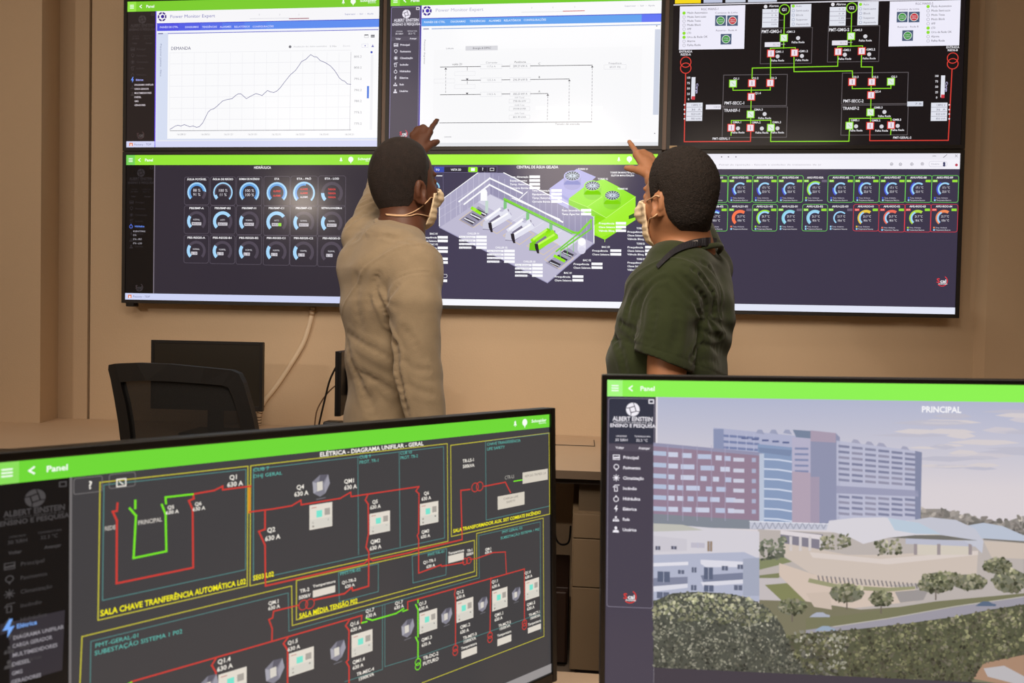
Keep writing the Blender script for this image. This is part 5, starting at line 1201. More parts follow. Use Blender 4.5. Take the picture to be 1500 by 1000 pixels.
# drawer pedestal
dl = at_y(838, 800, YF + .02); dt = at_y(860, 753, YF + .02).z
root = empty('drawer_pedestal', (dl.x + .2, YF + .28, 0)); tag(root, 'beige drawer pedestal with three fronts under the rear desk', 'drawers'); inv = Matrix.Translation(-root.location)
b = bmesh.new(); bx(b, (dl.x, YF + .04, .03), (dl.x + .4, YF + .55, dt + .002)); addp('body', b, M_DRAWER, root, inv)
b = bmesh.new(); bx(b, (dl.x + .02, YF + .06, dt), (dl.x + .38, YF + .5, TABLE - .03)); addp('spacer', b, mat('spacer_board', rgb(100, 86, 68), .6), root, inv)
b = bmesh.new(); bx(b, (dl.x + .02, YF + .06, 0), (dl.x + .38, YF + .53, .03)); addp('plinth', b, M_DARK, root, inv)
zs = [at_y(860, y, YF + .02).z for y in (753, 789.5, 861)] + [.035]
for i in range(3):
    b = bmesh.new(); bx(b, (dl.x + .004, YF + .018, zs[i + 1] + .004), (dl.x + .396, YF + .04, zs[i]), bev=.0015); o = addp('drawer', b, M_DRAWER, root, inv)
    b = bmesh.new(); bx(b, (dl.x + .3, YF + .012, zs[i] - .02), (dl.x + .37, YF + .018, zs[i] - .012)); h_ = bm_obj('handle', b, M_METAL, o); h_.matrix_parent_inverse = (inv @ Matrix.Identity(4))
    h_.matrix_parent_inverse = Matrix.Translation(-root.location) if False else Matrix.Identity(4)
# dark computer case next to the drawers
cl = at_y(800, 900, YF + .1); cr = at_y(832, 900, YF + .1)
root = empty('computer_case', ((cl.x + cr.x) / 2, YF + .3, 0)); tag(root, 'dark computer case standing on the floor left of the drawer pedestal', 'computer'); inv = Matrix.Translation(-root.location)
ct = at_y(815, 862, YF + .1).z
b = bmesh.new(); bx(b, (cr.x - .19, YF + .12, .012), (cr.x, YF + .5, ct), bev=.004); addp('case', b, mat('case_shell', rgb(40, 26, 20), .45), root, inv)
b = bmesh.new(); bx(b, (cr.x - .185, YF + .1, .02), (cr.x - .005, YF + .12, ct - .01), bev=.006); addp('front_panel', b, mat('case_front', rgb(46, 30, 22), .4), root, inv)
for sx in (-.17, -.02):
    for sy in (.16, .46):
        b = bmesh.new(); bx(b, (cr.x + sx - .01, YF + sy - .01, 0), (cr.x + sx + .01, YF + sy + .01, .012)); addp('foot', b, M_BLACK, root, inv)
b = bmesh.new(); tube(b, spline([W(808, 735, 3.0), W(815, 790, 2.98), W(832, 795, 2.96), W(836, 770, 2.95)]), .004, 8); tag(bm_obj('power_cable', b, M_BLACK), 'thin dark cable looping under the rear desk beside the drawers', 'cable')

fe = at_z(848, 984.5, TABLE)
root = empty('front_desk', (2.4, -2.9, 0)); tag(root, 'beige front desk carrying the two lit monitors', 'desk'); inv = Matrix.Translation(-root.location)
b = bmesh.new(); bx(b, (1.0, -3.1, TABLE - .03), (3.6, fe.y, TABLE), bev=.001); addp('desktop', b, M_DESK, root, inv)
for x in (1.02, 3.55):
    b = bmesh.new(); bx(b, (x, -3.05, 0), (x + .03, fe.y - .04, TABLE - .03)); addp('leg_panel', b, M_DESK, root, inv)
b = bmesh.new(); bx(b, (1.05, fe.y - .1, .25), (3.55, fe.y - .08, TABLE - .03)); addp('modesty_panel', b, M_DESK, root, inv)

# ------------------------------------------------------------------ conduit, cables
b = bmesh.new()
yw = WALL_Y - .014
cpts = [at_y(457.5, 450, yw), at_y(456.5, 462, yw), at_y(452, 480, yw), at_y(443, 505, yw), at_y(425, 535, yw), at_y(405, 565, yw), at_y(387, 588, yw), at_y(382, 600, yw), at_y(379, 610, yw), at_y(379, 622, yw)]
cs = spline(cpts, 6); tube(b, cs, .011, 12)
root_c = bm_obj('cable_conduit', b, mat('beige_conduit', rgb(236, 216, 188), .55), smooth=True); tag(root_c, 'beige flexible conduit curving down the wall from display to desk', 'conduit')
for (x, y) in ((456.5, 460), (457.2, 455)):
    p = at_y(x, y, yw); b = bmesh.new(); tube(b, [p + Vector((.001, 0, .004)), p - Vector((.001, 0, .004))], .0145, 12); bm_obj('coupling', b, mat('conduit_collar', rgb(180, 150, 118), .5), root_c, True)
for q in (2, 12, 13, 14, 15):
    i = {2: 38, 12: 44, 13: 48, 14: 50, 15: 52}[q]; i = min(i, len(cs) - 2)
    b = bmesh.new(); tube(b, [cs[i], cs[i] + (cs[i + 1] - cs[i]).normalized() * .004], .0128, 12); bm_obj('tie_ring', b, mat('tie_dark', rgb(110, 84, 60), .6), root_c)
b = bmesh.new(); tube(b, spline([W(505, 524, 2.9), W(500, 527, 2.9), W(492, 538, 2.92), W(483, 557, 2.95), W(477, 580, 2.97), W(471, 605, 2.98), W(467, 624, 3.0), W(466, 638, 3.04)]), .0042, 8)
tag(bm_obj('power_cable', b, M_BLACK, smooth=True), 'thick black cable bending down from the edge-on monitor', 'cable')
b = bmesh.new(); tube(b, spline([W(505, 562, 2.93), W(495, 563, 2.95), W(484, 571, 2.97), W(472, 586, 3.0), W(464, 602, 3.01), W(461, 622, 3.02), W(460, 636, 3.05)]), .003, 8)
tag(bm_obj('signal_cable', b, mat('grey_brown_cable', rgb(110, 86, 66), .5), smooth=True), 'thinner brownish cable crossing the black one beside the edge-on monitor', 'cable')
# wall socket plate and a black mouse-like adapter on the desk
p = at_y(502, 591, WALL_Y); b = bmesh.new(); bx(b, (p.x - .012, WALL_Y - .008, p.z - .035), (p.x + .03, WALL_Y, p.z + .035), bev=.002)
so = bm_obj('wall_socket', b, mat('socket_plastic', rgb(222, 205, 182), .4)); tag(so, 'small pale wall socket behind the man in the beige sweater', 'socket')
b = bmesh.new(); bx(b, (p.x - .004, WALL_Y - .0095, p.z - .02), (p.x + .022, WALL_Y - .0075, p.z + .02)); bm_obj('socket_insert', b, mat('socket_dark', rgb(120, 96, 72), .5), so)
p = at_z(496, 640, TABLE); p2 = at_z(520, 640, TABLE)
b = bmesh.new(); q = W(488, 619, 3.0); bx(b, (q.x - .035, q.y - .03, q.z - .012), (q.x + .04, q.y + .03, q.z + .008), bev=.008)
bx(b, (q.x - .01, q.y - .02, TABLE), (q.x + .03, q.y + .02, q.z))
tag(bm_obj('desk_phone', b, M_BLACK), 'small black device on the rear desk left of the beige sweater', 'phone')

# ------------------------------------------------------------------ office chair
def chair():
    D = 2.28; c = W(275, 600, D)
    root = empty('office_chair', (c.x + .02, c.y + .2, 0)); tag(root, 'black mesh-back office chair in front of the dark monitor', 'chair'); inv = Matrix.Translation(-root.location)
    yaw = Matrix.Translation((c.x, c.y, 0)) @ Matrix.Rotation(math.radians(-6), 4, 'Z')
    px = lambda x, y, d=0: W(x, y, D + d)
    # back frame follows the outline seen from behind
    out = [px(163, 534), px(174, 532), px(210, 530.5), px(260, 532), px(310, 537), px(346, 541), px(356, 546), px(362, 560), px(368, 585), px(374, 612), px(378, 640), px(382, 690), px(376, 740), px(330, 752), px(250, 748), px(196, 742), px(186, 700), px(182, 655), px(178, 620), px(172, 585), px(166, 555), px(162, 541)]
    inn = [px(183, 559), px(200, 557), px(225, 556), px(262, 557), px(305, 560), px(334, 563), px(342, 566), px(347, 578), px(351, 592), px(356, 615), px(359, 640), px(362, 690), px(356, 722), px(322, 730), px(252, 728), px(212, 722), px(203, 696), px(199, 655), px(196, 620), px(191, 590), px(186, 572), px(184, 564)]
    def bow(p, k=0):     # the back is curved: its middle lies farther back towards the viewer
        u = ((p - c).x) / .24; q = p.copy(); q.y -= .035 * (1 - u * u) + k; q.y += .10 * max(0, (p.z - .75)) * -.4; return q
    b = bmesh.new(); n = len(out)
    A = [b.verts.new(bow(p)) for p in out]; Bv = [b.verts.new(bow(p)) for p in inn]; A2 = [b.verts.new(bow(p, -.028)) for p in out]; B2 = [b.verts.new(bow(p, -.028)) for p in inn]
    for i in range(n):
        j = (i + 1) % n
        b.faces.new((A2[i], A2[j], B2[j], B2[i])); b.faces.new((A[j], A[i], Bv[i], Bv[j])); b.faces.new((A[i], A[j], A2[j], A2[i])); b.faces.new((Bv[j], Bv[i], B2[i], B2[j]))
    bmesh.ops.recalc_face_normals(b, faces=list(b.faces))
    addp('backrest_frame', b, mat('chair_frame_black', rgb(14, 12, 12), .5), root, inv)
    b = bmesh.new(); cen = bow(px(272, 640))
    nx, nz = 10, 8
    vs = [[None] * (nz + 1) for _ in range(nx + 1)]
    for i in range(nx + 1):
        for k in range(nz + 1):
            u, v = i / nx, k / nz
            top = px(176 + (352 - 176) * u, 550 + 9 * u); bot = px(198 + (370 - 198) * u, 735); p = top.lerp(bot, v); vs[i][k] = b.verts.new(bow(p, -.012))
    for i in range(nx):
        for k in range(nz): b.faces.new((vs[i][k], vs[i + 1][k], vs[i + 1][k + 1], vs[i][k + 1]))
    mm_ = bpy.data.materials.new('chair_mesh'); mm_.use_nodes = True; nt = mm_.node_tree; bb = nt.nodes['Principled BSDF']; bb.inputs['Base Color'].default_value = rgb(8, 7, 7); bb.inputs['Roughness'].default_value = .8
    tc = nt.nodes.new('ShaderNodeTexCoord'); ck = nt.nodes.new('ShaderNodeTexChecker'); ck.inputs['Scale'].default_value = 520; nt.links.new(tc.outputs['Object'], ck.inputs['Vector'])
    rp = nt.nodes.new('ShaderNodeMath'); rp.operation = 'MULTIPLY_ADD'; rp.inputs[1].default_value = .12; rp.inputs[2].default_value = .88; nt.links.new(ck.outputs['Fac'], rp.inputs[0]); nt.links.new(rp.outputs[0], bb.inputs['Alpha'])
    addp('backrest_mesh', b, mm_, root, inv)
    b = bmesh.new(); bx(b, (-.25, .04, .44), (.25, .5, .52), yaw, .03, 4); addp('seat', b, mat('chair_fabric', rgb(26, 24, 24), .9, bump=.3, bscale=600), root, inv)
    b = bmesh.new(); tube(b, spline([yaw @ Vector((0, -.02, .74)), yaw @ Vector((0, -.03, .6)), yaw @ Vector((0, .05, .46)), yaw @ Vector((0, .22, .42))]), .025, 10); addp('back_support', b, M_BLACK, root, inv)
    b = bmesh.new(); tube(b, [yaw @ Vector((0, .25, .12)), yaw @ Vector((0, .25, .44))], .028, 14); addp('gas_lift', b, M_METAL, root, inv)
    for s in (-1, 1):
        b = bmesh.new(); tube(b, [yaw @ Vector((s * .24, .28, .45)), yaw @ Vector((s * .3, .28, .47)), yaw @ Vector((s * .3, .26, .64))], .016, 8); o = addp('armrest', b, M_BLACK, root, inv)
        b = bmesh.new(); bx(b, (s * .3 - .035, .12, .64), (s * .3 + .035, .38, .67), yaw, .012, 3); q = bm_obj('arm_pad', b, M_BLACK, o)
    for k in range(5):
        a = k * 2 * PI / 5 + .3; d = Vector((math.cos(a), math.sin(a), 0)); h0 = Vector((0, .25, .1))
        b = bmesh.new(); tube(b, [yaw @ (h0 + Vector((0, 0, .01))), yaw @ (h0 + d * .28 - Vector((0, 0, .025)))], [.03, .018], 8); o = addp('base_arm', b, M_BLACK, root, inv)
        b = bmesh.new(); cc = yaw @ (h0 + d * .27); t = Vector((-d.y, d.x, 0)); tube(b, [Vector((cc.x, cc.y, .028)) - t * .022, Vector((cc.x, cc.y, .028)) + t * .022], .027, 14); bm_obj('caster', b, M_BLACK, o)
chair()
# ------------------------------------------------------------------ smooth solid modelling for the two people
def V3(v): return np.array(tuple(v), float)
def unit(v): v = V3(v); return v / np.linalg.norm(v)
def cone(a, b, ra, rb):
    a, b = V3(a), V3(b); ab = b - a; L2 = ab @ ab + 1e-12
    def f(P):
        q = P - a; t = np.clip(q @ ab / L2, 0, 1)
        return np.sqrt(((q - t[:, None] * ab) ** 2).sum(1)) - (ra + (rb - ra) * t)
    return f
def ell(c, r, X, Y, Z):
    c = V3(c); M = np.stack([unit(X) / r[0], unit(Y) / r[1], unit(Z) / r[2]], 1); m = min(r)
    def f(P):
        q = (P - c) @ M; n = np.sqrt((q ** 2).sum(1)); g = np.sqrt(((q @ (M.T)) ** 2).sum(1)) + 1e-9
        return np.where(n > 0.2, n * (n - 1) / g, (n - 1) * m)
    return f
def ecap(a, b, ra, rb, X):
    a, b = V3(a), V3(b); ax = b - a; L = np.linalg.norm(ax); ax /= L; X = V3(X); X = X - ax * (X @ ax); X /= np.linalg.norm(X); Y = np.cross(ax, X)
    m = min(ra[0], ra[1], rb[0], rb[1])
    def f(P):
        q = P - a; s = q @ ax; t = np.clip(s / L, 0, 1); ez = s - np.clip(s, 0, L)
        rx = ra[0] + (rb[0] - ra[0]) * t; ry = ra[1] + (rb[1] - ra[1]) * t
        u, v = q @ X, q @ Y
        n = np.sqrt((u / rx) ** 2 + (v / ry) ** 2 + (ez / (m * .6)) ** 2) + 1e-9
        g = np.sqrt((u / rx ** 2) ** 2 + (v / ry ** 2) ** 2 + (ez / (m * .6) ** 2) ** 2) + 1e-9
        return np.where(n > .2, n * (n - 1) / g, (n - 1) * m)
    return f
def smin(a, b, k):
    if k <= 0: return np.minimum(a, b)
    h = np.clip(.5 + .5 * (b - a) / k, 0, 1)
    return b * (1 - h) + a * h - k * h * (1 - h)
class Solid:
    def __init__(s, prims=None, post=None): s.pr = prims or []; s.post = post
    def add(s, f, k=.02): s.pr.append((f, k, 1)); return s
    def sub(s, f, k=.005): s.pr.append((f, k, -1)); return s
    def ev(s, P, which=None):
        d = None
        for i, (f, k, sg) in enumerate(s.pr):
            if which is not None and not which[i]: continue
            x = f(P)
            if d is None: d = x if sg > 0 else np.full(len(P), 9.0)
            elif sg > 0: d = smin(d, x, k)
            else: d = -smin(-d, x, k)
        if d is None: d = np.full(len(P), 9.0)
        return s.post(P, d) if s.post else d
    def mesh(s, lo, hi, h, name, material, parent=None, N=12):
        lo = np.array(lo, float); hi = np.array(hi, float)
        nb = np.ceil((hi - lo) / (h * N)).astype(int)
        B = np.stack(np.meshgrid(*[np.arange(n) for n in nb], indexing='ij'), -1).reshape(-1, 3)
        C = lo + (B + .5) * h * N; R = h * N * .87
        D = np.stack([f(C) for f, k, sg in s.pr]); tot = s.ev(C)
        near = np.abs(tot) < R * 1.7 + .02
        g = np.arange(N + 1); G = np.stack(np.meshgrid(g, g, g, indexing='ij'), -1).reshape(-1, 3)
        DIM = (nb * N + 2).astype(np.int64)
        gid = lambda I: (I[..., 0] * DIM[1] + I[..., 1]) * DIM[2] + I[..., 2]
        cv_id, cv_p, quads = [], [], []
        pos = np.array([sg > 0 for _, _, sg in s.pr]); ks = np.array([k for _, k, _ in s.pr])
        corner = np.array([(i, j, k) for i in (0, 1) for j in (0, 1) for k in (0, 1)])
        edges = [(a, b) for a in range(8) for b in range(a + 1, 8) if abs(corner[a] - corner[b]).sum() == 1]
        for bi in np.where(near)[0]:
            dm = D[pos, bi].min()
            which = np.where(pos, D[:, bi] < dm + 2.2 * R + ks + .01, D[:, bi] < 2.2 * R + .02)
            I0 = B[bi] * N; P = lo + (I0 + G) * h
            v = s.ev(P, which).reshape(N + 1, N + 1, N + 1); sg = v < 0
            if sg.all() or not sg.any(): continue
            cs = np.stack([v[a:a + N, b:b + N, c:c + N] for a, b, c in corner]); ss = cs < 0
            act = ss.any(0) & ~ss.all(0); idx = np.argwhere(act)
            vals = cs[:, act]
            acc = np.zeros((len(idx), 3)); cnt = np.zeros(len(idx))
            for a, b in edges:
                m = (vals[a] < 0) != (vals[b] < 0); t = vals[a] / np.where(m, vals[a] - vals[b], 1)
                acc += np.where(m[:, None], corner[a] + (corner[b] - corner[a]) * t[:, None], 0); cnt += m
            cv_p.append(lo + (I0 + idx + acc / cnt[:, None]) * h); cv_id.append(gid(I0 + idx))
            for ax in range(3):
                e = np.eye(3, dtype=int)[ax]
                s0 = sg[:N, :N, :N]; s1 = sg[e[0]:N + e[0], e[1]:N + e[1], e[2]:N + e[2]]
                m = np.argwhere(s0 != s1); fl = s0[s0 != s1]
                if len(m) == 0: continue
                b1, b2 = np.eye(3, dtype=int)[(ax + 1) % 3], np.eye(3, dtype=int)[(ax + 2) % 3]
                I = I0 + m; ok = ((I - b1 - b2) >= 0).all(1); I = I[ok]; fl = fl[ok]
                q = np.stack([gid(I - b1 - b2), gid(I - b2), gid(I), gid(I - b1)], 1)
                q[~fl] = q[~fl][:, ::-1]; quads.append(q)
        ids = np.concatenate(cv_id); pts = np.concatenate(cv_p); o = np.argsort(ids); ids = ids[o]; pts = pts[o]
        Q = np.concatenate(quads); J = np.searchsorted(ids, Q); J = np.clip(J, 0, len(ids) - 1); ok = (ids[J] == Q).all(1); J = J[ok]
        me = bpy.data.meshes.new(name)
        me.vertices.add(len(pts)); me.vertices.foreach_set('co', pts.ravel())
        me.loops.add(J.size); me.loops.foreach_set('vertex_index', J.ravel().astype(np.int32))
        me.polygons.add(len(J)); me.polygons.foreach_set('loop_start', np.arange(0, J.size, 4, dtype=np.int32)); me.polygons.foreach_set('loop_total', np.full(len(J), 4, dtype=np.int32))
        me.update(calc_edges=True); me.validate()
        ob = link_mesh(name, me, material, parent, True)
        if parent is not None: ob.matrix_parent_inverse = Matrix.Translation(-parent.location)
        return ob
    def hit(s, x, y, off=0.0, d0=1.2):
        o = CAM; d = ray(x, y); d = d / np.linalg.norm(d); t = d0
        for _ in range(90):
            v = s.ev((o + d * t)[None])[0]
            if v < off + .0004: break
            t += max(.0008, (v - off) * .8)
        return Vector(o + d * t)
def clip_fn(f, planes):
    """cut a part off on the far side of each (point, normal)"""
    pl = [(V3(p), unit(n)) for p, n in planes]
    def g(P):
        d = f(P)
        for p, n in pl: d = np.maximum(d, (P - p) @ n)
        return d
    return g
def wav(P, a=1.0):
    x, y, z = P[:, 0] * a, P[:, 1] * a, P[:, 2] * a
    return np.sin(21 * x + 9 * z + 2 * np.sin(8 * y)) * np.sin(15 * y - 12 * z + 1.5 * np.sin(11 * x))
UPV = np.array([0, 0, 1.0])
class Creases:
    """cloth folds: grooves with a raised lip along lines lying on the cloth"""
    def __init__(s, solid, lines):
        s.A = []; s.B = []; s.a = []; s.w = []
        for am, wd, pts in lines:
            H = [V3(solid.hit(x, y, .001)) for x, y in pts]
            P = [V3(p) for p in spline(H, 3)]
            n = len(P) - 1
            for i, (p, q) in enumerate(zip(P, P[1:])):
                if np.linalg.norm(p - q) > .06: continue
                t = (i + .5) / n; k = min(1, 3.5 * min(t, 1 - t) + .25)
                s.A.append(p); s.B.append(q); s.a.append(am * k); s.w.append(wd)
        s.A = np.array(s.A); s.B = np.array(s.B); s.M = (s.A + s.B) / 2; s.L = np.linalg.norm(s.B - s.A, axis=1) / 2
    def __call__(s, P):
        c = (P.min(0) + P.max(0)) / 2; e = np.linalg.norm(P - c, axis=1).max()
        out = np.zeros(len(P))
        if e > .5: return out
        lo = np.zeros(len(P)); hi = np.zeros(len(P))
        for i in np.where(np.linalg.norm(s.M - c, axis=1) < e + .05 + s.L)[0]:
            ab = s.B[i] - s.A[i]; q = P - s.A[i]; t = np.clip(q @ ab / (ab @ ab + 1e-12), 0, 1); d = np.sqrt(((q - t[:, None] * ab) ** 2).sum(1)); w = s.w[i]
            lo = np.maximum(lo, s.a[i] * np.exp(-(d / w) ** 2)); hi = np.maximum(hi, .55 * s.a[i] * np.exp(-((d - 2.3 * w) / w) ** 2))
        return hi - lo

class Head:
    def __init__(s, C, F, tilt=0.0, k=(1, 1, 1), ear=0.0):
        s.C = V3(C); s.k = k; s.ear = ear; F = np.array([F[0], F[1], 0]); F /= np.linalg.norm(F)
        s.L = np.array([-F[1], F[0], 0]); s.F = F * math.cos(tilt) + UPV * math.sin(tilt); s.U = UPV * math.cos(tilt) - F * math.sin(tilt)
    def p(s, f, l, u): return s.C + s.F * f * s.k[0] + s.L * l * s.k[1] + s.U * u * s.k[2]
    def loc(s, P): q = P - s.C; return q @ s.F / s.k[0], q @ s.L / s.k[1], q @ s.U / s.k[2]
    def skull(s):
        B = Solid(); FLU = (s.F, s.L, s.U); r = lambda x, y, z: (x * s.k[0], y * s.k[1], z * s.k[2])
        B.add(ell(s.p(-.004, 0, .032), r(.098, .077, .092), *FLU))
        B.add(ell(s.p(-.02, 0, .0), r(.08, .069, .075), *FLU), .03)
        B.add(ell(s.p(.028, 0, -.035), r(.062, .058, .072), *FLU), .03)
        B.add(ell(s.p(.05, 0, -.085), r(.036, .036, .028), *FLU), .03)
        return B
    def build(s, B):
        FLU = (s.F, s.L, s.U)
        for f, k, g in s.skull().pr: B.pr.append((f, .03, 1))
        B.add(cone(s.p(.09, 0, .008), s.p(.112, 0, -.030), .009, .013), .014)           # nose
        B.add(ell(s.p(.104, .012, -.034), (.011, .009, .008), *FLU), .006); B.add(ell(s.p(.104, -.012, -.034), (.011, .009, .008), *FLU), .006)
        B.add(ell(s.p(.086, 0, .028), (.012, .045, .010), *FLU), .014)                   # brow
        for g in (-1, 1):
            B.sub(ell(s.p(.094, g * .031, .008), (.012, .016, .010), *FLU), .012)          # eye sockets
            B.add(ell(s.p(.082, g * .031, .008), (.012, .014, .012), *FLU), .002)
            B.add(ell(s.p(.062, g * .044, -.022), (.022, .014, .018), *FLU), .02)          # cheek bone
            # ear: rim, lobe, hollow
            e = Solid(); X = unit(s.F * .92 + s.L * g * .38); Z = unit(s.U * .97 - s.F * .2); Y = np.cross(Z, X)
            B.add(ell(s.p(-.004, g * .080, -.008 + s.ear), (.019, .008, .032), X, Y, Z), .006)
            B.add(ell(s.p(-.014, g * .086, .000 + s.ear), (.010, .006, .024), X, Y, Z), .006)
            B.sub(ell(s.p(-.001, g * .091, -.004 + s.ear), (.0095, .009, .018), X, Y, Z), .004)
            B.add(ell(s.p(.006, g * .083, -.034 + s.ear), (.009, .006, .010), X, Y, Z), .005)
            B.add(ell(s.p(.010, g * .081, -.008 + s.ear), (.004, .006, .008), X, Y, Z), .003)
        B.add(ell(s.p(.088, 0, -.060), (.010, .024, .006), *FLU), .006); B.add(ell(s.p(.086, 0, -.069), (.010, .021, .006), *FLU), .005)
        return B
    def hair(s, thick, edge_fn, rough, name, material, parent, neck, h=.0028):
        sk = s.skull(); sk.add(neck, .03)
        def post(P, d):
            f, l, u = s.loc(P)
            t = thick(f, l, u)
            n = rough * np.sin(P[:, 0] * 520 + 2 * np.sin(P[:, 2] * 330)) * np.sin(P[:, 1] * 490 + np.sin(P[:, 0] * 300)) * np.sin(P[:, 2] * 560)
            e = edge_fn(f, l, u); t = t * np.clip(-e / .02, .12, 1)
            sh = np.maximum(d - t + n * np.clip(-e / .01, 0, 1), -(d + .004))
            return np.maximum(sh, e)
        H = Solid(sk.pr, post); c = s.C
        return H.mesh(c - .15, c + .16, h, name, material, parent)

def hand(B, wrist, kn, fingers, thumb, r=.0088, pr=.0125):
    for i, k in enumerate(kn): B.add(cone(wrist, k, .017 - .001 * i, pr - .0008 * i), .012)
    for a, b in zip(kn, kn[1:]): B.add(cone(a, b, pr - .001, pr - .002), .008)
    mid = (V3(kn[0]) + V3(kn[2]) + V3(wrist)) / 3
    B.add(cone(mid, (V3(kn[1]) + V3(wrist)) / 2, .017, .018), .015)
    for i, ch in enumerate(fingers):
        rr = r * (1, 1.04, .98, .86)[i]
        pts = [kn[i]] + list(ch)
        for j, (a, b) in enumerate(zip(pts, pts[1:])):
            B.add(cone(a, b, rr * (1.12, 1.0, .93)[min(j, 2)], rr * (1.0, .93, .8)[min(j, 2)]), .0035)
    for j, (a, b) in enumerate(zip(thumb, thumb[1:])):
        B.add(cone(a, b, (.016, .0125, .0108)[min(j, 2)], (.0125, .0108, .0088)[min(j, 2)]), .006)

def spheroid(name, c, r, m, parent):
    b = bmesh.new(); bmesh.ops.create_uvsphere(b, u_segments=16, v_segments=10, radius=r); bmesh.ops.translate(b, verts=b.verts, vec=Vector(c))
    o = bm_obj(name, b, m, parent, True); o.matrix_parent_inverse = Matrix.Translation(-parent.location); return o
def child_tube(name, pts, r, m, parent, n=8):
    b = bmesh.new(); tube(b, spline(pts, 6), r, n); o = bm_obj(name, b, m, parent, True); o.matrix_parent_inverse = Matrix.Translation(-parent.location); return o

def legs(B, hip, L, F, rx=1.0, skin=True):
    """two standing legs with feet from the hip centre down"""
    for g in (-1, 1):
        h = V3(hip) + L * g * .095; k = np.array([h[0] + F[0] * .01, h[1] + F[1] * .01, .50]); a = np.array([h[0] - F[0] * .02 + L[0] * g * .02, h[1] - F[1] * .02 + L[1] * g * .02, .09])
        B.add(cone(h, k, .085 * rx, .058 * rx), .04); B.add(cone(k, (k * .55 + a * .45), .056 * rx, .054 * rx), .03); B.add(cone((k * .55 + a * .45), a, .052 * rx, .040 * rx), .03)
        yield a
def shoe(parent, a, F, L, m):
    S = Solid(); a = V3(a)
    t = a + F * .17; t[2] = .038; hl = a - F * .055; hl[2] = .045
    S.add(ecap(hl, t, (.040, .045), (.046, .034), L)); S.add(cone(a + np.array([0, 0, .0]), a + F * .03 - np.array([0, 0, .03]), .050, .045), .03)
    def post(P, d): return np.maximum(d, -(P[:, 2] - .002))
    S.post = post
    return S.mesh(a - np.array([.28, .28, .1]), a + np.array([.28, .28, .09]), .006, 'shoe', m, parent)

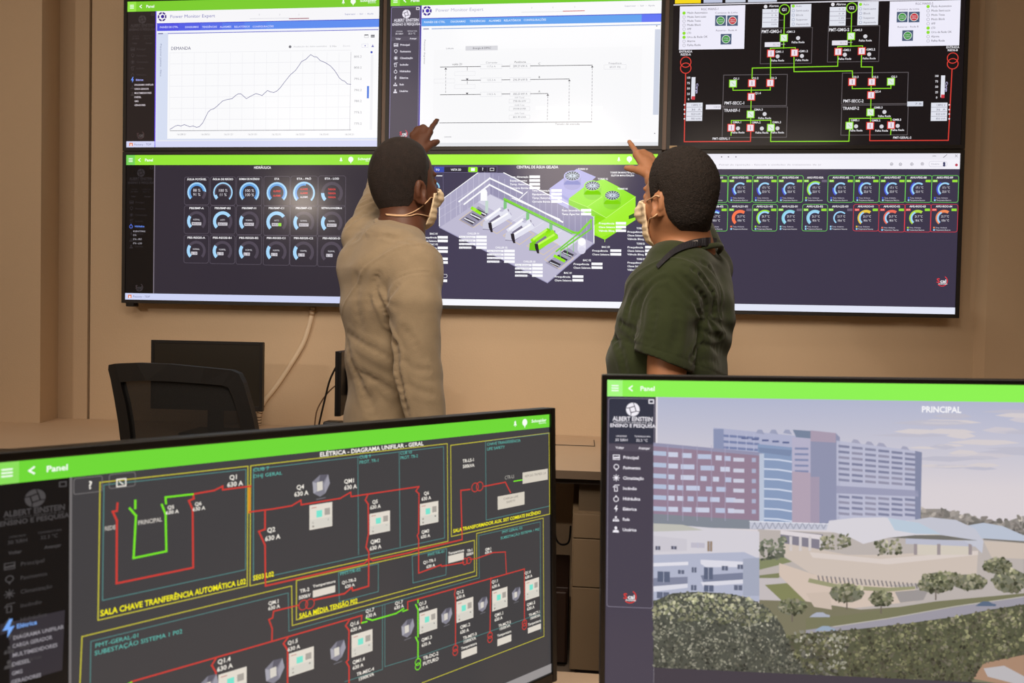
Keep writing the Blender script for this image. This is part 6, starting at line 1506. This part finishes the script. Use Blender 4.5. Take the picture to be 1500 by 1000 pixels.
# ================================================================== man on the left, beige sweater
def man_left():
    skin = mat('brown_skin', rgb(88, 53, 36), .55, spec=.4, bump=.06, bscale=300, vary=.06, vscale=20, sss=.08)
    a = math.radians(60); Ft = np.array([math.sin(a), math.cos(a), 0]); Lt = np.array([-Ft[1], Ft[0], 0])
    base = W(575, 700, 2.04); root = empty('person', (base.x, base.y, 0))
    tag(root, 'man in a beige long-sleeved sweater pointing up at the displays, seen from behind', 'person')
    hd = Head(W(592.5, 271, 2.06), (math.sin(math.radians(40)), math.cos(math.radians(40))), math.radians(6), (.955, .94, 1.03), -.020)
    secs = [(572, 356, .135, .085), (568, 400, .162, .118), (568, 450, .160, .122), (573, 520, .148, .116), (575, 600, .150, .118), (576, 690, .165, .122)]
    sec = [(W(x, y, 2.04), rx, ry) for x, y, rx, ry in secs]
    nb = W(590, 335, 2.05)
    SR, ER, WR = W(607, 392, 1.93), W(613, 545, 1.84), W(634, 672, 1.77)
    SL, EL, WL = W(536, 352, 2.14), W(563, 272, 2.33), W(611, 230, 2.48)
    hip = np.array([base.x, base.y, .93])
    # body
    B = Solid()
    for (p, rx, ry), (q, sx, sy) in zip(sec, sec[1:]): B.add(ecap(p, q, (rx - .022, ry - .02), (sx - .022, sy - .02), Lt), .03)
    B.add(cone(hd.p(-.028, 0, -.03), nb, .052, .056), .03)
    B.add(cone(nb, W(595, 362, 2.03), .054, .056), .02); B.add(cone(W(590, 366, 2.03), SR, .035, .045), .03); B.add(cone(nb, SL, .042, .048), .04)
    B.add(cone(SR, ER, .05, .038), .03); B.add(cone(ER, WR, .038, .028), .02)
    B.add(cone(SL, EL, .046, .036), .03); B.add(cone(EL, WL, .036, .026), .02)
    feet = list(legs(B, hip, Lt, Ft, .88))
    for ft in feet: B.add(ecap(ft - Ft * .03 - UPV * .035, ft + Ft * .12 - UPV * .05, (.03, .03), (.036, .02), Lt), .03)
    hd.build(B)
    kn = [W(629, 193, 2.53), W(620, 188, 2.54), W(611.5, 191, 2.54), W(604.5, 198, 2.53)]
    hand(B, WL, kn, [[W(633.5, 185, 2.56), W(638, 179, 2.58), W(641.3, 174, 2.60)],
                     [W(622, 187, 2.57), W(623, 196, 2.585), W(621, 203, 2.57)], [W(612, 190.5, 2.57), W(614, 200, 2.582), W(613, 207, 2.565)], [W(604, 199, 2.558), W(607, 207, 2.57), W(607, 213, 2.555)]],
         [W(619, 222, 2.49), W(629, 213, 2.515), W(636, 209.5, 2.53), W(641, 207.5, 2.54)])
    ff = unit(WR - ER)
    k2 = [V3(WR) + ff * .09 + Ft * d for d in (.03, .01, -.01, -.028)]
    hand(B, WR, k2, [[k + ff * .035 - Lt * .0 + Ft * .004, k + ff * .06 + Lt * .012, k + ff * .078 + Lt * .028] for k in k2], [V3(WR) + ff * .02 + Ft * .015, V3(WR) + ff * .055 + Ft * .045, V3(WR) + ff * .085 + Ft * .052])
    lo = np.array([base.x - .38, base.y - .42, -.01]); hi = np.array([base.x + .40, base.y + .75, 1.95])
    B.mesh(lo, hi, .0036, 'body', skin, root)
    # sweater
    S = Solid()
    for (p, rx, ry), (q, sx, sy) in zip(sec, sec[1:]): S.add(ecap(p, q, (rx, ry), (sx, sy), Lt), .035)
    S.add(cone(W(582, 366, 2.05), SR, .045, .066), .045); S.add(cone(V3(nb) - UPV * .028, SL, .052, .062), .05)
    S.add(cone(W(530, 385, 2.06), W(560, 420, 2.04), .06, .08), .05)
    S.add(cone(SR, W(608, 410, 1.91), .066, .067), .03); S.add(cone(W(608, 410, 1.91), W(608, 450, 1.87), .067, .067), .006); S.add(cone(W(608, 450, 1.87), ER, .067, .055), .006); S.add(cone(ER, WR, .055, .038), .012)
    S.add(cone(SL, EL, .064, .050), .03); S.add(cone(EL, W(600, 240, 2.44), .050, .036), .02)
    S.add(ecap(V3(hip) + UPV * .03, V3(hip) - UPV * .14, (.180, .130), (.206, .145), Lt), .04)
    CR = Creases(Solid(list(S.pr)), [(.010, .007, [(553, 419), (552, 431), (559, 446), (570, 470), (579, 506), (583, 542), (591, 575), (598, 608)]), (.004, .008, [(563, 450), (572, 434), (584, 419)]),
        (.0042, .010, [(511, 488), (528, 500), (555, 515), (577, 527)]), (.005, .011, [(511, 500), (519, 536), (537, 578), (549, 608)]), (.004, .009, [(525, 542), (555, 560), (580, 575)]), (.0025, .003, [(579, 410), (600, 401), (618, 398.5), (630, 399.5)]),
        (.0035, .008, [(586, 524), (606, 539), (630, 542)]), (.0035, .008, [(592, 560), (609, 569), (636, 578)]), (.003, .009, [(590, 480), (606, 500), (622, 530)]), (.004, .009, [(556, 400), (548, 420), (540, 452)]), (.003, .012, [(520, 400), (522, 440), (530, 480)]),
        (.006, .007, [(508, 333), (526, 318), (548, 303)]), (.006, .006, [(524, 304), (536, 299), (549, 293)]), (.005, .006, [(533, 290), (545, 286), (552, 283)]), (.004, .008, [(516, 352), (530, 345), (552, 330)]), (.003, .006, [(560, 345), (590, 352), (616, 362)])])
    AP = V3(W(566, 440, 1.95)); EP = V3(W(583, 555, 1.93)); SP = V3(W(545, 345, 2.1))
    def fold(P, d):
        n = .0035 * wav(P, 1.0) + .0015 * wav(P[:, [1, 0, 2]], 2.6)
        for c, sp, am, fr in ((AP, .15, .003, 11), (EP, .12, .0035, 13), (SP, .11, .006, 12)):
            q = P - c; r = np.sqrt((q ** 2).sum(1)); th = np.arctan2(q @ UPV, q @ RIGHT)
            n += am * np.sin(fr * .5 * th + 1.7 * np.sin(2 * th + 1)) * np.exp(-(r / sp) ** 2) * np.clip((r - .03) / .07, 0, 1) * np.clip(-q @ UPV / .05 + .6, 0, 1) + 0 * th
        n += CR(P)
        # long drape folds low on the back
        q = (P @ RIGHT) * 46 + P[:, 2] * 16; n += .0035 * np.sin(q) * np.clip((1.25 - P[:, 2]) / .25, 0, 1)
        q = P - V3(EL); n += .004 * np.sin((q @ unit(EL - SL)) * 150) * np.exp(-((q ** 2).sum(1)) / .09 ** 2)
        # shoulder seam of the near sleeve
        sp_ = np.abs((P - V3(SR)) @ unit(V3(SR) - V3(nb) * 1.0) + .005); n += .003 * np.exp(-(sp_ / .0035) ** 2) * (np.abs((P - V3(SR)) @ UPV) < .13) * 1.0
        d = d - n
        return np.maximum(d, .80 - P[:, 2])
    S.post = fold
    knit = mat('beige_knit', rgb(140, 124, 100), .92, spec=.15, bump=.35, bscale=420, vary=.05, vscale=40, sheen=.2)
    sw = S.mesh(lo, hi, .004, 'sweater', knit, root)
    # ribbed neck band
    b = bmesh.new(); pts = []
    cN = V3(W(588, 334, 2.05)); X = unit(W(616, 347, 1.98) - Vector(cN)); 
    for k in range(29):
        t = 2 * PI * k / 28; q = cN + Ft * .070 * math.cos(t) + Lt * .068 * math.sin(t) - UPV * (.018 + .026 * math.cos(t) - .030 * math.sin(t))
        pts.append(Vector(q))
    tube(b, pts, .0085, 10, False); o = bm_obj('neck_band', b, knit, root, True); o.matrix_parent_inverse = Matrix.Translation(-root.location)
    # hair
    hm = mat('cropped_black_hair', rgb(34, 24, 20), .62, spec=.35, bump=.9, bscale=700, vary=.35, vscale=60)
    def edge(f, l, u):
        ub = np.interp(f, [-.12, -.035, -.018, -.004, .012, .026, .034, .065], [-.066, -.064, -.045, -.0, -.028, -.028, .03, .055])
        return np.maximum(ub - u, f - (.066 - .25 * np.abs(l) + .15 * (u - .05)))
    hd.hair(lambda f, l, u: .0035 + .002 * np.clip((u + .03) / .06, 0, 1), edge, .0008, 'hair', hm, root, cone(hd.p(-.028, 0, -.03), nb, .052, .056))
    # mask with its loops
    mk = mat('cream_mask', rgb(236, 214, 178), .8, bump=.2, bscale=300)
    face = Head.skull(hd); face.add(cone(hd.p(.09, 0, .008), hd.p(.112, 0, -.030), .012, .018), .03)
    def mpost(P, d):
        f, l, u = hd.loc(P); pl = .0007 * np.sin(u * 360)
        sh = np.maximum(d - .010 + pl, -(d - .004))
        return np.maximum(sh, np.maximum(.050 + .25 * (u + .06) - f, np.maximum(u + .004 + .35 * np.abs(l), -.128 - u)))
    Solid(face.pr, mpost).mesh(hd.C - .16, hd.C + .16, .003, 'face_mask', mk, root)
    SK = Solid(B.pr)
    cord = mat('mask_cord', rgb(214, 178, 140), .6)
    child_tube('mask_strap', [SK.hit(x, y, .002) for x, y in ((565, 313.5), (578, 314.5), (592, 314.8), (604, 311), (616, 304), (625, 296), (632, 289))] + [Vector(hd.p(.07, -.05, -.045))], .0016, cord, root)
    child_tube('mask_strap', [SK.hit(x, y, .002) for x, y in ((566, 314.6), (582, 316.2), (600, 316), (612, 313.5))] + [Vector(hd.p(.05, -.052, -.09))], .0016, cord, root)
    eye = mat('eye_white', rgb(225, 220, 215), .2)
    for g in (-1, 1):
        e = spheroid('eye', hd.p(.083, g * .031, .008), .0118, eye, root); q = spheroid('iris', hd.p(.0895, g * .031, .008), .0058, mat('dark_iris', rgb(40, 24, 16), .15), e); q.matrix_parent_inverse = e.matrix_parent_inverse.inverted() @ e.matrix_parent_inverse; q.matrix_parent_inverse = Matrix.Identity(4)
    # trousers and shoes
    T = Solid(); list(legs(T, hip, Lt, Ft, 1.05)); T.add(ecap(V3(hip) - UPV * .08, V3(hip), (.170, .108), (.150, .10), Lt), .05)
    T.post = lambda P, d: np.maximum(np.maximum(d - .004 * wav(P), .075 - P[:, 2]), P[:, 2] - .90)
    T.mesh(lo, np.array([hi[0], base.y + .4, 1.1]), .007, 'trousers', mat('dark_trousers', rgb(44, 44, 52), .85, bump=.2), root)
    for ft in feet: shoe(root, ft, Ft, Lt, mat('shoe_leather', rgb(30, 26, 24), .5))

# ================================================================== man on the right, green T-shirt
def man_right():
    skin = mat('tan_skin', rgb(172, 120, 86), .5, spec=.4, bump=.05, bscale=300, vary=.05, vscale=20, sss=.08)
    a = math.radians(60); Ft = np.array([-math.sin(a), math.cos(a), 0]); Lt = np.array([-Ft[1], Ft[0], 0])
    base = W(978, 700, 1.93); root = empty('person', (base.x, base.y, 0))
    tag(root, 'man in a dark green T-shirt and black lanyard pointing at the displays', 'person')
    ah = math.radians(42)
    hd = Head(W(993, 293, 1.87), (-math.sin(ah), math.cos(ah)), math.radians(5), (.95, .93, 1.0), -.012)
    secs = [(1002, 388, .140, .09), (994, 432, .170, .120), (985, 480, .170, .131), (977, 535, .174, .144), (974, 610, .176, .150), (978, 690, .172, .140)]
    sec = [(W(x, y, 1.93), rx, ry) for x, y, rx, ry in secs]
    nb = W(1004, 366, 1.92)
    SL, EL, WL = W(988, 416, 1.80), W(973, 585, 1.745), W(925, 668, 1.88)
    SR, ER, WR = W(1036, 395, 2.05), W(1010, 330, 2.28), W(957, 264, 2.37)
    hip = np.array([base.x, base.y, .92])
    B = Solid()
    for (p, rx, ry), (q, sx, sy) in zip(sec, sec[1:]): B.add(ecap(p, q, (rx - .022, ry - .02), (sx - .022, sy - .02), Lt), .03)
    B.add(cone(hd.p(-.030, 0, -.035), nb, .058, .060), .03)
    B.add(cone(nb, SR, .05, .05), .05); B.add(cone(nb, SL, .05, .05), .05)
    B.add(cone(SL, EL, .056, .044), .03); B.add(cone(EL, WL, .043, .030), .02)
    B.add(cone(SR, ER, .052, .042), .03); B.add(cone(ER, WR, .042, .028), .02)
    feet = list(legs(B, hip, Lt, Ft, .9))
    for ft in feet: B.add(ecap(ft - Ft * .03 - UPV * .035, ft + Ft * .12 - UPV * .05, (.03, .03), (.036, .02), Lt), .03)
    hd.build(B)
    kn = [W(933.5, 226, 2.42), W(942, 225.5, 2.43), W(951, 230, 2.43), W(958, 238, 2.42)]
    hand(B, WR, kn, [[W(929.5, 219, 2.45), W(925, 212.5, 2.475), W(921.8, 207.5, 2.49)],
                     [W(941, 225, 2.46), W(940, 234, 2.475), W(942, 241, 2.46)], [W(950, 229, 2.46), W(948, 239, 2.475), W(949, 246, 2.46)], [W(958, 239, 2.45), W(956, 247, 2.46), W(956, 253, 2.45)]],
         [W(948, 254, 2.375), W(935, 249, 2.40), W(925, 247, 2.415), W(917.5, 246, 2.42)], r=.0092, pr=.0145)
    ff = unit(WL - EL)
    k2 = [V3(WL) + ff * .09 + Ft * d for d in (.03, .01, -.01, -.028)]
    hand(B, WL, k2, [[k + ff * .035, k + ff * .06 - Lt * .012, k + ff * .078 - Lt * .028] for k in k2], [V3(WL) + ff * .02 + UPV * .015, V3(WL) + ff * .055 + UPV * .045, V3(WL) + ff * .085 + UPV * .05])
    lo = np.array([base.x - .45, base.y - .42, -.01]); hi = np.array([base.x + .38, base.y + .75, 1.9])
    B.mesh(lo, hi, .0036, 'body', skin, root)
    S = Solid()
    for (p, rx, ry), (q, sx, sy) in zip(sec, sec[1:]): S.add(ecap(p, q, (rx, ry), (sx, sy), Lt), .035)
    S.add(cone(V3(nb) - UPV * .035, SL, .055, .066), .05); S.add(cone(V3(nb) - UPV * .035, SR, .055, .062), .05)
    S.add(cone(W(1036, 420, 1.98), W(1020, 470, 1.95), .055, .085), .05)
    hem = (W(968, 529, 1.77), DOWN * .94 - RIGHT * .33)
    S.add(clip_fn(cone(SL, W(966, 548, 1.765), .067, .078), [hem]), .004)
    S.add(clip_fn(cone(SR, ER, .064, .066), [(SR + (ER - SR) * .75, ER - SR)]), .02)
    S.add(ecap(V3(hip) + UPV * .03, V3(hip) - UPV * .14, (.184, .142), (.206, .15), Lt), .04)
    CR = Creases(Solid(list(S.pr)), [(.009, .006, [(1010, 430), (1022, 452), (1024, 472), (1022, 494), (1012, 525)]), (.005, .007, [(984, 404), (1002, 428), (1016, 444)]), (.006, .006, [(993, 399), (1013, 417), (1031, 439), (1033, 463)]), (.006, .006, [(1006, 391), (1033, 413), (1044, 437), (1044, 463)]),
        (.005, .006, [(1020, 382), (1046, 402), (1057, 432), (1055, 472)]), (.006, .007, [(1026, 482), (1042, 492), (1059, 492)]), (.005, .008, [(1024, 503), (1037, 507), (1057, 512)]), (.004, .009, [(1020, 530), (1036, 528), (1054, 532)]),
        (.004, .006, [(987, 406), (962, 410), (947, 428), (938, 454), (934, 481)]), (.005, .008, [(943, 413), (925, 439), (918, 468)]), (.006, .007, [(907, 470), (923, 481), (934, 490)]), (.005, .008, [(901, 490), (910, 516), (916, 545)]), (.004, .009, [(960, 440), (958, 470), (950, 505)]), (.004, .010, [(990, 450), (994, 480), (984, 515)]), (.003, .008, [(972, 392), (956, 402), (940, 420)])])
    AP = V3(W(1026, 465, 1.86)); BP = V3(W(915, 490, 1.88)); NP = V3(W(1010, 385, 1.88))
    inner = cone(SL, EL, .0585, .050)
    def fold(P, d):
        n = .0035 * wav(P, 1.1) + .0015 * wav(P[:, [1, 0, 2]], 2.4)
        for c, sp, am, fr in ((AP, .15, .0075, 12), (BP, .10, .005, 9), (NP, .09, .003, 10)):
            q = P - c; r = np.sqrt((q ** 2).sum(1)); th = np.arctan2(q @ UPV, q @ RIGHT)
            n += am * np.sin(fr * .5 * th + 1.7 * np.sin(2 * th + 1)) * np.exp(-(r / sp) ** 2) * np.clip((r - .03) / .07, 0, 1) * np.clip(-q @ UPV / .05 + .6, 0, 1) + 0 * th
        n += CR(P)
        # fine vertical pulls over the shoulder blade
        q = (P @ RIGHT) * 110 + P[:, 2] * 18; n += .0022 * np.sin(q) * np.exp(-(((P - V3(W(1050, 450, 1.9))) ** 2).sum(1)) / .12 ** 2)
        sq = np.abs((P - V3(hem[0])) @ unit(hem[1]) + .02); n -= .0025 * np.exp(-(sq / .002) ** 2)
        ss = np.abs((P - V3(SL)) @ unit(V3(SL) - V3(nb)) + .01); n += .003 * np.exp(-(ss / .004) ** 2) * (np.abs((P - V3(SL)) @ UPV) < .12)
        return np.maximum(d - n, .82 - P[:, 2])
    S.post = fold
    cloth = mat('green_jersey', rgb(50, 58, 35), .92, spec=.15, bump=.25, bscale=500, vary=.05, vscale=40, sheen=.15)
    S.mesh(lo, hi, .004, 'tshirt', cloth, root)
    b = bmesh.new(); pts = []; cN = V3(W(1008, 368, 1.92))
    for k in range(29):
        t = 2 * PI * k / 28; pts.append(Vector(cN + Ft * .084 * math.cos(t) + Lt * .080 * math.sin(t) - UPV * (.018 + .030 * math.cos(t) + .004 * abs(math.sin(t)))))
    tube(b, pts, .0075, 10, False); o = bm_obj('neck_band', b, cloth, root, True); o.matrix_parent_inverse = Matrix.Translation(-root.location)
    hm = mat('short_dark_hair', rgb(36, 29, 25), .7, spec=.3, bump=1.0, bscale=420, vary=.5, vscale=220)
    def edge(f, l, u):
        ub = np.interp(f, [-.12, -.05, -.03, -.014, .0, .012, .030, .040, .07], [-.082, -.082, -.055, -.012, .018, -.012, -.016, .03, .055])
        return np.maximum(ub - u, f - (.074 - .22 * np.abs(l) + .1 * (u - .05)))
    hd.hair(lambda f, l, u: .004 + .008 * np.clip((u + .02) / .08, 0, 1), edge, .0022, 'hair', hm, root, cone(hd.p(-.030, 0, -.035), nb, .058, .060))
    mk = mat('cream_mask', rgb(236, 214, 178), .8)
    face = Head.skull(hd); face.add(cone(hd.p(.09, 0, .012), hd.p(.116, 0, -.030), .014, .020), .03)
    def mpost(P, d):
        f, l, u = hd.loc(P); pl = .0009 * np.sin(u * 360)
        sh = np.maximum(d - .010 + pl, -(d - .004))
        return np.maximum(sh, np.maximum(.052 + .1 * (u + .06) - f, np.maximum(u - .006 + .3 * np.abs(l), -.122 - u)))
    Solid(face.pr, mpost).mesh(hd.C - .16, hd.C + .16, .003, 'face_mask', mk, root)
    SK = Solid(B.pr); cord = mat('mask_cord', rgb(214, 178, 140), .6)
    mt, mb = Vector(hd.p(.072, .050, -.018)), Vector(hd.p(.058, .050, -.085))
    child_tube('mask_strap', [mt, SK.hit(948, 294, .002), SK.hit(955, 290, .002), SK.hit(961, 286.5, .0025), SK.hit(966, 288, .003)], .0018, cord, root)
    child_tube('mask_strap', [mb, SK.hit(951, 322, .002), SK.hit(957, 318, .002), SK.hit(963, 313, .0025)], .0018, cord, root)
    eye = mat('eye_white', rgb(225, 220, 215), .2)
    for g in (-1, 1):
        e = spheroid('eye', hd.p(.083, g * .031, .008), .0118, eye, root); q = spheroid('iris', hd.p(.0895, g * .031, .008), .0058, mat('dark_iris', rgb(40, 24, 16), .15), e); q.matrix_parent_inverse = Matrix.Identity(4)
    # lanyard: a dark ribbon lying on neck and shirt
    ALL = Solid([(lambda P: np.minimum(SK.ev(P), S.ev(P)), 0, 1)])
    top = [(1050, 349), (1040, 347.5), (1028, 348.5), (1014, 351), (1000, 355.5), (988, 362), (978, 370), (969, 379), (961, 388)]
    bot = [(1050, 360), (1040, 359), (1028, 360), (1014, 362), (1001, 365.5), (990, 370.5), (981, 377), (972, 385), (964, 393)]
    A = [ALL.hit(x, y, .004) for x, y in top]; Bb = [ALL.hit(x, y, .004) for x, y in bot]
    A = spline(A, 4); Bb = spline(Bb, 4)
    def ribbon(A, Bb, nm, m, th=.0015, par=root, off=0):
        b = bmesh.new(); nv = []
        for p, q in zip(A, Bb):
            n = (Vector(CAM) - p).normalized(); nv.append([b.verts.new(p + n * (th + off)), b.verts.new(q + n * (th + off)), b.verts.new(q + n * off), b.verts.new(p + n * off)])
        for u, v in zip(nv, nv[1:]):
            for k in range(4): b.faces.new((u[k], u[(k + 1) % 4], v[(k + 1) % 4], v[k]))
        b.faces.new(nv[0]); b.faces.new(nv[-1][::-1]); bmesh.ops.recalc_face_normals(b, faces=list(b.faces))
        o = bm_obj(nm, b, m, par, False); o.matrix_parent_inverse = Matrix.Translation(-root.location) if par is root else Matrix.Identity(4); return o
    # the hidden far run of the lanyard closes the loop over the chest
    lan = ribbon(A, Bb, 'lanyard', mat('black_lanyard', rgb(26, 26, 34), .6, bump=.2, bscale=800)); 
    fr = [Vector(hd.p(0, 0, 0))]
    # print on the lanyard
    pm = mat('lanyard_print', rgb(186, 176, 172), .7)
    for (x0, y0, x1, y1) in ((1013, 353.6, 1022.5, 352.2), (1013.5, 357, 1023, 355.6)):
        n = 5
        for k in range(n):
            xa, xb = x0 + (x1 - x0) * k / n, x0 + (x1 - x0) * (k + .7) / n; yy = y0 + (y1 - y0) * k / n
            ribbon([ALL.hit(xa, yy - 1, .0065), ALL.hit(xb, yy - 1, .0065)], [ALL.hit(xa, yy + 1, .0065), ALL.hit(xb, yy + 1, .0065)], 'lanyard_print', pm, .0004, lan)
    ribbon([ALL.hit(1033, 348, .006), ALL.hit(1041, 347.5, .006)], [ALL.hit(1033, 361, .006), ALL.hit(1041, 360.5, .006)], 'lanyard_clip', mat('clip_plastic', rgb(58, 60, 72), .3), .002, lan)
    T = Solid(); list(legs(T, hip, Lt, Ft, 1.06)); T.add(ecap(V3(hip) - UPV * .08, V3(hip), (.172, .118), (.155, .11), Lt), .05)
    T.post = lambda P, d: np.maximum(np.maximum(d - .004 * wav(P), .075 - P[:, 2]), P[:, 2] - .90)
    T.mesh(lo, np.array([hi[0], base.y + .4, 1.1]), .007, 'trousers', mat('dark_jeans', rgb(38, 46, 66), .85, bump=.2), root)
    for ft in feet: shoe(root, ft, Ft, Lt, mat('shoe_leather', rgb(30, 26, 24), .5))
man_left()
man_right()
